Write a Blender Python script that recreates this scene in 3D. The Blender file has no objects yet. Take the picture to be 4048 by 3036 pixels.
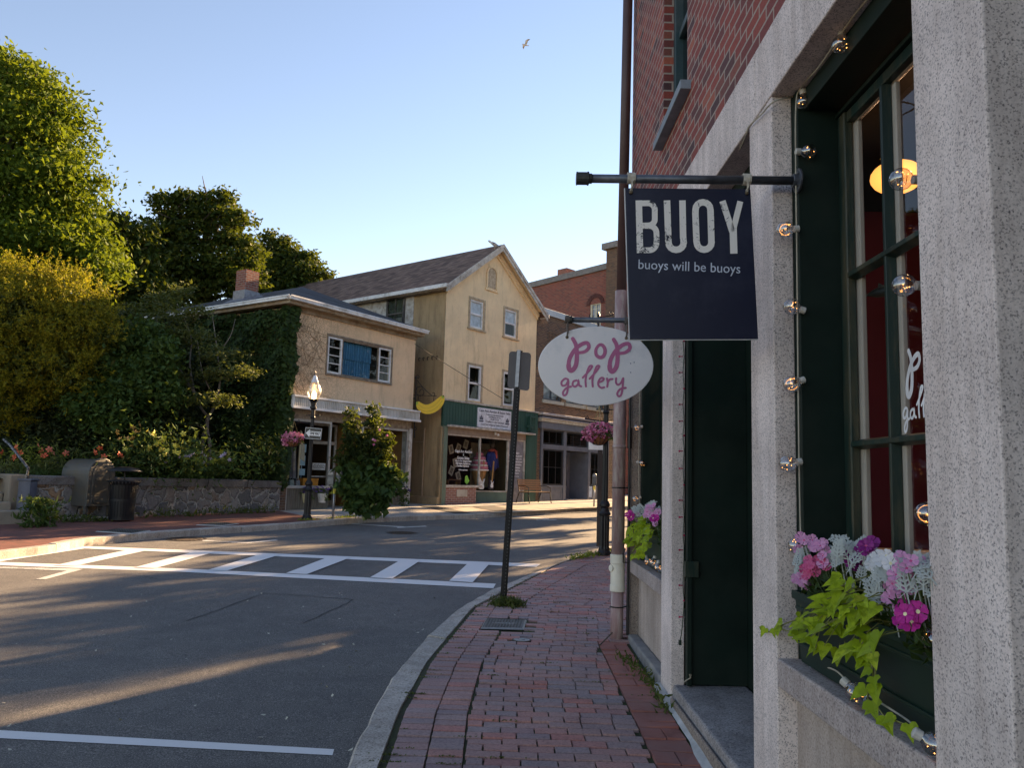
import bpy, bmesh, math, random
import numpy as np
from mathutils import Vector, Matrix
R = math.radians
sc = bpy.context.scene
COL = sc.collection
rnd = random.Random(7)

# ------------------------------------------------------------------ camera model (pixels of the 4048 x 3036 photograph)
FPX, CXP, CYP = 3150.0, 2024.0, 1518.0
PITCH, ROLL, CAMZ = R(6.8), R(1.65), 1.675
def ray(px, py):
    x = (px-CXP)/FPX; y = -(py-CYP)/FPX
    c, s = math.cos(ROLL), math.sin(ROLL)
    xr = x*c-y*s; yr = x*s+y*c
    cp, sp = math.cos(PITCH), math.sin(PITCH)
    return Vector((xr, cp-yr*sp, sp+yr*cp))
def gz(y):
    if y < -20: return -.54
    if y < 20: return .027*y
    if y < 60: return .54+.02*(y-20)
    return 1.34
def G(px, py, dz=0.0):
    d = ray(px, py); lo, hi = .5, 300
    for _ in range(60):
        m = (lo+hi)/2
        if CAMZ+m*d.z-gz(m*d.y)-dz > 0: lo = m
        else: hi = m
    return Vector((lo*d.x, lo*d.y, CAMZ+lo*d.z))
def PY(px, py, y):
    d = ray(px, py); t = y/d.y; return Vector((t*d.x, y, CAMZ+t*d.z))
def PX(px, py, x):
    d = ray(px, py); t = x/d.x; return Vector((x, t*d.y, CAMZ+t*d.z))

# ------------------------------------------------------------------ node helpers
def newmat(name):
    m = bpy.data.materials.new(name); m.use_nodes = True
    nt = m.node_tree; b = nt.nodes["Principled BSDF"]
    return m, nt, b
def N(nt, t, **kw):
    n = nt.nodes.new(t)
    for k, v in kw.items():
        if k in n.inputs.keys() if isinstance(k, str) else False: n.inputs[k].default_value = v
        else: setattr(n, k, v)
    return n
def L(nt, a, b): nt.links.new(a, b)
def rgb(c): return (c[0], c[1], c[2], 1.0)
def sr(h):   # sRGB 0-255 triple to linear
    return tuple(((v/255)/12.92 if v/255 <= .04045 else ((v/255+.055)/1.055)**2.4) for v in h)
def coords(nt, kind='obj', scale=(1, 1, 1)):
    tc = N(nt, 'ShaderNodeTexCoord')
    if kind == 'obj':
        out = tc.outputs['Object']
    else:                       # 'wall': (x+y, z)
        s = N(nt, 'ShaderNodeSeparateXYZ'); L(nt, tc.outputs['Object'], s.inputs[0])
        a = N(nt, 'ShaderNodeMath', operation='ADD'); L(nt, s.outputs[0], a.inputs[0]); L(nt, s.outputs[1], a.inputs[1])
        c = N(nt, 'ShaderNodeCombineXYZ'); L(nt, a.outputs[0], c.inputs[0]); L(nt, s.outputs[2], c.inputs[1])
        out = c.outputs[0]
    if tuple(scale) != (1, 1, 1):
        mp = N(nt, 'ShaderNodeMapping'); mp.inputs['Scale'].default_value = scale; L(nt, out, mp.inputs[0]); out = mp.outputs[0]
    return out
def noise(nt, vec, scale=5, detail=4, rough=.6, dist=0):
    n = N(nt, 'ShaderNodeTexNoise'); n.inputs['Scale'].default_value = scale; n.inputs['Detail'].default_value = detail
    n.inputs['Roughness'].default_value = rough; n.inputs['Distortion'].default_value = dist
    L(nt, vec, n.inputs['Vector']); return n
def ramp(nt, fac, stops):
    r = N(nt, 'ShaderNodeValToRGB'); e = r.color_ramp.elements
    while len(e) < len(stops): e.new(.5)
    for i, (p, c) in enumerate(stops):
        e[i].position = p; e[i].color = rgb(c) if len(c) == 3 else c
    L(nt, fac, r.inputs[0]); return r
def mix(nt, fac, a, b, mode='MIX'):
    m = N(nt, 'ShaderNodeMix', data_type='RGBA', blend_type=mode)
    for i, v in ((0, fac), (6, a), (7, b)):
        if hasattr(v, 'is_output') or isinstance(v, bpy.types.NodeSocket): L(nt, v, m.inputs[i])
        elif i == 0: m.inputs[0].default_value = v
        else: m.inputs[i].default_value = rgb(v)
    return m.outputs[2]
def bump(nt, b, h, strength=.3, dist=.01):
    n = N(nt, 'ShaderNodeBump'); n.inputs['Strength'].default_value = strength; n.inputs['Distance'].default_value = dist
    L(nt, h, n.inputs['Height']); L(nt, n.outputs[0], b.inputs['Normal'])
MATS = {}
def M(name, col, rough=.6, metal=0.0, var=.25, scale=6, dirt=None, dirt_amt=.5, dirt_scale=2.5, bmp=0, bscale=60, spec=.5, stretch=(1, 1, 1), coat=0):
    """painted / plain surface with tonal variation, blotches of dirt or wear, and optional grain"""
    if name in MATS: return MATS[name]
    m, nt, b = newmat(name); v = coords(nt, 'obj', stretch)
    n1 = noise(nt, v, scale, 5)
    lo = tuple(c*(1-var) for c in col); hi = tuple(min(1, c*(1+var)) for c in col)
    c = ramp(nt, n1.outputs[0], [(.3, lo), (.7, hi)]).outputs[0]
    if dirt:
        n2 = noise(nt, v, dirt_scale, 6, .7)
        f = ramp(nt, n2.outputs[0], [(.52-.25*dirt_amt, (0, 0, 0)), (.72, (1, 1, 1))]).outputs[0]
        c = mix(nt, f, c, dirt)
    L(nt, c, b.inputs['Base Color'])
    b.inputs['Roughness'].default_value = rough; b.inputs['Metallic'].default_value = metal
    b.inputs['Specular IOR Level'].default_value = spec; b.inputs['Coat Weight'].default_value = coat
    if bmp: bump(nt, b, noise(nt, v, bscale, 4).outputs[0], bmp, .01)
    MATS[name] = m; return m
def emis(name, col, s):
    if name in MATS: return MATS[name]
    m, nt, b = newmat(name); b.inputs['Base Color'].default_value = rgb(col)
    b.inputs['Emission Color'].default_value = rgb(col); b.inputs['Emission Strength'].default_value = s
    MATS[name] = m; return m
def granite(name, base, dark, light, sc_=1.0, rough=.75, bmp=.25):
    m, nt, b = newmat(name); v = coords(nt)
    vo = N(nt, 'ShaderNodeTexVoronoi'); vo.inputs['Scale'].default_value = 190*sc_; L(nt, v, vo.inputs['Vector'])
    bw = N(nt, 'ShaderNodeRGBToBW'); L(nt, vo.outputs['Color'], bw.inputs[0])
    n2 = noise(nt, v, 90*sc_, 3, .7)
    a = ramp(nt, bw.outputs[0], [(.2, dark), (.33, base), (.62, base), (.8, light)]).outputs[0]
    bl = ramp(nt, n2.outputs[0], [(.34, dark), (.43, base), (.6, light)]).outputs[0]
    c = mix(nt, .45, a, bl)
    n3 = noise(nt, v, 2.2, 5); c = mix(nt, ramp(nt, n3.outputs[0], [(.35, (.75, .73, .7)), (.65, (1, 1, 1))]).outputs[0], (0, 0, 0), c)
    vs_ = coords(nt, 'obj', (5, 5, .5)); n4 = noise(nt, vs_, 1.6, 6, .7)     # rain streaks and grime
    c = mix(nt, .55, c, ramp(nt, n4.outputs[0], [(.36, (.62, .58, .55)), (.56, (1, 1, 1))]).outputs[0], 'MULTIPLY')
    L(nt, c, b.inputs['Base Color']); b.inputs['Roughness'].default_value = rough
    bump(nt, b, n2.outputs[0], bmp, .004); return m
def brickmat(name, cols, mortar, bw=.2, bh=.065, ms=.012, rough=.85, patch=None, spread=.9):
    m, nt, b = newmat(name); v = coords(nt, 'wall')
    nd = noise(nt, v, 14, 3)
    sub = N(nt, 'ShaderNodeVectorMath', operation='MULTIPLY_ADD'); L(nt, nd.outputs['Color'], sub.inputs[0])
    sub.inputs[1].default_value = (.006, .006, 0); L(nt, v, sub.inputs[2])
    t = N(nt, 'ShaderNodeTexBrick'); t.inputs['Scale'].default_value = 1; t.inputs['Brick Width'].default_value = bw
    t.inputs['Row Height'].default_value = bh; t.inputs['Mortar Size'].default_value = ms; t.inputs['Mortar Smooth'].default_value = .2
    t.inputs['Color1'].default_value = (0, 0, 0, 1); t.inputs['Color2'].default_value = (1, 1, 1, 1); t.inputs['Mortar'].default_value = (.5, .5, .5, 1)
    t.offset = .5; L(nt, sub.outputs[0], t.inputs['Vector'])
    k = len(cols); c = ramp(nt, t.outputs['Color'], [(i/(k-1)*spread, cc) for i, cc in enumerate(cols)]).outputs[0]
    n2 = noise(nt, v, 40, 5, .7); c = mix(nt, .35, c, ramp(nt, n2.outputs[0], [(.35, (.35, .33, .32)), (.65, (1, 1, 1))]).outputs[0], 'MULTIPLY')
    n3 = noise(nt, v, .8, 5, .6)
    if patch: c = mix(nt, ramp(nt, n3.outputs[0], [(.5, (0, 0, 0)), (.6, (.7, .7, .7))]).outputs[0], c, patch)
    mo = mix(nt, n2.outputs[0], tuple(x*.6 for x in mortar), mortar)
    c = mix(nt, t.outputs['Fac'], c, mo)
    L(nt, c, b.inputs['Base Color']); b.inputs['Roughness'].default_value = rough
    inv = N(nt, 'ShaderNodeMath', operation='MULTIPLY_ADD'); L(nt, t.outputs['Fac'], inv.inputs[0]); inv.inputs[1].default_value = -1
    L(nt, n2.outputs[0], inv.inputs[2]); bump(nt, b, inv.outputs[0], .6, .006); return m
def leafmat(name, cols, trans=.35, rough=.5, big=None):
    """leaf colour by individual leaf"""
    m, nt, b = newmat(name)
    g = N(nt, 'ShaderNodeNewGeometry')
    k = len(cols); c = ramp(nt, g.outputs['Random Per Island'], [(i/(k-1) if k > 1 else 0, cc) for i, cc in enumerate(cols)]).outputs[0]
    if big:
        v = coords(nt); n = noise(nt, v, big[0], 3)
        c = mix(nt, ramp(nt, n.outputs[0], [(.42, (0, 0, 0)), (.6, (1, 1, 1))]).outputs[0], c, big[1])
    b.inputs['Roughness'].default_value = rough+.1; b.inputs['Specular IOR Level'].default_value = .18
    L(nt, c, b.inputs['Base Color'])
    t = N(nt, 'ShaderNodeBsdfTranslucent'); c2 = mix(nt, .5, c, (.35, .55, .02), 'MIX') if trans < .9 else c
    L(nt, mix(nt, .35, c, (.30, .36, .02)), t.inputs[0])
    mx = N(nt, 'ShaderNodeMixShader'); mx.inputs[0].default_value = trans
    L(nt, b.outputs[0], mx.inputs[1]); L(nt, t.outputs[0], mx.inputs[2])
    L(nt, mx.outputs[0], nt.nodes['Material Output'].inputs[0]); return m
def glassmat(name, tint=(.9, .95, .95), refl=.12, rough=.02):
    m, nt, b = newmat(name); nt.nodes.remove(b)
    g = N(nt, 'ShaderNodeBsdfGlossy'); g.inputs['Roughness'].default_value = rough
    t = N(nt, 'ShaderNodeBsdfTransparent'); t.inputs[0].default_value = rgb(tint)
    lw = N(nt, 'ShaderNodeLayerWeight'); lw.inputs['Blend'].default_value = .5
    pw = N(nt, 'ShaderNodeMath', operation='POWER'); L(nt, lw.outputs['Facing'], pw.inputs[0]); pw.inputs[1].default_value = 4.5
    a = N(nt, 'ShaderNodeMath', operation='MULTIPLY_ADD'); L(nt, pw.outputs[0], a.inputs[0]); a.inputs[1].default_value = .9; a.inputs[2].default_value = .04+refl
    mx = N(nt, 'ShaderNodeMixShader'); L(nt, a.outputs[0], mx.inputs[0]); L(nt, t.outputs[0], mx.inputs[1]); L(nt, g.outputs[0], mx.inputs[2])
    L(nt, mx.outputs[0], nt.nodes['Material Output'].inputs[0]); return m

# ------------------------------------------------------------------ mesh builder (coordinates in the frame T, default world)
class MB:
    def __init__(s, T=None): s.v = []; s.f = []; s.m = []; s.T = T
    def add(s, vs, fs, m=0):
        o = len(s.v)
        for p in vs:
            p = Vector(p); s.v.append(s.T @ p if s.T is not None else p)
        for f in fs: s.f.append([i+o for i in f]); s.m.append(m)
        return s
    def box(s, x0, x1, y0, y1, z0, z1, m=0):
        return s.add([(x0, y0, z0), (x1, y0, z0), (x1, y1, z0), (x0, y1, z0), (x0, y0, z1), (x1, y0, z1), (x1, y1, z1), (x0, y1, z1)],
                     [(0, 3, 2, 1), (4, 5, 6, 7), (0, 1, 5, 4), (1, 2, 6, 5), (2, 3, 7, 6), (3, 0, 4, 7)], m)
    def hexa(s, a, b, m=0):      # two quads (lists of 4 points), joined
        return s.add(list(a)+list(b), [(3, 2, 1, 0), (4, 5, 6, 7), (0, 1, 5, 4), (1, 2, 6, 5), (2, 3, 7, 6), (3, 0, 4, 7)], m)
    def tube(s, pts, r, n=8, m=0, cap=True):
        pts = [Vector(p) for p in pts]; k = len(pts); vs = []; fs = []
        up = None
        for i, p in enumerate(pts):
            d = (pts[min(i+1, k-1)]-pts[max(i-1, 0)]); d = d.normalized() if d.length > 1e-9 else Vector((0, 0, 1))
            if up is None: up = Vector((0, 0, 1)) if abs(d.z) < .9 else Vector((1, 0, 0))
            a = d.cross(up); a = a.normalized() if a.length > 1e-6 else Vector((1, 0, 0)); b = a.cross(d).normalized(); up = b
            rr = r[i] if isinstance(r, (list, tuple)) else r
            for j in range(n):
                t = 2*math.pi*j/n; vs.append(p+a*math.cos(t)*rr+b*math.sin(t)*rr)
        for i in range(k-1):
            for j in range(n):
                q = (j+1) % n; fs.append((i*n+j, i*n+q, (i+1)*n+q, (i+1)*n+j))
        if cap: fs.append(tuple(range(n-1, -1, -1))); fs.append(tuple(range((k-1)*n, k*n)))
        return s.add(vs, fs, m)
    def lathe(s, prof, c=(0, 0, 0), n=20, m=0, flute=0, fl_amt=0):
        vs = []; fs = []; k = len(prof); c = Vector(c)
        for (r, z) in prof:
            for j in range(n):
                t = 2*math.pi*j/n; rr = r*(1-(fl_amt if flute and j % 2 else 0)); vs.append(c+Vector((rr*math.cos(t), rr*math.sin(t), z)))
        for i in range(k-1):
            for j in range(n):
                q = (j+1) % n; fs.append((i*n+j, i*n+q, (i+1)*n+q, (i+1)*n+j))
        fs.append(tuple(range(n-1, -1, -1))); fs.append(tuple(range((k-1)*n, k*n)))
        return s.add(vs, fs, m)
    def ball(s, c, r, n=10, m=0):
        c = Vector(c); r = Vector((r, r, r)) if isinstance(r, (int, float)) else Vector(r); vs = []; fs = []
        k = max(4, n//2+1)
        for i in range(k):
            p = math.pi*i/(k-1)
            for j in range(n):
                t = 2*math.pi*j/n; vs.append(c+Vector((r.x*math.sin(p)*math.cos(t), r.y*math.sin(p)*math.sin(t), r.z*math.cos(p))))
        for i in range(k-1):
            for j in range(n):
                q = (j+1) % n; fs.append((i*n+j, (i+1)*n+j, (i+1)*n+q, i*n+q))
        return s.add(vs, fs, m)
    def prism(s, poly, off, m=0):   # closed polygon of 3-D points pushed by off
        n = len(poly); off = Vector(off); a = [Vector(p) for p in poly]
        return s.add(a+[p+off for p in a], [tuple(range(n-1, -1, -1)), tuple(range(n, 2*n))]+[(i, (i+1) % n, n+(i+1) % n, n+i) for i in range(n)], m)
    def wallholes(s, u0, u1, z0, z1, holes, y=0.0, depth=.18, m=0, mr=None):
        """wall face in the local plane y with rectangular holes and their reveals going inwards (+y)"""
        us = sorted(set([u0, u1]+[min(max(h[i], u0), u1) for h in holes for i in (0, 1)])); zs = sorted(set([z0, z1]+[min(max(h[i], z0), z1) for h in holes for i in (2, 3)]))
        for a, b in zip(us, us[1:]):
            for c, d in zip(zs, zs[1:]):
                cu, cz = (a+b)/2, (c+d)/2
                if any(h[0] < cu < h[1] and h[2] < cz < h[3] for h in holes): continue
                s.add([(a, y, c), (b, y, c), (b, y, d), (a, y, d)], [(0, 1, 2, 3)], m)
        for h in holes:
            a, b, c, d = h[:4]; Y = y+depth; mm = m if mr is None else mr
            s.add([(a, y, c), (a, Y, c), (a, Y, d), (a, y, d)], [(0, 1, 2, 3)], mm)
            s.add([(b, y, c), (b, y, d), (b, Y, d), (b, Y, c)], [(0, 1, 2, 3)], mm)
            s.add([(a, y, c), (b, y, c), (b, Y, c), (a, Y, c)], [(0, 1, 2, 3)], mm)
            s.add([(a, y, d), (a, Y, d), (b, Y, d), (b, y, d)], [(0, 1, 2, 3)], mm)
        return s
    def build(s, name, mats, parent=None, smooth=False, bevel=0, seg=2):
        me = bpy.data.meshes.new(name)
        vs = s.v
        if parent is not None:
            inv = WM(parent).inverted(); vs = [inv @ p for p in vs]
        me.from_pydata([tuple(p) for p in vs], [], s.f)
        if not isinstance(mats, (list, tuple)): mats = [mats]
        for mt in mats: me.materials.append(mt)
        if len(mats) > 1: me.polygons.foreach_set('material_index', s.m)
        if smooth: me.polygons.foreach_set('use_smooth', [True]*len(me.polygons))
        me.update(); o = bpy.data.objects.new(name, me); COL.objects.link(o)
        if parent is not None: o.parent = parent
        if bevel:
            b = o.modifiers.new('Bevel', 'BEVEL'); b.width = bevel; b.segments = seg; b.limit_method = 'ANGLE'; b.angle_limit = R(40)
        if smooth == 'auto' or bevel:
            me.polygons.foreach_set('use_smooth', [False]*len(me.polygons))
        return o
def WM(o):
    m = o.matrix_basis.copy()
    return WM(o.parent) @ m if o.parent else m
def tag(o, label=None, cat=None, group=None, kind=None):
    for k, v in (('label', label), ('category', cat), ('group', group), ('kind', kind)):
        if v: o[k] = v
    return o
def thing(name, label, cat, loc=(0, 0, 0), rz=0, group=None):
    o = bpy.data.objects.new(name, None); COL.objects.link(o); o.empty_display_size = .2
    o.location = loc; o.rotation_euler = (0, 0, rz); return tag(o, label, cat, group)
def copy_tree(o, parent=None):
    c = o.copy(); COL.objects.link(c); c.parent = parent
    for ch in [x for x in bpy.data.objects if x.parent == o]: copy_tree(ch, c)
    return c
def frame(o, ang):
    """facade frame: x along the facade (ang degrees clockwise from +Y), y into the building, z up"""
    return Matrix.Translation(Vector(o)) @ Matrix.Rotation(R(90-ang), 4, 'Z')
def onf(T, px, py, off=0.0):
    """(u, z) of a pixel on the local plane y = off of a facade frame"""
    inv = T.inverted(); o = inv @ Vector((0, 0, CAMZ)); d = inv.to_3x3() @ ray(px, py)
    t = (off-o.y)/d.y; p = o+d*t; return p.x, p.z
def smooth_path(pts, k=6):
    pts = [Vector(p) for p in pts]; out = []
    for i in range(len(pts)-1):
        p0 = pts[max(i-1, 0)]; p1 = pts[i]; p2 = pts[i+1]; p3 = pts[min(i+2, len(pts)-1)]
        for j in range(k):
            t = j/k; out.append(.5*((2*p1)+(p2-p0)*t+(2*p0-5*p1+4*p2-p3)*t*t+(3*p1-p0-3*p2+p3)*t*t*t))
    out.append(pts[-1]); return out
def ribbon(mb, pts, w, mapf, d=(0, 0, 0), m=0, cap='round'):
    """flat stroke along 2-D points, mapped to 3-D by mapf(x, y, lift)"""
    P = [Vector((p[0], p[1])) for p in pts]; n = len(P); W = w if isinstance(w, (list, tuple)) else [w]*n
    Lf = []; Rt = []
    for i in range(n):
        a = P[i]-P[i-1] if i else P[1]-P[0]; b = P[i+1]-P[i] if i < n-1 else a
        if a.length < 1e-9: a = b
        if b.length < 1e-9: b = a
        t = (a.normalized()+b.normalized()); t = t.normalized() if t.length > 1e-6 else a.normalized()
        nn = Vector((-t.y, t.x)); k = 1/max(.5, nn.dot(Vector((-a.y, a.x)).normalized()))
        Lf.append(P[i]+nn*W[i]/2*k); Rt.append(P[i]-nn*W[i]/2*k)
    vs = [mapf(p.x, p.y, i*.012) for i, p in enumerate(Lf)]+[mapf(p.x, p.y, i*.012) for i, p in enumerate(Rt)]
    mb.add(vs, [(i, i+1, n+i+1, n+i) for i in range(n-1)], m)
    if cap == 'round':
        for q, (c, wd) in enumerate(((P[0], W[0]), (P[-1], W[-1]))):
            ring = [mapf(c.x+math.cos(t*math.pi/6)*wd/2, c.y+math.sin(t*math.pi/6)*wd/2, n*.012+.05+q*.05) for t in range(12)]
            mb.add(ring, [tuple(range(12))], m)
def text(body, size, T, mat, parent, name='lettering', extr=.002, align='CENTER', width=None, xs=1.0, bold=0.0, font=None):
    """font text turned into a mesh; T maps text x -> right, y -> up, z -> out of the surface"""
    cu = bpy.data.curves.new('t', 'FONT'); cu.body = body; cu.size = size; cu.extrude = extr; cu.align_x = align; cu.align_y = 'CENTER'; cu.offset = bold
    cu.resolution_u = 3
    o = bpy.data.objects.new('t', cu); COL.objects.link(o); bpy.context.view_layer.update()
    if width: xs = width/max(1e-6, o.dimensions.x)
    me = bpy.data.meshes.new_from_object(o.evaluated_get(bpy.context.evaluated_depsgraph_get()))
    bpy.data.objects.remove(o); bpy.data.curves.remove(cu)
    me.name = name; inv = WM(parent).inverted() if parent else Matrix()
    me.transform(inv @ T @ Matrix.Diagonal((xs, 1, 1, 1))); me.materials.clear(); me.materials.append(mat)
    r = bpy.data.objects.new(name, me); COL.objects.link(r)
    if parent: r.parent = parent
    return r
def facetext(T, u, z, off=.0):
    """matrix for text lying on the local plane y = off of frame T, facing outwards"""
    return T @ Matrix.Translation((u, off, z)) @ Matrix.Rotation(R(90), 4, 'X')

# ------------------------------------------------------------------ foliage
def leafcloud(name, pts, size, mats, parent=None, seed=1, aspect=.6, upb=.5, droop=.3, jitter=.35, dirs=None, mi=None):
    """many small folded leaves at the given points (numpy n x 3), one mesh"""
    g = np.random.default_rng(seed); pts = np.asarray(pts, dtype=np.float64); n = len(pts)
    s = size*(1+jitter*(g.random(n)*2-1))
    nr = g.normal(size=(n, 3)); nr[:, 2] = np.abs(nr[:, 2])*.6+upb
    if dirs is not None: nr = nr*.5+dirs
    nr /= np.linalg.norm(nr, axis=1)[:, None]+1e-9
    a = g.normal(size=(n, 3)); a[:, 2] -= droop*2
    a -= nr*(a*nr).sum(1)[:, None]; a /= np.linalg.norm(a, axis=1)[:, None]+1e-9
    b = np.cross(nr, a)
    tip = pts+a*s[:, None]*.62; base = pts-a*s[:, None]*.5
    l = pts+b*(s*aspect*.5)[:, None]-nr*(s*.12)[:, None]-a*(s*.1)[:, None]; r = pts-b*(s*aspect*.5)[:, None]-nr*(s*.12)[:, None]-a*(s*.1)[:, None]
    V = np.stack([base, r, tip, l], 1).reshape(-1, 3)
    if parent is not None:
        inv = np.array(WM(parent).inverted()); V = V @ inv[:3, :3].T+inv[:3, 3]
    me = bpy.data.meshes.new(name); me.vertices.add(len(V)); me.vertices.foreach_set('co', V.ravel())
    # two triangles folded on the midrib
    idx = np.arange(n)*4
    lp = np.stack([idx, idx+1, idx+2, idx, idx+2, idx+3], 1).reshape(-1)
    me.loops.add(n*6); me.loops.foreach_set('vertex_index', lp)
    me.polygons.add(n*2); me.polygons.foreach_set('loop_start', np.arange(n*2)*3)
    if not isinstance(mats, (list, tuple)): mats = [mats]
    for mt in mats: me.materials.append(mt)
    if mi is not None: me.polygons.foreach_set('material_index', np.repeat(np.asarray(mi, dtype=np.int32), 2))
    me.update(calc_edges=True); me.validate()
    o = bpy.data.objects.new(name, me); COL.objects.link(o)
    if parent is not None: o.parent = parent
    return o
def blobpts(blobs, n, seed=1, clump=.45, cper=14, shell=.55):
    """leaf positions: leaves gather in clumps, clumps sit mostly on the outer shells of the blobs"""
    g = np.random.default_rng(seed); bl = [(Vector(c), (Vector((r, r, r)) if isinstance(r, (int, float)) else Vector(r))) for c, r in blobs]
    vol = np.array([b[1].x*b[1].y*b[1].z for b in bl])**.7; vol /= vol.sum(); out = []
    for (c, r), w in zip(bl, vol):
        k = max(3, int(n*w/cper)); d = g.normal(size=(k, 3)); d /= np.linalg.norm(d, axis=1)[:, None]
        rad = (shell+(1-shell)*g.random(k)**.6)*(1+.10*np.clip(g.normal(size=k), -1.6, 1.1))
        cc = np.array(c)+d*rad[:, None]*np.array(r)
        sz = clump*(.5+g.random(k))
        o = np.clip(g.normal(size=(k, cper, 3)), -1.7, 1.7)*.5; o[:, :, 2] *= .6
        out.append((cc[:, None, :]+o*sz[:, None, None]).reshape(-1, 3))
    return np.concatenate(out)
def limbs(mb, base, tops, r0, seed=1, n=8):
    """tapered trunk with limbs reaching to the given points"""
    g = random.Random(seed); base = Vector(base); zs = [t[2] for t in tops]; mid = sum((Vector(t) for t in tops), Vector())/len(tops)
    fork = base.lerp(Vector((base.x*.6+mid.x*.4, base.y*.6+mid.y*.4, base.z+(min(zs)-base.z)*.6)), 1)
    mb.tube([base, base.lerp(fork, .3)+Vector((g.uniform(-.1, .1), g.uniform(-.1, .1), 0)), fork], [r0*1.25, r0, r0*.8], n)
    for t in tops:
        t = Vector(t); m1 = fork.lerp(t, .45)+Vector((g.uniform(-.3, .3), g.uniform(-.3, .3), .2))*((t-fork).length*.15)
        mb.tube([fork, m1, t], [r0*.5, r0*.3, r0*.06], 6)
        for _ in range(3):
            q = m1.lerp(t, g.uniform(.1, .8)); e = q+Vector((g.uniform(-1, 1), g.uniform(-1, 1), g.uniform(0, .8)))*(t-fork).length*.3
            mb.tube([q, e], [r0*.16, r0*.03], 5)
# ------------------------------------------------------------------ materials
GR = granite('granite_light', (.80, .68, .64), (.10, .085, .095), (.92, .80, .76), 1.15)
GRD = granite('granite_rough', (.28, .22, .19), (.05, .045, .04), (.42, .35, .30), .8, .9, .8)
GRS = granite('granite_step', (.29, .26, .26), (.06, .06, .075), (.46, .42, .40), .7)
GRK = granite('granite_kerb', (.46, .41, .36), (.16, .145, .13), (.60, .54, .48), .6, .85, .5)
BRW = brickmat('brick_red_old', [(.20, .04, .032), (.34, .065, .045), (.26, .05, .04), (.08, .035, .038), (.44, .11, .065)], (.42, .34, .29), .215, .075, .008, spread=1)
BRB = brickmat('brick_brown', [(.12, .06, .035), (.22, .11, .06), (.15, .07, .04), (.09, .05, .035)], (.20, .16, .12), .21, .072, .012)
BRF = brickmat('brick_far', [(.24, .05, .035), (.34, .09, .055), (.28, .065, .045), (.18, .05, .04)], (.28, .20, .16), .24, .085, .012, patch=(.30, .06, .04))
BRP = brickmat('brick_pink', [(.24, .09, .07), (.30, .12, .09), (.22, .07, .06)], (.40, .34, .30), .26, .075, .012)
BRC = brickmat('brick_chimney', [(.26, .07, .045), (.34, .10, .065), (.20, .05, .035)], (.30, .22, .18), .21, .075, .014)
GREEN = M('green_paint_dark', (.005, .016, .012), .55, 0, .3, 3, dirt=(.012, .022, .017), dirt_amt=.3, bmp=.05, spec=.22)
GREENW = M('green_paint_worn', (.008, .026, .021), .42, 0, .3, 3, dirt=(.09, .075, .045), dirt_amt=.25, dirt_scale=14, stretch=(1, 1, .12), spec=.35)
GRBOX = M('planter_green', (.004, .022, .015), .42, 0, .15, 3, dirt=(.012, .03, .024), dirt_amt=.2, spec=.3)
BEIGE = M('casing_beige', (.52, .42, .36), .6, 0, .08, 4)
PIPE = M('grey_iron', (.10, .11, .13), .45, .6, .3, 20, bmp=.1)
ROPE = M('rope', (.55, .50, .42), .9, 0, .25, 60, bmp=.5, bscale=300)
BLK = M('black_iron', (.012, .012, .014), .42, .3, .3, 8)
BLKR = M('black_bin', (.008, .008, .009), .5, .2, .3, 8)
WHT = M('white_paint', (.70, .71, .72), .55, 0, .08, 4, dirt=(.35, .33, .30), dirt_amt=.2)
WHW = M('white_paint_worn', (.50, .48, .45), .7, 0, .15, 3, dirt=(.20, .16, .12), dirt_amt=.45, dirt_scale=5)
TRIMB = M('old_wood_trim', (.16, .12, .09), .85, 0, .35, 6, dirt=(.34, .29, .22), dirt_amt=.5, dirt_scale=7)
GLS = glassmat('window_glass', refl=-.015); GLD = glassmat('window_glass_dark', (.55, .6, .6), -.015); GLR = glassmat('bulb_glass', (.93, .93, .94), .22, .0)
DARKIN = M('dark_interior', (.012, .011, .010), .9)
MAROON = M('maroon_wall', (.13, .012, .036), .8, 0, .15, 2)
def stucco(name, col, dirt, amt=.35, vines=False):
    m, nt, b = newmat(name); v = coords(nt)
    n1 = noise(nt, v, 1.3, 6, .65); c = mix(nt, ramp(nt, n1.outputs[0], [(.35, (0, 0, 0)), (.7, (1, 1, 1))]).outputs[0], col, tuple(x*.82 for x in col))
    vs = coords(nt, 'obj', (1.6, 1.6, .28)); n2 = noise(nt, vs, 2.2, 8, .75)
    c = mix(nt, ramp(nt, n2.outputs[0], [(.56-.12*amt, (0, 0, 0)), (.78, (.85, .85, .85))]).outputs[0], c, dirt)
    n4 = noise(nt, v, 9, 6, .8); c = mix(nt, ramp(nt, n4.outputs[0], [(.60, (0, 0, 0)), (.68, (.75, .75, .75))]).outputs[0], c, tuple(x*.75 for x in dirt))
    if vines:
        n3 = noise(nt, v, 7, 6, .75, 1.5)
        w = ramp(nt, n3.outputs[0], [(.47, (0, 0, 0)), (.49, (1, 1, 1)), (.52, (1, 1, 1)), (.54, (0, 0, 0))]).outputs[0]
        sx = N(nt, 'ShaderNodeSeparateXYZ'); L(nt, v, sx.inputs[0])
        fx = ramp(nt, sx.outputs[0], [(0, (.85, .85, .85)), (1, (.0, .0, .0))]); mr = N(nt, 'ShaderNodeMapRange'); L(nt, sx.outputs[0], mr.inputs[0])
        mr.inputs[1].default_value = .3; mr.inputs[2].default_value = 3.6; L(nt, mr.outputs[0], fx.inputs[0])
        w2 = mix(nt, 1.0, w, fx.outputs[0], 'MULTIPLY'); c = mix(nt, w2, c, (.16, .115, .07))
    L(nt, c, b.inputs['Base Color']); b.inputs['Roughness'].default_value = .9
    bump(nt, b, noise(nt, v, 30, 6, .8).outputs[0], .5, .02); return m
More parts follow.
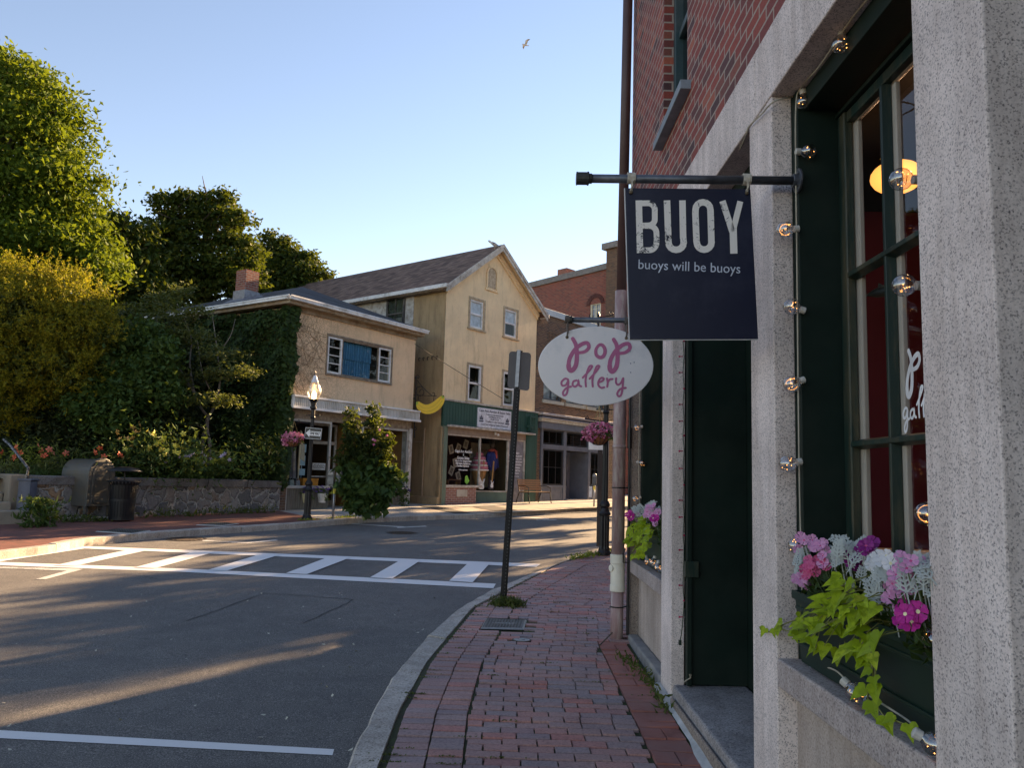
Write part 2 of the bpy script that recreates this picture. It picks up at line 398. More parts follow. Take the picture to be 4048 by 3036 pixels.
STU1 = stucco('stucco_tan', (.82, .58, .37), (.38, .27, .17), .35, True)
STU2 = stucco('stucco_cream', (.88, .67, .42), (.42, .30, .18), .35)
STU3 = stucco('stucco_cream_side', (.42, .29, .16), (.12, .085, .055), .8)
def shingles(name, cols):
    m, nt, b = newmat(name); v = coords(nt, 'wall', (1, 1.6, 1))
    t = N(nt, 'ShaderNodeTexBrick'); t.inputs['Scale'].default_value = 1; t.inputs['Brick Width'].default_value = .3; t.inputs['Row Height'].default_value = .14
    t.inputs['Mortar Size'].default_value = .012; t.inputs['Color1'].default_value = (0, 0, 0, 1); t.inputs['Color2'].default_value = (1, 1, 1, 1); t.inputs['Mortar'].default_value = (0, 0, 0, 1)
    L(nt, v, t.inputs['Vector']); c = ramp(nt, t.outputs['Color'], [(0, cols[0]), (.5, cols[1]), (1, cols[2])]).outputs[0]
    n2 = noise(nt, v, 1.5, 6, .7); c = mix(nt, .5, c, ramp(nt, n2.outputs[0], [(.35, (.45, .42, .4)), (.65, (1, 1, 1))]).outputs[0], 'MULTIPLY')
    L(nt, c, b.inputs['Base Color']); b.inputs['Roughness'].default_value = .95; bump(nt, b, t.outputs['Fac'], -.5, .02); return m
SHB = shingles('shingles_brown', [(.10, .06, .045), (.20, .12, .09), (.27, .17, .13)])
SHD = shingles('shingles_dark', [(.016, .018, .024), (.035, .038, .046), (.06, .062, .072)])
def asphalt():
    m, nt, b = newmat('asphalt'); v = coords(nt)
    n1 = noise(nt, v, 105, 3, .85); n2 = noise(nt, v, .55, 6, .65); n3 = noise(nt, v, 3.5, 5, .6); n4 = noise(nt, v, 420, 2, .5)
    c = ramp(nt, n1.outputs[0], [(.34, (.030, .030, .032)), (.5, (.13, .126, .122)), (.60, (.23, .22, .205)), (.68, (.50, .47, .42))]).outputs[0]
    c = mix(nt, .55, c, ramp(nt, n2.outputs[0], [(.35, (.55, .55, .58)), (.65, (1.0, .98, .95))]).outputs[0], 'MULTIPLY')
    c = mix(nt, .4, c, ramp(nt, n3.outputs[0], [(.4, (.6, .6, .62)), (.6, (1, 1, 1))]).outputs[0], 'MULTIPLY')
    n5 = noise(nt, v, 1.1, 7, .75, .6)       # fine cracks
    cr = ramp(nt, n5.outputs[0], [(.494, (0, 0, 0)), (.5, (.75, .75, .75)), (.506, (0, 0, 0))]).outputs[0]
    c = mix(nt, mix(nt, ramp(nt, n3.outputs[0], [(.5, (0, 0, 0)), (.56, (1, 1, 1))]).outputs[0], (0, 0, 0), cr), c, (.012, .012, .012))
    L(nt, c, b.inputs['Base Color']); b.inputs['Roughness'].default_value = .88; bump(nt, b, n1.outputs[0], .7, .006); return m
ASP = asphalt()
def roadpaint(name, col, wear):
    m, nt, b = newmat(name); v = coords(nt)
    n1 = noise(nt, v, 60, 6, .8); n2 = noise(nt, v, 2.5, 4)
    f = N(nt, 'ShaderNodeMath', operation='MULTIPLY_ADD'); L(nt, n2.outputs[0], f.inputs[0]); f.inputs[1].default_value = .5; L(nt, n1.outputs[0], f.inputs[2])
    w = ramp(nt, f.outputs[0], [(wear, (0, 0, 0)), (wear+.06, (1, 1, 1))]).outputs[0]
    c = mix(nt, w, (.07, .07, .07), mix(nt, n1.outputs[0], tuple(x*.75 for x in col), col))
    L(nt, c, b.inputs['Base Color']); b.inputs['Roughness'].default_value = .8; bump(nt, b, n1.outputs[0], .3, .004); return m
LINE = roadpaint('crossing_paint', (.78, .78, .78), .50); LINEW = roadpaint('worn_paint', (.62, .62, .60), .66)
def pavers():
    m, nt, b = newmat('brick_pavers'); g = N(nt, 'ShaderNodeNewGeometry'); v = coords(nt)
    c = ramp(nt, g.outputs['Random Per Island'], [(0, (.36, .225, .21)), (.16, (.43, .255, .235)), (.32, (.33, .235, .235)), (.5, (.47, .235, .205)), (.62, (.30, .235, .245)), (.76, (.40, .27, .255)), (.88, (.50, .20, .17)), (1, (.26, .22, .235))]).outputs[0]
    n = noise(nt, v, 55, 6, .75); c = mix(nt, .65, c, ramp(nt, n.outputs[0], [(.33, (.35, .33, .33)), (.5, (.95, .93, .93)), (.68, (1.25, 1.2, 1.2))]).outputs[0], 'MULTIPLY')
    n2 = noise(nt, v, 1.2, 5); c = mix(nt, .45, c, ramp(nt, n2.outputs[0], [(.38, (.6, .6, .62)), (.62, (1.1, 1.08, 1.05))]).outputs[0], 'MULTIPLY')
    L(nt, c, b.inputs['Base Color']); b.inputs['Roughness'].default_value = .82; bump(nt, b, n.outputs[0], .5, .006); return m
PAV = pavers()
JOINT = M('moss_joint', (.035, .032, .022), .95, 0, .4, 30, dirt=(.05, .075, .015), dirt_amt=.8, dirt_scale=6, bmp=.5)
PAVL = M('brick_walk_left', (.20, .060, .045), .85, 0, .25, 1.5, bmp=.3, bscale=20, dirt=(.13, .05, .045), dirt_amt=.4)
def pavtex():
    m, nt, b = newmat('brick_walk_far'); v = coords(nt)
    t = N(nt, 'ShaderNodeTexBrick'); t.inputs['Scale'].default_value = 1; t.inputs['Brick Width'].default_value = .21; t.inputs['Row Height'].default_value = .105
    t.inputs['Mortar Size'].default_value = .006; t.inputs['Color1'].default_value = (0, 0, 0, 1); t.inputs['Color2'].default_value = (1, 1, 1, 1)
    t.inputs['Mortar'].default_value = (0, 0, 0, 1); L(nt, v, t.inputs['Vector'])
    c = ramp(nt, t.outputs['Color'], [(0, (.14, .045, .035)), (.5, (.24, .075, .055)), (1, (.18, .065, .055))]).outputs[0]
    n2 = noise(nt, v, 1.6, 6, .7); c = mix(nt, .6, c, ramp(nt, n2.outputs[0], [(.35, (.5, .5, .5)), (.65, (1.1, 1.05, 1))]).outputs[0], 'MULTIPLY')
    c = mix(nt, t.outputs['Fac'], c, (.05, .045, .03)); L(nt, c, b.inputs['Base Color']); b.inputs['Roughness'].default_value = .85; return m
PAVF = pavtex()
CONC = M('concrete', (.36, .35, .33), .85, 0, .12, 1.2, dirt=(.22, .20, .18), dirt_amt=.35, bmp=.25, bscale=90)
CONW = M('concrete_old', (.34, .29, .24), .9, 0, .2, 1.5, dirt=(.20, .17, .14), dirt_amt=.5, bmp=.25, bscale=60)
SOIL = M('soil', (.03, .024, .016), .95, 0, .4, 4, dirt=(.03, .045, .012), dirt_amt=.6, bmp=.5, bscale=25)
MAT_ = M('asphalt_patch', (.03, .030, .034), .9, 0, .25, 30, bmp=.3)

# ------------------------------------------------------------------ camera, sky, sun
SAZ, SEL = R(38), R(18.5)
w = bpy.data.worlds.new('World'); sc.world = w; w.use_nodes = True
nt = w.node_tree; sky = nt.nodes.new('ShaderNodeTexSky'); sky.sky_type = 'NISHITA'; sky.sun_disc = False
sky.sun_elevation = SEL; sky.sun_rotation = SAZ; sky.air_density = 1.0; sky.dust_density = .0; sky.ozone_density = 1.8; sky.altitude = 0
nt.links.new(sky.outputs[0], nt.nodes['Background'].inputs[0]); nt.nodes['Background'].inputs[1].default_value = .050
sun = bpy.data.lights.new('sun', 'SUN'); sun.energy = 4.0; sun.angle = R(.5); sun.color = (1.0, .76, .46)
so = bpy.data.objects.new('sun', sun); COL.objects.link(so)
sd = Vector((math.sin(SAZ)*math.cos(SEL), math.cos(SAZ)*math.cos(SEL), math.sin(SEL)))
so.rotation_euler = sd.to_track_quat('Z', 'Y').to_euler(); so.location = (8, 8, 30)
cam = bpy.data.cameras.new('camera'); co = bpy.data.objects.new('camera', cam); COL.objects.link(co); sc.camera = co
cam.sensor_width = 36; cam.sensor_fit = 'HORIZONTAL'; cam.lens = 36*FPX/4048; cam.clip_start = .05; cam.clip_end = 3000
fw = ray(CXP, CYP).normalized(); rt = (ray(CXP+100, CYP)-ray(CXP, CYP)).normalized(); upv = rt.cross(fw)
co.matrix_world = Matrix.Translation((0, 0, CAMZ)) @ Matrix((rt, upv, -fw)).transposed().to_4x4()
sc.view_settings.view_transform = 'Standard'; sc.view_settings.look = 'None'; sc.view_settings.exposure = 2.56; sc.view_settings.gamma = 1; sc.view_settings.use_white_balance = True; sc.view_settings.white_balance_temperature = 7800; sc.view_settings.white_balance_tint = 20
sc.view_settings.use_curve_mapping = False
sc.cycles.max_bounces = 6; sc.cycles.diffuse_bounces = 3; sc.cycles.transparent_max_bounces = 16; sc.cycles.use_denoising = True

# ------------------------------------------------------------------ ground, road, pavements, kerbs
def sheet(name, poly, dz, mat, parent=None, skirt=0, cuts=(-20, 20, 60)):
    """flat polygon draped on the sloping street; skirt gives it a real step"""
    bm = bmesh.new(); vs = [bm.verts.new((p[0], p[1], 0)) for p in poly]; f = bm.faces.new(vs)
    if f.normal.z < 0: f.normal_update(); 
    for y in cuts:
        bmesh.ops.bisect_plane(bm, geom=bm.verts[:]+bm.edges[:]+bm.faces[:], plane_co=(0, y, 0), plane_no=(0, 1, 0))
    if skirt:
        be = [e for e in bm.edges if e.is_boundary]; r = bmesh.ops.extrude_edge_only(bm, edges=be)
        low = [g for g in r['geom'] if isinstance(g, bmesh.types.BMVert)]
        for v in bm.verts: v.co.z = gz(v.co.y)+dz
        for v in low: v.co.z -= skirt
    else:
        for v in bm.verts: v.co.z = gz(v.co.y)+dz
    bmesh.ops.recalc_face_normals(bm, faces=bm.faces[:])
    if sum(f.normal.z for f in bm.faces) < 0: bmesh.ops.reverse_faces(bm, faces=bm.faces[:])
    me = bpy.data.meshes.new(name); bm.to_mesh(me); bm.free(); me.materials.append(mat)
    o = bpy.data.objects.new(name, me); COL.objects.link(o)
    if parent is not None:
        me.transform(WM(parent).inverted()); o.parent = parent
    return o
ground = tag(sheet('ground', [(-900, -600), (900, -600), (900, 1500), (-900, 1500)], -.26, SOIL), kind='structure')
road = tag(sheet('road', [(-45, -19), (30, -19), (30, 59), (-45, 59)], -.14, ASP), kind='structure')
RD = -.14
def rp(px, py): return G(px, py, RD)
# right pavement ------------------------------------------------
KI = [G(*p) for p in ((1452, 3100), (1493, 3036), (1575, 2812), (1687, 2612), (1868, 2400), (2062, 2300), (2200, 2231), (2330, 2190), (2400, 2172))]
KO = [G(*p) for p in ((1330, 3100), (1369, 3036), (1443, 2874), (1568, 2643), (1700, 2500), (1818, 2400), (1956, 2325), (2162, 2243), (2300, 2195), (2400, 2160))]
def xy(p): return (p[0], p[1])
KI2 = [(KI[0].x+.02, -2.0)]+[xy(p) for p in KI]+[(3.2, 16.5), (6.5, 17.6), (12, 18.3)]
KO2 = [(KO[0].x+.02, -2.0)]+[xy(p) for p in KO]+[(3.2, 16.8), (6.5, 17.9), (12, 18.6)]
tag(sheet('pavement_right', KI2+[(12, -2)], -.018, JOINT, skirt=.12), kind='structure')
def resample(pts, step):
    out = [Vector(pts[0])]; P = [Vector(p) for p in pts]; acc = 0; i = 0; cur = P[0]
    for q in P[1:]:
        d = (q-cur).length
        while acc+d >= step:
            t = (step-acc)/d; cur = cur.lerp(q, t); out.append(cur.copy()); d = (q-cur).length; acc = 0
        acc += d; cur = q
    out.append(P[-1]); return out
def interp_curve(pts, y):
    for a, b in zip(pts, pts[1:]):
        if a[1] <= y <= b[1]: t = (y-a[1])/(b[1]-a[1]+1e-9); return a[0]+(b[0]-a[0])*t
    return None
def kerb(name, inner, outer, step, mat, label, seed=3, dz=.0, depth=.25):
    """one kerb of separate granite blocks with rough edges"""
    g = random.Random(seed); mb = MB()
    def at(pts, t):
        Ls = [0]
        for a, b in zip(pts, pts[1:]): Ls.append(Ls[-1]+(Vector(b)-Vector(a)).length)
        s = t*Ls[-1]
        for i in range(len(pts)-1):
            if s <= Ls[i+1]+1e-9: return Vector(pts[i]).lerp(Vector(pts[i+1]), (s-Ls[i])/(Ls[i+1]-Ls[i]+1e-9))
        return Vector(pts[-1])
    tot = sum((Vector(b)-Vector(a)).length for a, b in zip(outer, outer[1:])); n = max(2, int(tot/step)); t0 = 0
    while t0 < 1-1e-6:
        t1 = min(1, t0+step*g.uniform(.8, 1.3)/tot); k = max(2, int((t1-t0)*tot/.2)); A = []; B = []; gap = .006/tot
        dzb = g.uniform(-.006, .006)
        for j in range(k+1):
            t = t0+gap+(t1-t0-2*gap)*j/k; a = at(inner, t); b = at(outer, t); w = g.uniform(-.012, .012)
            b = b+(b-a).normalized()*w; A.append(a); B.append(b)
        vs = []
        for a, b in zip(A, B):
            za = gz(a.y)+dz+dzb+g.uniform(-.003, .003); zb = gz(b.y)+dz+dzb+g.uniform(-.006, .003); d = (b-a).normalized()
            i1 = b-d*.02
            vs += [(a.x, a.y, za-depth), (a.x, a.y, za), (i1.x, i1.y, zb), (b.x, b.y, zb-.018), (b.x+d.x*.012*g.random(), b.y+d.y*.012*g.random(), zb-depth)]
        fs = []
        for j in range(k):
            for c in range(4): fs.append((j*5+c, j*5+c+1, j*5+5+c+1, j*5+5+c))
        fs.append((0, 1, 2, 3, 4)); fs.append(tuple(k*5+c for c in (4, 3, 2, 1, 0)))
        mb.add(vs, fs); t0 = t1
    return tag(mb.build(name, mat), kind='structure')
kerb('kerb_right', KI2, KO2, 1.35, GRK, '')
# modelled brick pavers of the right pavement
def inside_right(x, y):
    xl = interp_curve(KI2, y)
    return xl is not None and x > xl
def pavers_right():
    g = random.Random(11); vs = []; fs = []
    cq = [G(*p) for p in ((1907, 2486), (2064, 2490), (2075, 2456), (1927, 2450))]; cov = [(min(p.x for p in cq)-.02, max(p.x for p in cq)+.02, min(p.y for p in cq)-.02, max(p.y for p in cq)+.02)]
    def brick(cx, cy, lx, ly):
        for c in cov:
            if c[0]-lx*.12 < cx < c[1]+lx*.12 and c[2]-ly*.3 < cy < c[3]+ly*.3: return
        if (cx-.157)**2+(cy-7.575)**2 < .09**2: return
        if cy > 3.0 and cy < 7.76 and cx > 1.13-.0: return
        t = g.gauss(0, .012); hx = lx/2-.0036-g.random()*.002; hy = ly/2-.0040-g.random()*.002; z = gz(cy)+g.gauss(0, .0028)
        tx = g.gauss(0, .008); ty = g.gauss(0, .018); o = len(vs); c_, s_ = math.cos(t), math.sin(t); bev = .0022
        for (k, dz) in ((1, -.03), (1, -.002), (.0, 0)):
            for (sx, sy) in ((-1, -1), (1, -1), (1, 1), (-1, 1)):
                x = sx*(hx-(0 if k else bev)); y = sy*(hy-(0 if k else bev)); zz = z+dz+x*tx+y*ty
                vs.append((cx+x*c_-y*s_, cy+x*s_+y*c_, zz))
        for r in (0, 4):
            for i in range(4): j = (i+1) % 4; fs.append((o+r+i, o+r+j, o+r+4+j, o+r+4+i))
        fs.append((o+8, o+9, o+10, o+11))
    y = 3.4; row = 0
    while y < 16.6:
        xl = interp_curve(KI2, y+.05)
        if xl is None: break
        xr = .858 if y < 7.55 else 1.9+max(0, y-8)*.35
        # border courses along the kerb
        x = xl+.045
        for k in range(2):
            brick(x+.10, y+.05, .205, .105); x += .205
        x += .008+g.uniform(-.012, .012)
        if row % 2: brick(x+.05+.1-.05, y+.052, .1, .105) if False else None
        x0 = x
        first = True
        while x < xr-.05:
            lx = .207 if g.random() > .06 else .104
            if first and row % 2: lx = .207; x += .1; brick(x-.05, y+.0525, .098, .105); first = False; continue
            first = False
            if x+lx > xr: lx = xr-x
            if lx > .04: brick(x+lx/2, y+.0525, lx, .105)
            x += lx
        y += .105; row += 1
    # red square tiles against the wall foot
    me = bpy.data.meshes.new('brick_paving'); me.from_pydata(vs, [], fs); me.materials.append(PAV); me.update()
    o = bpy.data.objects.new('brick_paving', me); COL.objects.link(o); return tag(o, kind='structure')
pavers_right()
# left pavement --------------------------------------------------
KLp = [(0, 2179), (199, 2156), (336, 2130), (535, 2110), (700, 2098), (920, 2083), (1177, 2067), (1300, 2057), (1429, 2047), (1560, 2042), (1700, 2037), (1850, 2033), (2027, 2024), (2140, 2017), (2281, 2007), (2429, 2002)]
KL = [xy(G(*p)) for p in KLp]
KL0 = [(KL[0][0]-1.6, KL[0][1]-5), (KL[0][0]-.5, KL[0][1]-1.6)]+KL+[(6.5, 33.2), (14, 38)]
def offs(pts, d):
    out = []
    for i, p in enumerate(pts):
        a = Vector(pts[max(i-1, 0)]); b = Vector(pts[min(i+1, len(pts)-1)]); t = (b-a).normalized(); out.append((p[0]-t.y*d, p[1]+t.x*d))
    return out
KLi = offs(KL0, .17)
kerb('kerb_left', KLi, KL0, 2.0, GRK, '', 5)
bx = G(1098, 2018); bk = G(1245, 2060)
# brick part of the left pavement, then the concrete part
ik = min(range(len(KLi)), key=lambda i: (Vector(KLi[i])-bk.xy).length)
tag(sheet('pavement_left', KLi[:ik+1]+[xy(bx), (bx.x-3.0, bx.y+1.0), (-24, 22), (-24, 6)], -.004, PAVF, skirt=.2), kind='structure')
tag(sheet('pavement_far', [xy(bx)]+KLi[ik:]+[(14, 46), (-12, 46), (bx.x-3.0, bx.y+1)], -.008, CONC, skirt=.2), kind='structure')
# painted markings ------------------------------------------------
def marks(name, quads, mat, lift=.004):
    par = None; mb = MB()
    for i, q in enumerate(quads):
        ps = [rp(*p) for p in q]
        zz = lift+(i*.0015 if len(quads) > 1 else 0)
        def drape(a, b, k): return [a.lerp(b, j/k) for j in range(k+1)]
        k = 6; lo = drape(ps[0], ps[1], k); hi = drape(ps[3], ps[2], k)
        vs = [(p.x, p.y, gz(p.y)+RD+zz) for p in lo+hi]
        mb.add(vs, [(j, j+1, k+1+j+1, k+1+j) for j in range(k)])
    return mb.build(name, mat)
tag(marks('crosswalk_marking', [
    [(-60, 2221), (700, 2249), (700, 2262), (-60, 2234)], [(700, 2249), (1960, 2310), (1950, 2328), (700, 2262)],
    [(315, 2160), (2137, 2232), (2120, 2244), (315, 2170)], [(-60, 2232), (-60, 2215), (300, 2159), (380, 2164)],
    [(212, 2239), (294, 2241), (602, 2174), (527, 2171)], [(531, 2247), (613, 2250), (856, 2184), (780, 2181)],
    [(822, 2257), (897, 2260), (1109, 2196), (1034, 2193)], [(1130, 2270), (1212, 2275), (1390, 2206), (1308, 2202)],
    [(1462, 2288), (1550, 2293), (1662, 2220), (1587, 2216)], [(1775, 2302), (1868, 2308), (1937, 2231), (1853, 2228)]], LINE), kind='structure')
tag(marks('stop_line', [[(-80, 2918), (1314, 2990), (1321, 2966), (-80, 2886)]], LINE), kind='structure')
tag(marks('bay_marking', [[(-60, 2246), (265, 2258), (300, 2250), (-60, 2240)], [(140, 2292), (180, 2292), (330, 2252), (295, 2250)]], LINEW), kind='structure')
tag(marks('bay_marking', [[(800, 2140), (985, 2150), (985, 2146), (800, 2136)], [(985, 2150), (1100, 2138), (1090, 2135), (960, 2147)]], LINEW), kind='structure')
tag(marks('bay_marking', [[(1390, 2073), (1600, 2087), (1600, 2083), (1390, 2070)], [(1570, 2089), (1690, 2083), (1680, 2080), (1570, 2086)]], LINEW), kind='structure')
tag(marks('bay_marking', [[(2020, 2043), (2170, 2054), (2170, 2051), (2020, 2040)], [(2120, 2059), (2200, 2058), (2200, 2055), (2120, 2056)]], LINEW), kind='structure')
# sealed crack round the old trench patch
def strip_on_road(name, pxs, w, mat, lift=.004):
    P = [rp(*p) for p in pxs]; Q = []
    g = random.Random(3)
    for a, b in zip(P, P[1:]):
        k = max(2, int((b-a).length/.12)); Q += [a.lerp(b, j/k)+Vector((g.gauss(0, .008), g.gauss(0, .008), 0)) for j in range(k)]
    Q.append(P[-1]); mb = MB()
    ribbon(mb, [(p.x, p.y) for p in Q], [w*g.uniform(.4, 1.3) for _ in Q], lambda x, y, l: (x, y, gz(y)+RD+lift), cap='')
    return mb.build(name, mat)
TAR = M('tar', (.010, .010, .011), .7)
tag(strip_on_road('road_crack', [(735, 2458), (900, 2400), (1045, 2346), (1400, 2372), (1200, 2465)], .018, TAR), kind='structure')
tag(strip_on_road('road_crack', [(450, 2275), (560, 2278), (620, 2290)], .012, TAR), kind='structure')
def disc(name, px, py, r, mat, label, cat, dz=RD, lift=.006, group=None):
    c = G(px, py, dz); t = thing(name, label, cat, (c.x, c.y, gz(c.y)+dz), 0, group)
    mb = MB(); ring = MB()
    n = 32; z = gz(c.y)+dz+lift
    def pt(rr, a, h=0): return (c.x+rr*math.cos(a), c.y+rr*math.sin(a), gz(c.y+rr*math.sin(a))+dz+lift+h)
    mb.add([pt(r, 2*math.pi*i/n) for i in range(n)], [tuple(range(n))])
    for i in range(-5, 6):
        for j in range(-5, 6):
            x, y = i*r/6.2, j*r/6.2
            if x*x+y*y < (r*.86)**2:
                h = r/17
                mb.add([(c.x+x+a*h, c.y+y+b*h, gz(c.y+y)+dz+lift+q) for q in (0, .006) for a, b in ((-1, -1), (1, -1), (1, 1), (-1, 1))],
                       [(4, 5, 6, 7), (0, 1, 5, 4), (1, 2, 6, 5), (2, 3, 7, 6), (3, 0, 4, 7)])
    mb_ = mb.build('lid', mat, t)
    m2 = MB(); m2.add([pt(r*1.0, 2*math.pi*i/n, .004) for i in range(n)]+[pt(r*1.1, 2*math.pi*i/n, .001) for i in range(n)], [(i, (i+1) % n, n+(i+1) % n, n+i) for i in range(n)])
    m2.build('frame', IRON, t); return t
IRON = M('cast_iron', (.045, .040, .038), .6, .5, .35, 12, dirt=(.09, .055, .04), dirt_amt=.4, bmp=.3)
disc('manhole_cover', 735, 2132, .36, IRON, 'round iron manhole cover between the left kerb and the crosswalk', 'manhole cover')
disc('manhole_cover', 1588, 2107, .33, IRON, 'round iron manhole cover far up the road near the pavement mats', 'manhole cover')
STEELP = M('plate_steel', (.10, .10, .10), .5, .5, .3, 20, dirt=(.06, .055, .05), dirt_amt=.4)
def plate(name, quad, mat, rim, label, cat, dz=0.0, lettering=None):
    ps = [G(*p, dz) for p in quad]; c = sum(ps, Vector())/4; t = thing(name, label, cat, (c.x, c.y, gz(c.y)+dz))
    mb = MB(); lift = .012
    mb.add([(p.x, p.y, gz(p.y)+dz+lift) for p in ps], [(0, 1, 2, 3)])
    r = MB(); ins = [c+(p-c)*1.0 for p in ps]; out = [c+(p-c)*1.09 for p in ps]
    r.add([(p.x, p.y, gz(p.y)+dz+lift+.004) for p in ins]+[(p.x, p.y, gz(p.y)+dz+.001) for p in out], [(i, (i+1) % 4, 4+(i+1) % 4, 4+i) for i in range(4)])
    r.build('frame', rim, t)
    k = mb; u = (ps[1]-ps[0]); v = (ps[3]-ps[0])
    for i in range(1, 13):
        for j in range(1, 9):
            if lettering and 3 < i < 10 and 3 < j < 6: continue
            q = ps[0]+u*(i/13)+v*(j/9); a = u.normalized()*.008; b = v.normalized()*.008; z = gz(q.y)+dz+lift
            k.add([(p.x, p.y, z+h) for h in (.0, .004) for p in (q-a-b, q+a-b, q+a+b, q-a+b)], [(4, 5, 6, 7), (0, 1, 5, 4), (1, 2, 6, 5), (2, 3, 7, 6), (3, 0, 4, 7)])
    k.build('lid', mat, t)
    if lettering:
        z = gz(c.y)+dz+lift+.001
        T = Matrix.Translation((c.x, c.y, z)) @ Matrix.Rotation(math.atan2(u.y, u.x), 4, 'Z')
        text(lettering, .07, T, STEELP2, t, 'lettering', .002)
    return t
STEELP2 = M('plate_wear', (.26, .26, .26), .45, .4, .2, 20)
plate('water_meter_cover', [(1907, 2486), (2064, 2490), (2075, 2456), (1927, 2450)], STEELP, STEELP2, 'rectangular metal water cover set in the brick pavement near the leaning post', 'utility cover', 0, 'WATER')
c = G(2062, 2530); t = thing('valve_cap', 'small round metal valve cap set in the brick pavement', 'utility cover', c)
MB().lathe([(.075, -.01), (.075, .002), (.06, .006), (.055, .002), (.03, .002), (.028, .008), (.001, .009)], c, 20).build('cap', STEELP2, t)
MB().lathe([(.09, -.03), (.09, .001), (.077, .003), (.077, -.02)], c, 20).build('ring', IRON, t)
CONL = M('concrete_pale', (.42, .40, .37), .85, 0, .1, 3)
plate('access_cover', [(385, 2103), (520, 2112), (590, 2100), (470, 2092)], STEELP, CONL, 'flat grey access cover with pale rim in the left brick pavement near the mailbox', 'utility cover')
plate('access_cover', [(780, 2077), (880, 2080), (940, 2072), (850, 2066)], STEELP, CONL, 'flat grey access cover with pale rim in the left brick pavement nearer the street lamp', 'utility cover')
# ------------------------------------------------------------------ the granite and brick corner building on the right
WX = 1.17                      # street face of the granite
YE = 7.97                      # far corner
shop = thing('granite_brick_building', 'near corner building with pale granite posts, dark green woodwork and old red brick above', 'building', (WX, 4.5, .1))
H1, H2 = 3.485, 3.83
# granite posts (parts), lintel, brick wall
posts = [(1.90, 2.25), (3.53, 3.87), (5.78, 6.15)]
for (a, b) in posts:
    z0 = gz(a)-.1
    MB().box(WX, WX+(.095 if a > 2 else .24), a, b, z0, H1-.001).build('granite_post', GR, shop, bevel=.006)
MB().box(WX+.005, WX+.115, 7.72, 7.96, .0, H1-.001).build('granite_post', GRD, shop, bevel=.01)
MB().box(WX, WX+.095, .2, .55, -.2, H1-.001).build('granite_post', GR, shop, bevel=.006)
g = random.Random(2); y = -1.2
for y2 in (.4, 3.76, 7.96):
    MB().box(WX-.004, WX+.32, y+.003, y2-.003, H1, H2).build('lintel', GR, shop, bevel=.006); y = y2
# brick wall with the upper windows
T = Matrix(((0, 1, 0, WX+.012), (1, 0, 0, 0), (0, 0, 1, 0), (0, 0, 0, 1)))   # local x -> world y, local y -> world x (inwards)
UW = [(1.25, 2.2), (5.36, 6.24)]
bw = MB(T); top = 8.6
bw.wallholes(-1.2, 7.95, H2, top, [(a, b, z, z+1.75) for (a, b) in UW for z in (4.47,)]+[(a, b, 7.0, 8.2) for (a, b) in UW], 0, .22)
bw.add([(7.95, 0, H2), (7.95, 9, H2), (7.95, 9, top), (7.95, 0, top)], [(0, 1, 2, 3)])
bw.add([(7.9, .12, -.3), (7.9, 9, -.3), (7.9, 9, H2), (7.9, .12, H2)], [(0, 1, 2, 3)])
bw.add([(-1.2, 0, -.5), (-1.2, 9, -.5), (-1.2, 9, top), (-1.2, 0, top)], [(3, 2, 1, 0)])
bw.add([(-1.2, 9, -.5), (7.95, 9, -.5), (7.95, 9, top), (-1.2, 9, top)], [(0, 1, 2, 3)])
bw.build('wall', BRW, shop)
MB(T).box(-1.3, 8.05, -.12, 9.1, top, top+.3).build('cornice', GREEN, shop, bevel=.02)
SHUT = M('teal_paint', (.02, .055, .062), .5, 0, .2, 3, dirt=(.08, .10, .10), dirt_amt=.3)
for (a, b) in UW:
    for (z0, z1) in ((4.47, 6.22), (7.0, 8.2)):
        f = MB(T)
        f.box(a, a+.07, .08, .2, z0, z1).box(b-.07, b, .08, .2, z0, z1).box(a+.07, b-.07, .08, .2, z1-.07, z1).box(a+.07, b-.07, .08, .2, z0, z0+.06).box(a+.07, b-.07, .11, .17, (z0+z1)/2-.03, (z0+z1)/2+.03).box((a+b)/2-.015, (a+b)/2+.015, .12, .16, z0+.06, (z0+z1)/2-.03).box((a+b)/2-.015, (a+b)/2+.015, .12, .16, (z0+z1)/2+.03, z1-.07)
        wf = f.build('window', SHUT, shop, bevel=.006)
        MB(T).add([(a+.06, .145, z0+.05), (b-.06, .145, z0+.05), (b-.06, .145, z1-.06), (a+.06, .145, z1-.06)], [(0, 1, 2, 3)]).build('pane', GLD, wf)
        MB(T).box(a-.12, b+.06, -.075, .14, z0-.07, z0-.002).build('sill', M('blue_grey_stone', (.20, .24, .28), .8), wf, bevel=.005)
        MB(T).box(a+.02, b-.02, .35, .38, z0, z1).build('blind', DARKIN, wf)
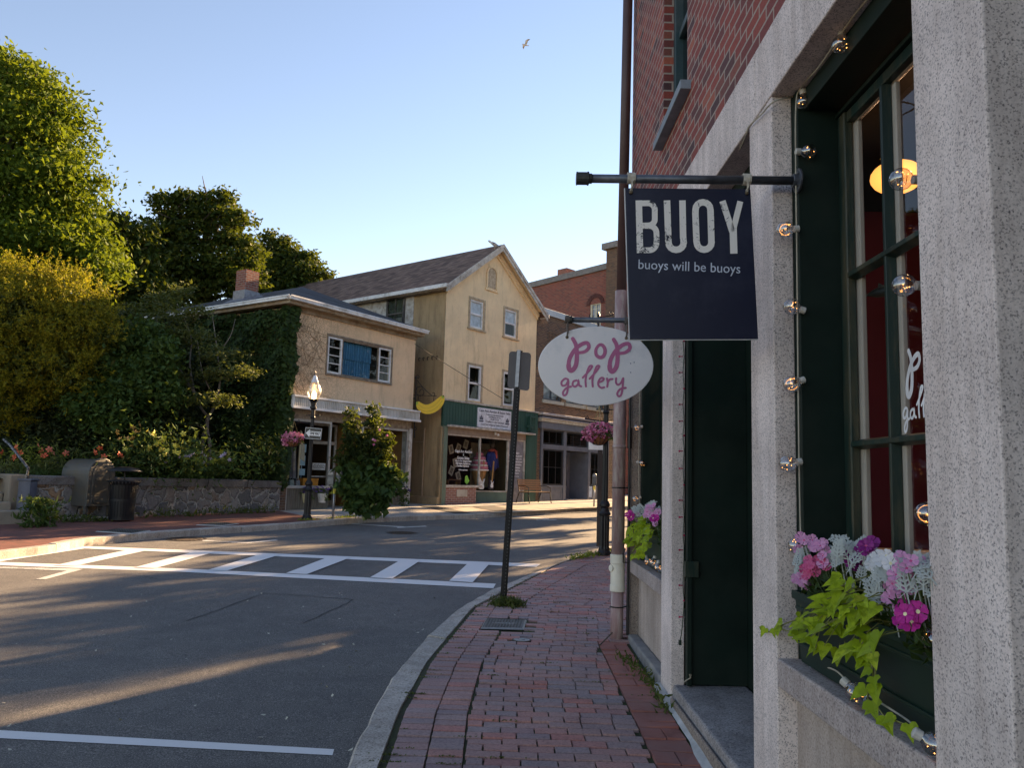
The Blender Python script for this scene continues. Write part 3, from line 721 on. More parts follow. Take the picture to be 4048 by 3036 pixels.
# bays: recess, sills, bulkheads
def sill(y0, y1):
    MB().box(WX-.002, WX+.40, y0+.003, y1-.003, .828, .945).build('sill', GR2, shop, bevel=.008)
    z0 = gz(y0)-.2
    MB().box(WX+.085, WX+.13, y0, y1, z0, .826).build('bulkhead', PANEL, shop)
    MB().box(WX-.015, WX+.083, y0+.003, y1-.003, z0, gz((y0+y1)/2)+.07).build('base_course', BASE, shop, bevel=.015)
GR2 = granite('granite_sill', (.44, .36, .34), (.09, .08, .09), (.58, .50, .47), .9)
PANEL = granite('granite_panel', (.48, .39, .34), (.26, .21, .19), (.56, .47, .42), .9, .85)
BASE = M('slate_base', (.17, .17, .18), .85, 0, .25, 6, dirt=(.30, .29, .27), dirt_amt=.4, bmp=.4)
sill(2.25, 3.53); sill(6.15, 7.72); sill(.55, 1.90)
def greenbay(y0, y1, far_stile=True):
    """window bay: green casing boards in the recess, then the sashes"""
    mb = MB(); X0, X1 = WX+.095, WX+.285
    mb.box(X0, X1, y1-.07, y1+.02, .946, H1-.002)              # far casing board, faces the camera
    mb.box(X0, X1, y0-.02, y0+.05, .946, H1-.002)
    mb.box(X0+.03, X1+.06, y0+.05, y1-.07, H1-.10, H1-.003)    # soffit board
    mb.box(X0+.17, X1+.06, y0+.05, y1-.07, 3.345, H1-.12)      # head
    mb.build('casing', GREEN, shop, bevel=.004)
GX = WX+.285
greenbay(2.25, 3.53); greenbay(6.15, 7.72)
def sashes(y0, y1, z0, z1, ny, zs, name='window'):
    f = MB(); X0, X1 = GX, GX+.055
    f.box(X0-.012, X0+.028, y1-.07, y1, z0, z1).box(X0-.03, X1, y0, y0+.07, z0, z1).box(X0-.02, X1, y0+.07, y1-.07, z0, z0+.09).box(X0, X1, y0+.07, y1-.07, z1-.05, z1)
    w = f.build(name, GREENW, shop, bevel=.006)
    m = MB(); st = (y1-y0-.14)/ny
    for i in range(1, ny):
        y = y1-.07-i*st; m.prism([(X0-.008, y-.008, z0+.09), (X0-.008, y+.008, z0+.09), (X0+.03, y+.02, z0+.09), (X0+.03, y-.02, z0+.09)], (0, 0, z1-z0-.14))
    for z in zs:
        m.prism([(X0-.012, y0+.07, z-.010), (X0-.012, y0+.07, z+.010), (X0+.03, y0+.07, z+.022), (X0+.03, y0+.07, z-.022)], (0, y1-y0-.14, 0))
    m.build('muntins', GREENW, w, bevel=.003)
    MB().add([(X0+.022, y0+.03, z0+.05), (X0+.022, y1-.03, z0+.05), (X0+.022, y1-.03, z1-.02), (X0+.022, y0+.03, z1-.02)], [(0, 1, 2, 3)]).build('pane', GLS, w)
    return w
win1 = sashes(2.30, 3.45, .95, 3.345, 3, (1.862, 2.597))
win2 = sashes(6.20, 7.65, .95, 3.345, 3, (1.862, 2.597))
# interior casing and room behind the first window
ins = MB(); X = GX+.032
ins.box(X, X+.012, 3.352, 3.40, .96, 3.33).box(X+.001, X+.022, 3.343, 3.3515, .96, 3.32).box(X, X+.02, 2.995, 3.055, .96, 3.29).box(X, X+.02, 2.665, 2.725, .96, 3.29).box(X, X+.02, 2.36, 2.42, .96, 3.29).box(X, X+.012, 2.43, 3.351, 3.291, 3.34)
ins.build('interior_casing', BEIGE, shop, bevel=.004)
room = MB(); Z0r, Z1r = .9, 4.4
room.add([(X-.02, 3.862, Z0r), (1.742, 3.862, Z0r), (1.742, 3.862, Z1r), (X-.02, 3.862, Z1r)], [(0, 1, 2, 3)], 0)
room.add([(1.742, 3.862, Z0r), (1.742, 5.84, Z0r), (1.742, 5.84, Z1r), (1.742, 3.862, Z1r)], [(0, 1, 2, 3)], 0)
room.add([(1.742, 5.84, Z0r), (1.5, 5.84, Z0r), (1.5, 5.84, Z1r), (1.742, 5.84, Z1r)], [(0, 1, 2, 3)], 0)
room.add([(1.5, 7.6, Z0r), (4.6, 7.6, Z0r), (4.6, 7.6, Z1r), (1.5, 7.6, Z1r)], [(0, 1, 2, 3)], 0)
room.add([(4.6, .6, Z0r), (4.6, 7.6, Z0r), (4.6, 7.6, Z1r), (4.6, .6, Z1r)], [(0, 1, 2, 3)], 0)
room.add([(X, .6, Z0r), (4.6, .6, Z0r), (4.6, .6, Z1r), (X, .6, Z1r)], [(0, 1, 2, 3)], 0)
room.add([(X-.02, 3.47, H1-.02), (X-.02, .6, H1-.02), (4.6, .6, Z1r), (4.6, 7.6, Z1r), (1.5, 7.6, Z1r), (1.5, 3.86, Z1r)], [(0, 1, 2, 3, 4, 5)], 1)
room.add([(X-.02, .6, .93), (4.6, .6, .93), (4.6, 3.86, .93), (X-.02, 3.86, .93)], [(0, 1, 2, 3)], 2).add([(1.742, 3.86, .93), (4.6, 3.86, .93), (4.6, 7.6, .93), (1.742, 7.6, .93)], [(0, 1, 2, 3)], 2)
room.build('interior', [MAROON, DARKIN, BEIGE], shop)
# near bay (only its far edge is in the picture)
MB().box(WX+.25, WX+.3, .55, 1.88, .946, H1-.002).build('casing', GREEN, shop, bevel=.004)
# entry: step, side boards, door
st = MB(); st.hexa([(WX-.0, 3.875, -.1), (WX+.525, 3.875, -.1), (WX+.525, 5.775, -.1), (WX-.0, 5.775, -.1)], [(WX+.012, 3.875, .262), (WX+.525, 3.875, .27), (WX+.525, 5.775, .287), (WX+.012, 5.775, .279)])
st.build('door_step', GRS, shop, bevel=.015)
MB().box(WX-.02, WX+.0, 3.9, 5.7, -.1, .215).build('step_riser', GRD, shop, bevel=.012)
e = MB(); e.box(WX+.097, WX+.13, 5.70, 5.765, .289, H1-.12).box(WX+.13, WX+.53, 5.735, 5.78, .289, H1-.12).box(WX+.53, WX+.56, 3.9, 5.78, .28, H1-.12).box(WX+.14, WX+.53, 3.9, 5.78, H1-.10, H1-.003).box(WX+.097, WX+.56, 3.862, 3.905, .28, H1-.12)
e.build('entry_panelling', GREEN, shop, bevel=.004)
d = MB(); d.box(WX+.49, WX+.529, 4.15, 5.1, .29, 2.6); d = d.build('door', GREENW, shop, bevel=.01)
MB().ball((WX+.45, 4.25, 1.3), .03).tube([(WX+.46, 4.25, 1.3), (WX+.49, 4.25, 1.3)], .012).build('door_knob', M('brass', (.5, .35, .12), .3, 1), d)
q = PY(2737, 2252, 5.70); MB().box(q.x-.05, q.x+.045, 5.695, 5.733, q.z-.055, q.z+.055).build('junction_box', GREENW, shop, bevel=.004)
# mortar fillet along the wall foot
mb = MB(); g = random.Random(4); pts = [(WX-.055+g.uniform(-.015, .015), y/10*1.0, 0) for y in range(20, 64, 2)]
vs = []
for (x, y, _) in pts: vs += [(x, y, gz(y)+.003), (WX-.002, y, gz(y)+.03+g.uniform(0, .01))]
tag(MB().add(vs, [(2*i, 2*i+2, 2*i+3, 2*i+1) for i in range(len(pts)-1)]).build('mortar_fillet', M('mortar', (.40, .40, .40), .9, 0, .2, 10, bmp=.5)), kind='structure')
# red square tiles between bricks and wall
g = random.Random(8); vs = []; fs = []
TILE = M('red_tile', (.36, .125, .10), .8, 0, .3, 5, dirt=(.22, .12, .11), dirt_amt=.4, bmp=.35, bscale=40)
y = 3.6
tl = MB()
while y < 7.5:
    ly = g.choice((.20, .10, .10, .21)); x0 = .86 if y > 5.0 else .86
    for (a, b) in (((x0, x0+.14), (x0+.14, WX-.05)) if ly > .15 and g.random() > .5 else ((x0, WX-.05),)):
        z = [gz(y)+.004+g.gauss(0, .003) for _ in range(4)]
        tl.hexa([(a+.004, y+.004, z[0]-.05), (b-.004, y+.004, z[1]-.05), (b-.004, y+ly-.004, z[2]-.05), (a+.004, y+ly-.004, z[3]-.05)],
                [(a+.004, y+.004, z[0]), (b-.004, y+.004, z[1]), (b-.004, y+ly-.004, z[2]), (a+.004, y+ly-.004, z[3])])
    y += ly
tag(tl.build('border_paving', TILE), kind='structure')

# ------------------------------------------------------------------ downpipe with its joints and straps
dp = thing('downpipe', 'tall weathered pinkish brown downpipe on the corner with a cream plastic coupling near its foot', 'downpipe', (1.055, 7.75, .18))
PINK = M('worn_pipe_paint', (.33, .21, .21), .6, 0, .25, 4, dirt=(.52, .46, .42), dirt_amt=.25, dirt_scale=14, stretch=(1, 1, .22))
PBR = M('brown_pipe', (.075, .038, .036), .5, 0, .2, 3)
MB().tube([(1.055, 7.75, .2), (1.058, 7.75, .66)], .060, 20).tube([(1.058, 7.75, .96), (1.06, 7.75, 3.56)], .062, 20).tube([(1.059, 7.75, 2.0), (1.059, 7.75, 2.03)], .066, 20).build('lower_pipe', PINK, dp, smooth=True)
MB().tube([(1.062, 7.76, 3.50), (1.115, 7.80, 8.7)], .050, 20).build('upper_pipe', PBR, dp, smooth=True)
CRM = M('cream_plastic', (.70, .66, .56), .45, 0, .06, 3, dirt=(.5, .45, .36), dirt_amt=.2)
cc = MB().lathe([(.062, .64), (.073, .645), (.073, .70), (.068, .705), (.068, .90), (.073, .905), (.073, .985), (.063, .99)], (1.058, 7.75, 0), 24)
cc.tube([(1.005, 7.73, .86), (.985, 7.72, .86)], .032, 14); cc.build('coupling', CRM, dp, bevel=.003)
for z in (1.62, .50): MB().lathe([(.0655, z-.006), (.068, z-.004), (.068, z+.004), (.0655, z+.006)], (1.058, 7.75, 0), 18).tube([(1.12, 7.75, z), (1.20, 7.77, z+.01)], .008, 6).build('strap', BLK, dp)
cd = thing('conduit', 'thin black conduit running up the stone corner behind the downpipe', 'conduit', (1.15, 7.70, .2))
MB().tube([(1.15, 7.70, .25), (1.152, 7.70, 3.4)], .013, 8).tube([(1.15, 7.70, 2.0), (1.15, 7.70, 2.2)], .022, 8).tube([(1.12, 7.69, 1.05), (1.10, 7.69, 1.0), (1.10, 7.69, .92), (1.15, 7.69, .92)], .007, 6).build('tube', BLK, cd)

# ------------------------------------------------------------------ hanging signs
def hook(mb, x, y, zt, zb):
    mb.tube([(x, y, zt), (x+.004, y-.004, (zt+zb)/2), (x, y, zb)], .006, 8)
NAVY = M('navy_board', (.010, .013, .034), .38, 0, .12, 2, dirt=(.03, .035, .06), dirt_amt=.15, spec=.3)
def worn_letter():
    m, nt, b = newmat('worn_letters'); v = coords(nt); n = noise(nt, v, 26, 6, .8, 2.0); n2 = noise(nt, v, 6, 3)
    f = N(nt, 'ShaderNodeMath', operation='MULTIPLY_ADD'); L(nt, n2.outputs[0], f.inputs[0]); f.inputs[1].default_value = .9; L(nt, n.outputs[0], f.inputs[2])
    c = mix(nt, ramp(nt, f.outputs[0], [(.835, (0, 0, 0)), (.845, (1, 1, 1))]).outputs[0], (.012, .014, .03), (.80, .76, .72))
    L(nt, c, b.inputs['Base Color']); b.inputs['Roughness'].default_value = .6; return m
YS = 3.45
bs = thing('hanging_shop_sign', 'navy square board with big worn white capitals, hung by rope from an iron pipe', 'shop sign', (.78, YS, 2.3))
cor = [PY(2471, 742, YS), PY(2967, 746, YS), PY(2998, 1340, YS), PY(2490, 1342, YS)]
MB().prism(cor, (0, .014, 0)).build('board', NAVY, bs, bevel=.003)
EDGE = M('board_edge', (.55, .55, .56), .6); MB().prism([cor[0]+Vector((-.003, .003, 0)), cor[0]+Vector((0, .003, 0)), cor[3]+Vector((0, .003, 0)), cor[3]+Vector((-.003, .003, 0))], (0, .01, 0)).prism([cor[3]+Vector((0, .003, 0)), cor[2]+Vector((0, .003, 0)), cor[2]+Vector((0, .003, -.003)), cor[3]+Vector((0, .003, -.003))], (0, .01, 0)).build('edge_trim', EDGE, bs)
def zb(x, y, l=0): return PY(2000+x*.7534, y*.7534, YS-.0015-.0004*l)     # pixels of a zoomed crop
def arc(cx, cy, rx, ry, a0, a1, k=8): return [(cx+rx*math.cos(R(a0+(a1-a0)*i/k)), cy+ry*math.sin(R(a0+(a1-a0)*i/k))) for i in range(k+1)]
WL = worn_letter(); lt = MB(); wB = 34
ribbon(lt, [(697, 1050), (704, 1327)], wB, zb, cap='')
lt2 = lambda pts, w=wB: ribbon(lt, pts, w, lambda x, y, l: zb(x, y, 1+l), cap='')
lt2([(695, 1066)]+arc(745, 1100, 36, 35, -90, 0)+[(781, 1140)]+arc(745, 1150, 36, 32, 0, 90)+[(700, 1183)], 30)
lt2([(700, 1184)]+arc(752, 1222, 38, 38, -90, 0)+[(791, 1265)]+arc(752, 1272, 38, 40, 0, 90)+[(703, 1312)], 30)
lt2([(845, 1050), (853, 1270)]+arc(893, 1272, 40, 38, 180, 0)+[(930, 1250), (926, 1050)], 34)
lt2([(994, 1120)]+arc(1034, 1098, 39, 38, 180, 360)+[(1075, 1150), (1078, 1265)]+arc(1040, 1270, 39, 39, 0, 180)+[(1000, 1265), (994, 1118)], 34)
lt2([(1136, 1053), (1188, 1215)], 33); lt2([(1230, 1055), (1190, 1215)], 31); lt2([(1192, 1190), (1196, 1330)], 38)
lt.build('lettering', WL, bs)
TAG = M('tagline_paint', (.50, .55, .66), .6)
tc = zb(962, 1400, 1); TT = Matrix.Translation(tc) @ Matrix.Rotation(R(90), 4, 'X') @ Matrix.Rotation(R(-1.0), 4, 'Z')
text('buoys will be buoys', .062, TT, TAG, bs, 'lettering', .0006, width=.452)
GROM = M('old_bolt', (.16, .12, .08), .6, .6)
for i, (x, zt) in enumerate(((.507, 3.035), (1.015, 3.045))):
    c = zb(*((655, 1010) if i == 0 else (1262, 1014))); MB().ball(c+Vector((0, -.006, 0)), (.009, .008, .009), 10).build('bolt', GROM, bs)
    px_, pz_ = c.x, c.z; pz = 3.03+(c.x-.27)*.02
    r = MB()
    for k in range(6):
        xx = px_-.014+k*.006; r.tube([(xx+.0, YS+.001+.0235*math.cos(a), pz+.0235*math.sin(a)) for a in [j*math.pi/5 for j in range(11)]], .0036, 6, cap=False)
    r.tube(smooth_path([(px_-.005, YS-.02, pz-.01), (px_+.006, YS-.018, pz-.035), (px_-.002, YS-.008, c.z+.012), c], 4), .0034, 6)
    r.tube(smooth_path([(px_+.012, YS-.02, pz-.01), (px_+.001, YS-.016, pz-.03), (px_+.004, YS-.008, c.z+.01), c], 4), .003, 6)
    r.build('rope', ROPE, bs)
br = thing('sign_bracket', 'long grey iron pipe bracket holding the navy square sign', 'bracket', (WX+.1, YS, 3.03))
MB().tube([(.31, YS, 3.028), (1.262, YS, 3.046)], .0195, 16).build('pipe', PIPE, br, smooth=True)
MB().tube([(.262, YS, 3.027), (.318, YS, 3.028)], .0285, 16).tube([(.262, YS, 3.027), (.268, YS, 3.027)], .0305, 16).tube([(.311, YS, 3.028), (.319, YS, 3.028)], .031, 16).tube([(.318, YS, 3.028), (.333, YS, 3.0283)], .023, 14).build('end_cap', M('end_cap_iron', (.05, .055, .05), .6, .5, .3, 30), br, bevel=.002)
fl = MB().tube([(1.255, YS, 3.046), (1.265, YS, 3.046)], .055, 20).tube([(1.235, YS, 3.046), (1.258, YS, 3.046)], .030, 16)
for a in (45, 135, 225, 315): fl.tube([(1.25, YS+.038*math.cos(R(a)), 3.046+.038*math.sin(R(a))), (1.257, YS+.038*math.cos(R(a)), 3.046+.038*math.sin(R(a)))], .007, 6)
fl.build('flange', PIPE, br, bevel=.002)

YP = 5.70
ps = thing('hanging_shop_sign', 'white oval board with pink script lettering, hung by rope behind the navy sign', 'shop sign', (.6, YP, 2.2))
WBD = M('white_board', (.80, .76, .77), .35, 0, .03, 2, dirt=(.50, .52, .56), dirt_amt=.1, dirt_scale=1.5)
ov = [PY(2355.5+228*math.cos(a), 1446.5+157*math.sin(a), YP) for a in [2*math.pi*i/64 for i in range(64)]]
MB().prism(ov, (0, .02, 0)).build('board', WBD, ps, bevel=.004)
def zp(x, y, l=0): return PY(2000+x*.5425, 1150+y*.5425, YP-.002-.0004*l)
PINKL = M('pink_paint', (.50, .13, .27), .5, 0, .08, 8)
def sm(pts, k=6): return [(p.x, p.y) for p in smooth_path([(a, b, 0) for a, b in pts], k)]
POP = [[(487, 348), (510, 395), (517, 470), (508, 545), (478, 580), (458, 560), (464, 495), (505, 425), (555, 387), (593, 380), (604, 412), (575, 442), (533, 450)],
       [(672, 400), (655, 430), (660, 468), (688, 485), (714, 470), (722, 430), (706, 398), (686, 392), (670, 402)],
       [(785, 354), (808, 400), (814, 478), (805, 550), (777, 587), (757, 565), (763, 500), (804, 432), (854, 392), (893, 386), (903, 418), (872, 447), (830, 455)]]
GAL = [[(452, 645), (430, 640), (405, 665), (411, 690), (437, 685), (454, 655), (452, 700), (442, 750), (422, 762), (416, 738), (442, 707), (474, 697)],
       [(515, 652), (492, 660), (486, 686), (504, 698), (524, 680), (528, 655), (532, 685), (548, 696)],
       [(560, 632), (600, 590), (626, 556), (624, 545), (607, 552), (590, 595), (580, 650), (583, 696)], [(610, 640), (652, 592), (678, 556), (676, 545), (660, 552), (642, 598), (630, 650), (632, 697)],
       [(672, 668), (704, 655), (712, 638), (694, 634), (676, 655), (674, 688), (694, 706), (716, 702)],
       [(736, 638), (741, 668), (738, 698)], [(741, 668), (756, 646), (776, 642)],
       [(803, 636), (802, 668), (816, 684), (838, 670), (852, 640)], [(854, 636), (850, 700), (840, 755), (822, 768), (811, 748), (832, 716), (873, 706)]]
def script(mb, zf, k=1.0):
    for i, s_ in enumerate(POP): q = sm(s_); n = len(q); ribbon(mb, q, [(30 if i != 1 else 27)*k*(.75+.25*math.sin(math.pi*j/(n-1))+(.18 if i != 1 and j < n*.45 else 0)) for j in range(n)], lambda x, y, l, i=i: zf(x, y, l+i*.3))
    for i, s_ in enumerate(GAL): q = sm(s_); ribbon(mb, q, 15*k, lambda x, y, l, i=i: zf(x, y, l+i*.25))
sp = MB(); script(sp, zp); sp.build('lettering', PINKL, ps)
# wear marks on the oval board
for (x, y, r) in ((905, 440, 3), (934, 520, 3), (909, 528, 3), (909, 594, 3), (740, 610, 2)): MB().add([zp(x-r, y-r*1.5, 3), zp(x+r, y-r*1.5, 3), zp(x+r, y+r*1.5, 3), zp(x-r, y+r*1.5, 3)], [(0, 1, 2, 3)]).build('scratch', M('scratch', (.12, .14, .25), .7), ps)
for (x, y) in ((445, 337), (877, 343)):
    c = zp(x, y); MB().ball(c, (.012, .01, .012), 10).build('bolt', GROM, ps)
    r = MB(); zt = 2.84
    for k in range(5): r.tube([(c.x+.002, YP+.02*math.cos(a), zt-.035-k*.014+.013*math.sin(a)) for a in [j*math.pi/4 for j in range(9)]], .006, 6, cap=False)
    r.tube([(c.x, YP, zt+.02), (c.x+.002, YP, zt-.1), c], .006, 6)
    for k in range(3): r.tube([(c.x-.01+k*.01, YP+.026*math.cos(a), zt+.026*math.sin(a)) for a in [j*math.pi/5 for j in range(11)]], .005, 6, cap=False)
    r.build('rope', M('old_rope', (.14, .12, .11), .95, 0, .3, 60, bmp=.5, bscale=200), ps)
b2 = thing('sign_bracket', 'iron pipe bracket holding the white oval sign', 'bracket', (WX+.1, YP, 2.84))
MB().tube([(.42, YP, 2.838), (1.27, YP, 2.852)], .019, 14).build('pipe', PIPE, b2, smooth=True)
MB().tube([(.372, YP, 2.837), (.425, YP, 2.838)], .027, 14).build('end_cap', M('end_cap_iron', (.05, .055, .05)), b2, bevel=.002)
MB().tube([(1.255, YP, 2.852), (1.268, YP, 2.852)], .055, 18).build('flange', PIPE, b2)

# ------------------------------------------------------------------ lettering on the near window, things behind the glass
a = PX(3563, 1385, GX); ux = .00072
wl = MB(); script(wl, lambda x, y, l: Vector((GX+.0155-.0004*l, a.y-(x-452)*ux*.92, a.z-(y-340)*ux)), 1.0)
wl.build('lettering', M('white_vinyl', (.78, .78, .80), .5), win1)
c = PY(3560, 705, 3.9); lamp = thing('pendant_lamp', 'glowing orange oval lamp shade hanging inside the near shop window', 'lamp', (0, 0, 0))
c = Vector((2.6, 2.6*ray(3545, 700).y/ray(3545, 700).x, 0)); c.z = CAMZ+ray(3545, 700).z/ray(3545, 700).x*2.6; lamp.location = c
lp = bpy.data.lights.new('pendant_light', 'POINT'); lp.energy = 7; lp.color = (1, .62, .38); lp.shadow_soft_size = .12; lo_ = bpy.data.objects.new('pendant_light', lp); COL.objects.link(lo_); lo_.parent = lamp; lo_.location = (-.25, -.9, -.35)
MB().ball(c, (.17, .17, .11), 24).build('shade', emis('lamp_glow', (1.0, .42, .10), .32), lamp, smooth=True)
MB().tube([c+Vector((0, 0, .1)), (c.x, c.y, max(4.2, c.z+.5))], .004, 6).build('cord', BLK, lamp)
d = ray(3500, 1150); c = Vector((1.72, 1.72*d.y/d.x, CAMZ+d.z/d.x*1.72)); fish = thing('hanging_fish', 'small grey green fish ornament hanging on a thread behind the near window', 'ornament', c)
prof = [(.0, -.085), (.010, -.07), (.022, -.04), (.027, 0), (.022, .035), (.012, .06), (.002, .078)]
FT = Matrix.Translation(c) @ Matrix.Rotation(R(-18), 4, 'Z') @ Matrix.Rotation(R(78), 4, 'Y')
m_ = MB(FT); m_.lathe(prof, (0, 0, 0), 14); m_.add([(0, 0, -.075), (.03, .004, -.115), (.012, 0, -.10), (-.03, -.004, -.115)], [(0, 1, 2), (0, 2, 3)]).add([(-.02, 0, .01), (-.045, 0, -.02), (-.018, 0, -.03)], [(0, 1, 2)])
m_.build('body', M('fish_paint', (.10, .14, .13), .4, 0, .4, 40), fish, smooth=True)
MB().tube([c+Vector((0, 0, .02)), c+Vector((0, 0, .5))], .0012, 4).build('thread', WHT, fish)
d = ray(3560, 2140); c = Vector((1.70, 1.70*d.y/d.x, CAMZ+d.z/d.x*1.7)); dish = thing('white_dish', 'wide white dish standing inside the near window above the flowers', 'dish', (c.x, c.y, .94))
MB().lathe([(.03, .94), (.05, 1.0), (.12, 1.22), (.20, 1.40), (.205, 1.41), (.19, 1.40), (.09, 1.25), (.01, 1.22)], (c.x+.04, c.y, 0), 28).build('bowl', M('porcelain', (.75, .68, .60), .3), dish, smooth=True)
d = ray(3668, 2160); c = Vector((1.62, 1.62*d.y/d.x, .95)); v_ = thing('green_vase', 'small green glazed vase behind the near window pane', 'vase', c)
MB().lathe([(.04, .0), (.055, .1), (.05, .2), (.03, .26), (.035, .30), (.05, .33), (.045, .33), (.02, .3), (.01, .2)], c+Vector((0, 0, 0)), 20).build('body', M('green_glaze', (.03, .16, .13), .2), v_, smooth=True)
# ------------------------------------------------------------------ tan stucco shop with ivy (left)
O1 = G(1096, 2018); T1 = frame((O1.x, O1.y, 0), 34)
sh1 = thing('stucco_shop', 'low tan stucco shop with ivy covered side, dark hipped roof and corrugated white fascia', 'building', (O1.x, O1.y, .6), R(90-34))
ALU = M('grey_aluminium', (.42, .42, .41), .45, .5, .1, 5, dirt=(.25, .22, .19), dirt_amt=.3)
CORR = M('corrugated_white', (.50, .50, .49), .5, .2, .08, 3, dirt=(.28, .25, .21), dirt_amt=.4, stretch=(1, 1, .3))
CORG = M('corrugated_grey', (.20, .19, .17), .6, .3, .2, 3, dirt=(.10, .085, .07), dirt_amt=.6, stretch=(1, 1, .3))
WW = 5.62
mb = MB(T1); mb.wallholes(0, WW, 3.88, 6.52, [(1.55, 4.42, 4.74, 5.90)], 0, .16); mb.build('wall', STU1, sh1)
mb = MB(T1)
mb.box(0, .02, .02, 9.6, .3, 6.5).box(WW-.02, WW, .02, 9.6, .3, 6.5).box(0, WW, 9.55, 9.6, .3, 6.5)
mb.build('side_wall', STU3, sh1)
MB(T1).box(-.03, .25, -.03, .35, .3, 3.3).build('brick_pier', BRB, sh1)
MB(T1).box(WW-.14, WW+.02, -.02, .3, .3, 3.3).build('pier', WHW, sh1)
def corrug(u0, u1, y, z0, z1, mat, name, parent, T, pitch=.075, amp=.012):
    vs = []; n = int((u1-u0)/pitch*4); 
    for i in range(n+1):
        u = u0+(u1-u0)*i/n; o = y-amp*(1 if (i % 4) in (1, 2) else -1)
        vs += [(u, o, z0), (u, o, z1)]
    return MB(T).add(vs, [(2*i, 2*i+2, 2*i+3, 2*i+1) for i in range(n)]).build(name, mat, parent)
fa = MB(T1).box(.12, 5.72, -.27, -.001, 3.55, 3.585).box(.10, 5.74, -.30, -.24, 3.53, 3.60).box(.12, 5.70, -.30, -.001, 3.865, 3.92).box(.12, .16, -.26, -.001, 3.585, 3.865).box(5.66, 5.70, -.26, -.001, 3.585, 3.865).build('fascia', WHT, sh1, bevel=.004)
corrug(.16, 5.66, -.255, 3.59, 3.862, CORR, 'corrugated_sheet', fa, T1)
MB(T1).box(.05, WW-.02, .0, .10, 3.26, 3.545).build('lintel', TRIMB, sh1, bevel=.004)
# upper picture window with side casements
fr = MB(T1)
for (a, b, z0, z1) in ((1.55, 2.17, 4.74, 5.90), (3.80, 4.42, 4.74, 5.90)): pass
fr.box(1.50, 4.47, -.03, .0, 5.905, 5.97).box(1.50, 4.47, -.05, .0, 4.68, 4.735).box(1.50, 1.548, -.03, 0, 4.735, 5.905).box(4.422, 4.47, -.03, 0, 4.735, 5.905)
w_ = fr.build('window', TRIMB, sh1, bevel=.004)
for (a, b) in ((1.56, 2.16), (3.82, 4.41)):
    cs = MB(T1)
    cs.box(a, a+.06, .0, .06, 4.75, 5.89).box(b-.06, b, .0, .06, 4.75, 5.89).box(a+.06, b-.06, .0, .06, 5.83, 5.89).box(a+.06, b-.06, .0, .06, 4.75, 4.81)
    for k in range(1, 4): cs.box(a+.06, b-.06, .01, .05, 4.81+k*.255-.012, 4.81+k*.255+.012)
    cs.build('casement', WHT, w_, bevel=.003)
MB(T1).box(2.165, 2.20, .0, .06, 4.75, 5.89).box(3.78, 3.815, .0, .06, 4.75, 5.89).box(2.2, 3.78, .0, .06, 5.85, 5.89).box(2.2, 3.78, .0, .06, 4.75, 4.78).build('frame', TRIMB, w_)
MB(T1).add([(1.56, .035, 4.75), (4.42, .035, 4.75), (4.42, .035, 5.89), (1.56, .035, 5.89)], [(0, 1, 2, 3)]).build('pane', GLS, w_)
BLUEC = M('blue_curtain', (.035, .16, .28), .9, 0, .3, 5, stretch=(6, 6, .3))
cu = MB(T1); vs = []; n = 70
for i in range(n+1):
    u = 2.22+1.35*i/n; o = .14+.018*math.sin(i*.9)+.012*math.sin(i*2.1); vs += [(u, o, 4.78), (u, o, 5.32), (u, o-.03, 5.30), (u, o-.03, 5.84-.12*i/n*0)]
cu.add(vs, [(4*i, 4*i+4, 4*i+5, 4*i+1) for i in range(n)]+[(4*i+2, 4*i+6, 4*i+7, 4*i+3) for i in range(n)]); cu.build('curtain', BLUEC, w_)
MB(T1).box(1.5, 4.5, .35, .4, 4.7, 5.95).build('blind', DARKIN, w_)
# storefront
f = MB(T1)
f.box(.26, .33, .02, .10, .6, 3.26).box(1.86, 1.93, .02, .10, 1.22, 3.26).box(.33, 1.86, .02, .10, 3.19, 3.26).box(.22, 1.95, -.03, .12, 1.22, 1.30)
shopw = f.build('shop_window', ALU, sh1, bevel=.004)
fr_ = MB(T1).box(3.25, 3.32, .02, .10, 1.22, 3.26).box(5.42, 5.49, .02, .10, .6, 3.26).box(3.32, 5.42, .02, .10, 3.19, 3.26).box(3.22, 5.50, -.03, .12, 1.22, 1.30).build('shop_window', ALU, sh1, bevel=.004)
MB(T1).add([(.33, .06, 1.3), (1.86, .06, 1.3), (1.86, .06, 3.19), (.33, .06, 3.19)], [(0, 1, 2, 3)]).build('pane', GLS, shopw)
MB(T1).add([(3.32, .06, 1.3), (5.42, .06, 1.3), (5.42, .06, 3.19), (3.32, .06, 3.19)], [(0, 1, 2, 3)]).build('pane', GLS, fr_)
corrug(.33, 1.92, .03, .5, 1.22, CORG, 'bulkhead', sh1, T1, .09, .012); corrug(3.28, 5.42, .03, .5, 1.22, CORG, 'bulkhead', sh1, T1, .09, .012)
dr = MB(T1).box(1.97, 2.05, .98, 1.04, .62, 3.26).box(3.0, 3.08, .98, 1.04, .62, 3.26).box(2.05, 3.0, .98, 1.04, 2.6, 2.7).box(2.05, 3.0, .98, 1.04, .62, .82).box(2.05, 3.0, .98, 1.04, 1.55, 1.6).box(2.05, 3.0, .98, 1.04, 3.19, 3.26).build('door', WHW, sh1, bevel=.004)
MB(T1).add([(2.05, 1.01, .82), (3.0, 1.01, .82), (3.0, 1.01, 3.19), (2.05, 1.01, 3.19)], [(0, 1, 2, 3)]).build('pane', GLD, dr)
cl = MB(T1).box(2.08, 2.62, .955, .965, 1.78, 2.0).build('closed_sign', WHT, dr)
text('CLOSED', .15, facetext(T1, 2.35, 1.89, .952), BLK, cl, 'lettering', .001, width=.46)
OCH = M('ochre_wall', (.22, .11, .035), .9, 0, .2, 1)
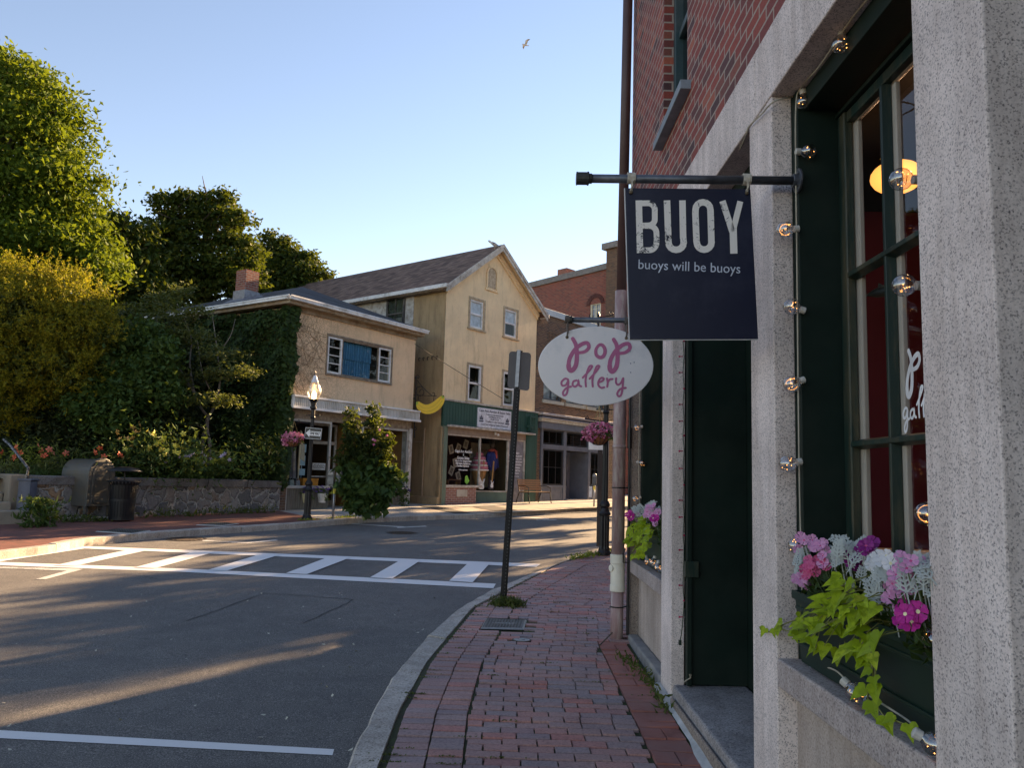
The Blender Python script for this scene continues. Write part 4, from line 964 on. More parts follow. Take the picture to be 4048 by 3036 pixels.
r = MB(T1); r.box(1.94, 1.98, 1.05, 2.6, .5, 3.4, 1).box(.1, 3.2, 2.5, 2.55, .5, 3.4, 1).box(.1, 5.5, .2, 2.5, 3.40, 3.42, 1).box(.14, .16, .12, 2.5, .5, 3.4, 1).box(3.14, 3.18, .12, 2.5, .5, 3.4, 0).box(3.2, 5.5, 1.5, 1.55, .5, 3.4, 0).box(5.50, 5.52, .12, 1.5, .5, 3.4, 0).box(.2, 5.5, .12, 1.5, 1.18, 1.22, 1).build('interior', [OCH, DARKIN], sh1)
# roof: low hip with the ridge running back
E0, E1, yf, yb, zr = -.28, WW+.20, -.30, 9.9, 6.66
RX = MB(T1); RX.add([(E0, yf, zr+.1), (E1, yf, zr+.1), (E1, yb, zr+.1), (E0, yb, zr+.1), (2.8, 2.75, 8.02), (2.8, 7.2, 8.02)], [(0, 1, 4), (1, 2, 5, 4), (2, 3, 5), (3, 0, 4, 5), (3, 2, 1, 0)])
rf = RX.build('roof', SHD, sh1)
gt = MB(T1).box(E0-.03, E1+.02, yf-.10, yf+.02, zr-.02, zr+.09).box(E0-.10, E0+.02, yf+.02, yb, zr-.02, zr+.09).box(E1-.02, E1+.02, yf+.02, yb, zr-.03, zr+.09)
gt.box(E0-.05, E1+.04, yf-.12, yf-.10, zr+.05, zr+.10).box(E0-.12, E0-.10, yf-.10, yb, zr+.05, zr+.10); gt.build('gutter', WHT, rf, bevel=.008)
MB(T1).box(E0+.02, E1-.03, yf+.021, -.002, zr-.12, zr-.02).box(E0+.02, -.002, 0, yb, zr-.12, zr-.02).box(.0, WW, -.06, -.001, zr-.25, zr-.121).build('soffit', M('brown_soffit', (.22, .15, .09), .8, 0, .25, 4, dirt=(.4, .33, .24), dirt_amt=.4), rf, bevel=.004)
c = T1.inverted() @ PY(975, 1190, 26.2)
ch = MB(T1).box(.44, .94, 2.70, 3.20, 6.6, 8.08).build('chimney', BRC, rf)
MB(T1).box(.40, .98, 2.66, 3.24, 7.02, 7.40).add([(.19, 2.50, 6.98), (1.19, 2.50, 7.28), (1.19, 3.48, 7.28), (.19, 3.48, 6.98), (.35, 2.66, 7.10), (1.03, 2.66, 7.34), (1.03, 3.30, 7.34), (.35, 3.30, 7.10)], [(0, 1, 5, 4), (1, 2, 6, 5), (2, 3, 7, 6), (3, 0, 4, 7)]).build('flashing', M('lead_flashing', (.22, .22, .24), .5, .5, .3, 10), ch)
# side window with white muntins, low wing behind
sw = MB(T1); sw.box(-.05, .0, 5.2, 6.5, 4.6, 5.75).build('window', DARKIN, sh1)
m_ = MB(T1)
for k in range(6): m_.box(-.08, -.05, 5.2+k*.25, 5.24+k*.25, 4.6, 5.75)
for z in (4.6, 4.97, 5.34, 5.71): m_.box(-.078, -.052, 5.2, 6.5, z, z+.035)
m_.build('window_frame', WHT, sh1)
MB(T1).box(-3.5, -.04, 8.2, 14, .5, 5.9).build('rear_wing', STU3, sh1)
MB(T1).add([(-3.8, 7.8, 5.9), (-.04, 7.8, 5.9), (-.04, 14.4, 6.4), (-3.8, 14.4, 6.4), (-3.8, 7.8, 6.05), (-.04, 7.8, 6.05), (-.04, 14.4, 6.6), (-3.8, 14.4, 6.6)], [(3, 2, 1, 0), (4, 5, 6, 7), (0, 1, 5, 4), (3, 0, 4, 7)]).build('rear_roof', WHW, sh1)
# shop window contents
def wi(name, label, cat, T, u, y, z, fn, mats, group=None):
    t = thing(name, label, cat, T @ Vector((u, y, z)), 0, group); m = MB(T @ Matrix.Translation((u, y, z))); fn(m); m.build('body', mats, t); return t
ORG = M('orange_cloth', (.60, .22, .02), .7); GRY = M('grey_cloth', (.10, .10, .11), .9, 0, .3, 8)
wi('storage_box', 'flat orange box on the window ledge of the tan shop beside the street lamp', 'box', T1, 1.52, .5, 1.3, lambda m: m.box(-.3, .3, -.12, .12, 0, .2).box(-.31, .31, -.13, .13, .17, .22), ORG)
wi('hanging_dress', 'long dark grey garment hanging in the tan shop window left of the lamp post', 'garment', T1, .80, .45, 1.5, lambda m: m.lathe([(.16, 0), (.13, .5), (.09, .9), (.12, 1.15), (.03, 1.25)], n=14, flute=1, fl_amt=.15), GRY)
wi('hanging_scarf', 'cream scarf hanging from the rail in the tan shop window behind the lamp post', 'scarf', T1, 1.10, .4, 1.5, lambda m: m.prism([(-.07, 0, .0), (-.03, 0, -.02), (.0, 0, 1.4), (-.06, 0, 1.45)], (0, .03, 0)).prism([(0, 0, .6), (.16, 0, .5), (.12, 0, 1.0), (.02, 0, 1.1)], (0, .02, 0)), M('cream_cloth', (.42, .36, .26), .9))
wi('postcard_rack', 'narrow rack of pale blue cards in the tan shop window right of the lamp post', 'rack', T1, 1.42, .7, 1.3, lambda m: m.box(-.12, .12, -.02, 0, .3, .5).box(-.1, .1, -.03, -.01, .6, .9).box(-.12, .12, -.02, .0, 1.0, 1.25).box(-.01, .01, 0, .02, 0, 1.3), M('pale_blue_card', (.25, .42, .50), .6))
for k, (u, s) in enumerate(((.48, .17), (.72, .15), (.95, .14))):
    wi('handbag', 'small %s handbag %s on the ledge of the tan shop window' % (('pale blue', 'mottled green', 'grey')[k], ('standing leftmost', 'standing in the middle', 'standing rightmost')[k]), 'bag', T1, u, .32, 1.3,
       lambda m: m.prism([(-s*.6, -.04, 0), (s*.6, -.04, 0), (s*.45, -.04, s*1.1), (-s*.45, -.04, s*1.1)], (0, .08, 0)).tube([(s*.35*math.cos(R(a)), 0, s*1.1+s*.5*math.sin(R(a))) for a in range(0, 181, 20)], .008, 5),
       M('bag%d' % k, ((.30, .36, .42), (.22, .27, .24), (.20, .2, .21))[k], .6, 0, .5, 30))
pf = thing('framed_picture', 'wooden framed picture on the ochre wall inside the right window of the tan shop', 'picture', T1 @ Vector((4.75, 1.48, 2.4)))
MB(T1).box(4.45, 5.05, 1.46, 1.49, 2.08, 2.72).build('frame', M('wood_frame', (.40, .24, .12), .6), pf); MB(T1).box(4.49, 5.01, 1.452, 1.458, 2.12, 2.68).build('mount', M('mount', (.50, .42, .34), .8), pf)
pc = MB(T1)
for (a, b, c_, d_) in ((4.53, 4.7, 2.2, 2.4), (4.6, 4.74, 2.45, 2.62), (4.8, 4.97, 2.2, 2.5), (4.76, 4.88, 2.52, 2.62)): pc.box(a, b, 1.446, 1.450, c_, d_)
pc.build('picture', M('dark_print', (.08, .05, .04), .8, 0, .6, 40), pf)
dl = thing('desk_lamp', 'thin white bent neck lamp standing in the right window of the tan shop', 'lamp', T1 @ Vector((5.0, .6, 1.3)))
MB(T1).tube(smooth_path([(5.1, .6, 1.3), (5.1, .6, 1.75), (5.08, .6, 2.0), (4.98, .6, 2.08), (4.88, .6, 2.03)], 5), .012, 6).build('neck', WHT, dl); MB(T1).lathe([(.08, 1.3), (.08, 1.33), (.02, 1.34)], (5.1, .6, 0), 12).build('base', WHT, dl)
# hanging pots of purple flowers on the bulkhead come later (p5)

# ------------------------------------------------------------------ cream gabled building
O2 = G(1732, 1996); T2 = frame((O2.x, O2.y, 0), 38)
b2_ = thing('gabled_stucco_building', 'tall cream stucco building with a gable front, brown roof and dark green shopfront', 'building', (O2.x, O2.y, .7), R(90-38))
W2, ZE, ZA, UA = 5.55, 8.60, 10.62, 2.78
wins = [(1.33, 2.10, 7.27, 8.34), (3.41, 4.18, 7.27, 8.36), (1.35, 2.08, 4.52, 5.84), (3.43, 4.15, 4.52, 5.84)]
m = MB(T2); m.wallholes(0, W2, 4.42, ZE, wins, 0, .14); m.add([(0, 0, ZE), (W2, 0, ZE), (UA, 0, ZA)], [(0, 1, 2)]); m.build('wall', STU2, b2_)
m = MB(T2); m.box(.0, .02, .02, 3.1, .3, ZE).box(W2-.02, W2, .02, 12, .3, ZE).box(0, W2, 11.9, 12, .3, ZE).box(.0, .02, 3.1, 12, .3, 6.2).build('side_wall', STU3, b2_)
m = MB(T2); m.box(-.02, .0, 1.62, 12, 6.9, ZE-.02)
for i in range(8): m.box(-.032, -.02, 3.15, 12, 6.9+i*.21, 6.9+i*.21+.19)
m.build('siding', WHW, b2_)
m = MB(T2); m.box(.0, .12, -.06, .2, .3, 3.45).box(-.10, .02, -.04, 2.6, .3, .98).build('plinth', STU3, b2_, bevel=.03)
sw2 = MB(T2).box(-.07, -.032, 2.05, 2.15, 7.1, 8.45).box(-.07, -.032, 2.95, 3.05, 7.1, 8.45).box(-.07, -.032, 2.15, 2.95, 8.35, 8.45).box(-.09, -.032, 2.0, 3.1, 7.02, 7.1).box(-.065, -.032, 2.15, 2.95, 7.74, 7.80).box(-.06, -.032, 2.53, 2.57, 7.80, 8.35).box(-.06, -.032, 2.53, 2.57, 7.1, 7.74).build('window', BLKW if 'BLKW' in globals() else M('black_old_frame', (.03, .028, .03), .7, 0, .4, 10, dirt=(.15, .13, .11), dirt_amt=.3), b2_)
MB(T2).box(-.05, -.033, 2.15, 2.95, 7.1, 8.35).build('pane', GLD, sw2); MB(T2).box(-.045, -.034, 2.2, 2.6, 7.15, 7.6).build('blind', WHW, sw2)
m = MB(T2)      # roof, two slopes with thickness
for s, (ue, ze) in enumerate(((-.32, ZE-.06), (W2+.32, ZE-.06))):
    k = (ZA-ZE)/UA
    a = (ue, -.34, ZA+.12-abs(UA-ue)*k); b = (UA, -.34, ZA+.12); c = (UA, 12.2, ZA+.12); d = (ue, 12.2, a[2])
    lo = [(p[0], p[1], p[2]-.10) for p in (a, b, c, d)]
    m.hexa(lo, [a, b, c, d]) if s == 0 else m.hexa([lo[1], lo[0], lo[3], lo[2]], [b, a, d, c])
rf2 = m.build('roof', SHB, b2_)
m = MB(T2); k = (ZA-ZE)/UA
def rake(u0, u1, dz0, dz1, y0, y1, mb):
    z0 = ZA-abs(UA-u0)*k; z1 = ZA-abs(UA-u1)*k
    mb.add([(u0, y0, z0+dz0), (u1, y0, z1+dz0), (u1, y0, z1+dz1), (u0, y0, z0+dz1), (u0, y1, z0+dz0), (u1, y1, z1+dz0), (u1, y1, z1+dz1), (u0, y1, z0+dz1)], [(0, 1, 2, 3), (7, 6, 5, 4), (0, 4, 5, 1), (2, 6, 7, 3), (0, 3, 7, 4), (1, 5, 6, 2)])
for (a, b) in ((-.33, UA), (UA, W2+.33)):
    rake(a, b, .0, .135, -.37, -.345, m); rake(a, b, -.14, .0, -.34, -.30, m)
m.build('rake_trim', WHW, rf2)
m = MB(T2)
for (a, b) in ((0, UA), (UA, W2)): rake(a, b, -.02, .02, -.30, -.002, m); rake(a, b, -.34, -.12, -.07, -.002, m); rake(a, b, -.22, -.10, -.12, -.07, m)
m.build('cornice_moulding', STU2, rf2)
MB(T2).box(-.42, -.30, -.34, 12, ZE-.22, ZE-.08).box(W2+.31, W2+.42, -.34, 12, ZE-.22, ZE-.08).build('gutter', WHT, rf2, bevel=.01)
MB(T2).box(-.30, -.001, -.05, 12, ZE-.26, ZE-.14).build('soffit', TRIMB, rf2)
for i, (a, b, z0, z1) in enumerate(wins):
    f = MB(T2); y0 = -.01 if i > 1 else .02
    f.box(a, a+.075, y0, .08, z0, z1).box(b-.075, b, y0, .08, z0, z1).box(a+.075, b-.075, y0, .08, z1-.075, z1).box(a+.075, b-.075, y0, .08, z0, z0+.075).box(a+.075, b-.075, y0+.01, .08, (z0+z1)/2-.035, (z0+z1)/2+.035)
    wd = f.build('window', WHT, b2_, bevel=.004)
    MB(T2).add([(a+.05, .05, z0+.05), (b-.05, .05, z0+.05), (b-.05, .05, z1-.05), (a+.05, .05, z1-.05)], [(0, 1, 2, 3)]).build('pane', GLS if i < 2 else GLD, wd)
    t_ = MB(T2).box(a-.10, a-.001, -.02, -.001, z0-.04, z1+.08).box(b+.001, b+.10, -.02, -.001, z0-.04, z1+.08).box(a-.001, b+.001, -.02, -.001, z1+.001, z1+.08).box(a-.14, b+.14, -.06, -.001, z0-.10, z0-.041)
    t_.build('surround', TRIMC if 'TRIMC' in globals() else M('surround_cream', (.50, .40, .27), .85, 0, .2, 5, dirt=(.25, .18, .12), dirt_amt=.6, dirt_scale=8), wd)
    BLINDW = M('window_blind', (.52, .56, .62), .8)
    if i < 2: MB(T2).box(a+.06, b-.06, .09, .10, z0+(.06 if i == 0 else .52), z1-.06).build('blind', BLINDW, wd)
    MB(T2).box(a-.02, b+.02, .3, .33, z0-.05, z1+.05).build('room', DARKIN, wd)
# blind arched niche in the gable
n_ = MB(T2); out = [(2.20, 8.93), (2.20, 9.52)]+[(2.53+.33*math.cos(R(a)), 9.52+.33*math.sin(R(a))) for a in range(165, 14, -15)]+[(2.86, 9.52), (2.86, 8.93)]
inn = [(2.27, 8.99), (2.27, 9.52)]+[(2.53+.26*math.cos(R(a)), 9.52+.26*math.sin(R(a))) for a in range(165, 14, -15)]+[(2.79, 9.52), (2.79, 8.99)]
for i in range(len(out)-1):
    a, b, c_, d_ = out[i], out[i+1], inn[i+1], inn[i]
    n_.hexa([(p[0], -.002, p[1]) for p in (a, b, c_, d_)], [(p[0], -.045, p[1]) for p in (a, b, c_, d_)])
n_.box(2.14, 2.92, -.05, -.002, 8.86, 8.93)
n_.build('arched_niche', STU2, b2_); MB(T2).prism([(p[0], -.012, p[1]) for p in inn], (0, .01, 0)).build('niche_panel', M('flaking_niche', (.52, .42, .30), .9, 0, .15, 4, dirt=(.20, .13, .08), dirt_amt=.45, dirt_scale=9), b2_)
# dark green shopfront
GF = M('green_boards', (.010, .060, .042), .6, 0, .2, 3, dirt=(.02, .09, .07), dirt_amt=.35, stretch=(4, 4, .2))
m = MB(T2); m.box(-.02, W2+.14, -.08, .0, 3.49, 4.38)
for i in range(36): m.box(.02+i*.155, .02+i*.155+.012, -.088, -.08, 3.50, 4.37)
m.box(4.98, W2+.14, -.06, .1, .6, 3.48)
m.build('fascia', GF, b2_)
MB(T2).box(.02, .30, -.06, .1, .6, 3.48).build('pilaster', M('pale_green_paint', (.13, .19, .14), .7, 0, .2, 3, dirt=(.07, .10, .08), dirt_amt=.5, stretch=(1, 1, .3)), b2_)
MB(T2).box(-.05, W2+.17, -.12, .0, 4.381, 4.44).box(.22, 5.36, -.24, .0, 3.46, 3.53).build('shelf_trim', WHW, b2_, bevel=.006)
MB(T2).box(.30, 5.0, -.02, .1, 3.22, 3.459).build('header', TRIMB2 if 'TRIMB2' in globals() else M('faded_brown_board', (.24, .19, .16), .85, 0, .2, 4), b2_)
f = MB(T2); f.box(.30, .36, .0, .08, 1.40, 3.22).box(2.16, 2.22, .0, .08, 1.40, 3.22).box(.36, 2.16, .0, .08, 3.17, 3.22).box(.25, 2.30, -.05, .12, 1.32, 1.40)
f.box(3.86, 3.92, .0, .08, 1.15, 3.22).box(4.92, 4.98, -.01, .08, .75, 3.22).box(2.22, 3.86, .0, .08, 3.17, 3.22).box(3.92, 4.92, .0, .08, 3.17, 3.22)
sw_ = f.build('shop_window', WHW, b2_, bevel=.004)
MB(T2).add([(.36, .04, 1.4), (2.16, .04, 1.4), (2.16, .04, 3.17), (.36, .04, 3.17)], [(0, 1, 2, 3)]).add([(2.22, 1.0, 1.22), (3.86, .06, 1.18), (3.86, .06, 3.17), (2.22, 1.0, 3.17)], [(0, 1, 2, 3)]).build('pane', GLS, sw_)
MB(T2).add([(2.22, 1.0, .6), (3.88, .03, .6), (3.88, .03, 1.15), (2.22, 1.0, 1.15)], [(0, 1, 2, 3)]).build('bulkhead', M('green_grey_paint', (.10, .16, .13), .7, 0, .2, 3), b2_)
MB(T2).prism([(2.20, .96, 1.15), (3.90, -.02, 1.15), (3.92, .06, 1.15), (2.22, 1.08, 1.15)], (0, 0, .05)).build('window_ledge', WHW, b2_)
MB(T2).box(3.93, 4.91, .05, .09, .6, 3.17).build('door_panel', M('grey_panel', (.20, .20, .23), .6), b2_)
MB(T2).box(.30, 2.0, -.02, .12, .5, 1.318).box(1.92, 2.0, .12, 1.1, .5, 1.318).build('brick_bulkhead', BRP, b2_)
MB(T2).box(.92, 1.50, -.032, -.021, .98, 1.24).build('vent', ALU, b2_)
MB(T2).box(.3, 5.0, 1.8, 1.85, .5, 3.5).box(.30, .32, .12, 1.8, .5, 3.5).box(.3, 5, .12, 1.8, 3.23, 3.25).box(.32, 2.0, .12, 1.0, 1.28, 1.31).build('interior', M('maroon_dark', (.045, .012, .014), .9), b2_)
sg = thing('shop_name_board', 'white rectangular shop board with two ship emblems on the green fascia', 'sign', T2 @ Vector((2.85, -.1, 3.9)), R(52))
MB(T2).box(1.84, 3.86, -.115, -.081, 3.56, 4.29).build('board', M('board_white', (.62, .64, .70), .5), sg, bevel=.004)
INK = M('dark_ink', (.02, .025, .06), .6)
for (s_, h, z, wdt) in (('Cape Ann Auction & Estate Sales', .13, 4.19, 1.9), ('Treasures-Coins-Silver-Jewelry', .07, 4.06, 1.05), ('Gold-Marine-Art etc.', .07, 3.98, .75), ('Bought & Sold', .07, 3.90, .5), ('Trading in the Unusual', .10, 3.80, 1.1), ('Local Tale Swapping / Pirates Welcome!', .075, 3.68, 1.6)):
    text(s_, h, facetext(T2, 2.85, z, -.117), INK, sg, 'lettering', .001, width=wdt, bold=.002)
for u in (2.05, 3.62):
    e_ = MB(T2 @ Matrix.Translation((u, -.118, 3.87)))
    e_.prism([(-.15, 0, -.06), (.15, 0, -.06), (.10, 0, -.11), (-.10, 0, -.11)], (0, -.002, 0))
    for (x, h) in ((-.07, .10), (.0, .15), (.07, .10)):
        e_.prism([(x-.004, 0, -.06), (x+.004, 0, -.06), (x+.004, 0, h), (x-.004, 0, h)], (0, -.002, 0)).prism([(x-.03, 0, -.03), (x+.03, 0, -.03), (x+.025, 0, h-.02), (x-.02, 0, h-.02)], (0, -.0015, 0))
    e_.build('emblem', INK, sg)
WT = M('window_lettering', (.62, .64, .68), .6)
for (s_, h, z, wdt) in (('Cape Ann Auction', .14, 2.62, .95), ('&', .11, 2.50, .06), ('Estate Sales', .14, 2.38, .66), ('Now & Old / Bought & Sold', .09, 2.27, .9), ('Full Estate Liquidations', .09, 2.18, .8), ('Certified Appraisals', .09, 2.09, .66), ('Call for an appointment', .06, 1.95, .5)):
    text(s_, h, facetext(T2, 1.28, z, .03), WT, sw_, 'lettering', .001, width=wdt, bold=.004)
for i, (s_, h, wdt) in enumerate((('Wanted:', .13, .5), ('Gold, Platinum, Jewelry', .09, .85), ('Sterling & Silver, Coins', .09, .8), ('Antiques, Industrial Items', .09, .9), ('Paintings, Collectibles', .09, .8), ('Old Instruments', .09, .6), ('Records, Old Toys', .09, .65), ('Estates, Contents', .06, .5), ('Call, Write or Visit', .06, .5))):
    text(s_, h, facetext(T2, 4.42, 2.70-i*.115, .046), WT, sw_, 'lettering', .001, width=wdt, bold=.004)
# shop window contents of the cream building
def hangpic(u, y, z, s, rot, k):
    t = thing('hanging_photo', 'old portrait photo hanging tilted in the auction window', 'photo', T2 @ Vector((u, y, z)), 0, 'old photos hanging in the auction shop window')
    TT = T2 @ Matrix.Translation((u, y, z)) @ Matrix.Rotation(R(rot), 4, 'Y'); MB(TT).box(-s*.7, s*.7, -.01, .01, -s, s).build('card', M('photo_card', (.36, .30, .24), .7), t)
    MB(TT).box(-s*.4, s*.4, -.014, -.011, -s*.6, s*.7).build('image', M('photo_tone', (.16, .12, .10), .7, 0, .7, 25), t)
for k, (u, z, rot) in enumerate(((1.72, 2.72, -18), (2.12, 2.78, 22), (2.55, 2.95, 18), (2.88, 2.62, -25), (1.98, 2.22, -15), (2.60, 2.28, 22), (1.78, 1.92, 25), (2.18, 1.72, -22))): hangpic(u, 1.05, z, .17, rot, k)
def guitar(u, y, z, cols, label):
    t = thing('electric_guitar', label, 'guitar', T2 @ Vector((u, y, z))); TT = T2 @ Matrix.Translation((u, y, z)) @ Matrix.Rotation(R(6), 4, 'Y')
    prof = [(0, 0), (.13, .02), (.17, .12), (.12, .22), (.15, .32), (.19, .42), (.12, .40), (.05, .34), (-.05, .34), (-.10, .42), (-.18, .46), (-.14, .34), (-.11, .24), (-.17, .12), (-.12, .02)]
    q = sm(prof+[prof[0]], 3)[:-1]; MB(TT).prism([(x, 0, z_) for x, z_ in q], (0, .05, 0)).build('body', cols[0], t, bevel=.006)
    MB(TT).prism([(x*.5+.02, -.006, z_*.6+.07) for x, z_ in q], (0, .005, 0)).build('pickguard', cols[1], t)
    MB(TT).box(-.022, .022, -.02, .02, .30, .95).prism([(-.022, -.01, .95), (.022, -.01, .95), (.05, -.01, 1.08), (-.03, -.01, 1.10)], (0, .02, 0)).build('neck', M('maple_neck', (.40, .22, .08), .5), t)
guitar(2.85, .45, 1.25, (M('guitar_white', (.70, .72, .72), .25), M('pickguard_pearl', (.75, .8, .78), .3)), 'white electric guitar standing in the auction shop window')
guitar(3.2, .25, 1.25, (M('guitar_black', (.012, .014, .03), .25), M('pickguard_white', (.72, .74, .76), .3)), 'black electric guitar with white pickguard in the auction shop window')
ic = thing('ice_cream_prop', 'big pink and white swirled ice cream prop behind the guitars', 'shop prop', T2 @ Vector((3.05, .75, 1.25)))
PK = M('pink_swirl', (.55, .16, .22), .5); TT = T2 @ Matrix.Translation((3.05, .75, 1.25))
for k, (r_, z) in enumerate(((.36, .82), (.32, 1.0), (.25, 1.18), (.15, 1.33))): MB(TT).ball((0, 0, z), (r_, r_, .12), 20).build('swirl', PK, ic, smooth=True); MB(TT).tube([((r_-.01)*math.cos(a), (r_-.01)*math.sin(a), z-.09) for a in [j*math.pi/8 for j in range(17)]], .035, 8, cap=False).build('cream_band', M('cream_white', (.7, .62, .6), .5), ic, smooth=True)
MB(TT).lathe([(.12, 0), (.30, .7), (.33, .76), (.1, .78)], n=18).build('cone', M('cone_tan', (.42, .22, .09), .7), ic)
mq = thing('mannequin', 'dark mannequin in a blue jacket and red scarf in the auction shop window', 'mannequin', T2 @ Vector((3.55, .55, 1.25)))
TT = T2 @ Matrix.Translation((3.55, .55, 1.25)); MB(TT).lathe([(.12, 0), (.13, .7), (.14, .75)], n=12).ball((0, 0, 1.72), (.09, .10, .13), 14).build('body', M('mannequin_dark', (.05, .035, .03), .6), mq, smooth=True)
MB(TT).lathe([(.15, .72), (.20, .8), (.24, 1.1), (.25, 1.3), (.20, 1.42), (.08, 1.48)], n=18).tube([(-.2, 0, 1.38), (-.29, -.03, 1.1), (-.24, -.12, .85)], [.07, .065, .05], 10).tube([(.2, 0, 1.38), (.29, -.03, 1.1), (.24, -.12, .85)], [.07, .065, .05], 10).build('jacket', M('blue_jacket', (.02, .03, .16), .8), mq)
MB(TT).lathe([(.10, 1.44), (.16, 1.47), (.14, 1.55), (.07, 1.58)], n=16).prism([(-.08, -.22, 1.5), (.06, -.22, 1.5), (.04, -.26, 1.2), (-.03, -.26, 1.2)], (0, .03, 0)).build('scarf', M('red_scarf', (.40, .06, .04), .8), mq)
MB(TT).lathe([(.10, 1.78), (.16, 1.79), (.10, 1.80), (.09, 1.90), (.02, 1.92)], n=16).build('hat', M('dark_hat', (.02, .018, .018), .8), mq)
po = thing('poster', 'tall cream poster with red script letters on the back wall of the auction window', 'poster', T2 @ Vector((3.7, 1.3, 2.4)))
MB(T2).box(3.15, 4.5, 1.28, 1.30, 1.3, 3.05).build('sheet', M('cream_poster', (.42, .32, .22), .8, 0, .2, 3), po)
text('Davy', .32, facetext(T2, 3.85, 2.78, 1.275), M('poster_red', (.22, .04, .02), .7), po, 'lettering', .001, width=.7); text('Jo', .32, facetext(T2, 3.75, 2.45, 1.275), M('poster_red', (0, 0, 0)), po, 'lettering', .001); text('LO', .2, facetext(T2, 3.8, 2.15, 1.275), INK, po, 'lettering', .001)
wi('price_card', 'bright yellow green card leaning in the left auction window', 'card', T2, 1.72, .2, 1.42, lambda m: m.prism([(-.12, 0, .1), (.0, 0, 0), (.14, 0, .14), (.0, 0, .34), (-.1, 0, .3)], (0, .01, 0)), M('lime_card', (.35, .75, .10), .7))
wi('wine_rack', 'low wooden rack with pale bottle tops in the left auction window', 'rack', T2, 1.15, .4, 1.40, lambda m: m.box(-.33, .33, -.1, .1, 0, .02).box(-.33, -.31, -.1, .1, 0, .2).box(.31, .33, -.1, .1, 0, .2).box(-.33, .33, -.1, -.08, .17, .2), M('rack_wood', (.20, .08, .04), .6))
wi('seascape_board', 'pale framed seascape leaning inside the left auction window', 'picture', T2, .62, .8, 1.9, lambda m: m.box(-.12, .3, 0, .03, 0, .9).box(-.08, .26, -.01, -.001, .05, .85), M('pale_print', (.18, .22, .24), .7, 0, .5, 5))
# small spotlight under the fascia
sp_ = thing('twin_spotlight', 'small twin floodlight under the shelf of the green shopfront', 'lamp', T2 @ Vector((2.95, -.1, 3.38)))
MB(T2).ball((2.9, -.12, 3.36), .05, 12).ball((3.05, -.14, 3.33), .05, 12).build('lamp_head', WHT, sp_, smooth=True); MB(T2).box(2.94, 3.0, -.09, -.02, 3.36, 3.44).build('base', WHT, sp_)
# old iron sign brackets left on the green pilaster
ob = thing('empty_sign_bracket', 'green painted empty bracket box at the right end of the green fascia', 'bracket', T2 @ Vector((5.1, -.15, 3.8)))
MB(T2).box(4.88, 5.30, -.16, -.09, 3.74, 3.84).box(5.0, 5.06, -.2, -.09, 3.6, 4.2).box(5.0, 5.5, -.2, -.15, 4.16, 4.22).box(5.0, 5.5, -.2, -.15, 3.58, 3.63).build('frame', GF, ob)
# small iron hooks along the side wall
hk = thing('wall_hooks', 'row of small black hooks on the shaded side wall of the cream building', 'hooks', T2 @ Vector((-.05, .8, 6.0)))
for k in range(5): MB(T2).tube([(0, .3+k*.22, 5.98), (-.07, .3+k*.22, 5.98), (-.09, .3+k*.22, 5.92), (-.05, .3+k*.22, 5.86)], .014, 5).build('hook', BLK, hk)
dpi = thing('rusty_pipe', 'thin tan pipe running down the side wall beside the cream building corner', 'pipe', T2 @ Vector((-.06, .75, .8)))
MB(T2).tube([(-.06, .75, 3.4), (-.06, .75, .9)], .028, 8).tube([(-.06, .75, 2.9), (-.06, 1.6, 2.92)], .015, 6).ball((-.06, .75, 1.9), .04, 8).build('tube', M('tan_pipe', (.36, .25, .16), .7, 0, .2, 4), dpi)

# ------------------------------------------------------------------ brown brick building with grey shopfront
T3 = T2
b3 = thing('brown_brick_building', 'two storey brown brick building with blue grey wooden shopfront', 'building', T3 @ Vector((5.8, .05, .8)), R(52))
U0, U1, ZT = 5.72, 12.25, 8.62
GBL = M('blue_grey_paint', (.13, .145, .18), .55, 0, .1, 3, dirt=(.09, .10, .125), dirt_amt=.3)
upw = [(6.28, 7.62, 5.02, 6.9), (7.98, 9.36, 5.02, 6.9), (9.7, 11.1, 5.02, 6.9)]
m = MB(T3); m.wallholes(U0, U1, 4.43, ZT, upw, .1, .15); m.box(U0, 6.12, .1, .3, .4, 4.43).box(11.5, U1, .1, .3, .4, 4.43)
m.box(U0, U0+.05, .12, 9, 4.4, ZT).box(U1-.05, U1, .12, 9, .4, ZT).box(U0, U1, 8.95, 9, .4, ZT)
for i in range(9): m.box(6.5+i*.11, 6.5+i*.11+.05, .085, .1, 7.35, 7.95)
m.build('wall', BRB, b3)
MB(T3).box(U0-.02, U1+.02, .02, .40, ZT, ZT+.28).build('parapet_coping', M('grey_metal_coping', (.30, .34, .38), .5, .3, .1, 2), b3, bevel=.01)
for (a, b, z0, z1) in upw:
    wd = MB(T3).box(a, a+.08, .16, .24, z0, z1).box(b-.08, b, .16, .24, z0, z1).box(a+.08, b-.08, .16, .24, z1-.08, z1).box(a+.08, b-.08, .16, .24, z0, z0+.08).box((a+b)/2-.04, (a+b)/2+.04, .17, .23, z0+.08, z1-.08).build('window', M('slate_frame', (.06, .075, .085), .6), b3)
    MB(T3).add([(a, .2, z0), (b, .2, z0), (b, .2, z1), (a, .2, z1)], [(0, 1, 2, 3)]).build('pane', GLS, wd); MB(T3).box(a, b, .4, .42, z0, z1).build('blind', M('pale_blind', (.40, .44, .44), .8), wd)
    MB(T3).box(a-.1, b+.1, .02, .18, z0-.14, z0-.001).build('sill', M('pale_stone', (.42, .42, .36), .8, 0, .15, 6), wd)
c_ = MB(T3); c_.box(5.82, U1-.1, -.22, .1, 4.20, 4.24).box(5.80, U1-.08, -.27, .1, 4.34, 4.43)
b3c = c_.build('cornice', M('cornice_pale', (.40, .38, .39), .6), b3, bevel=.01)
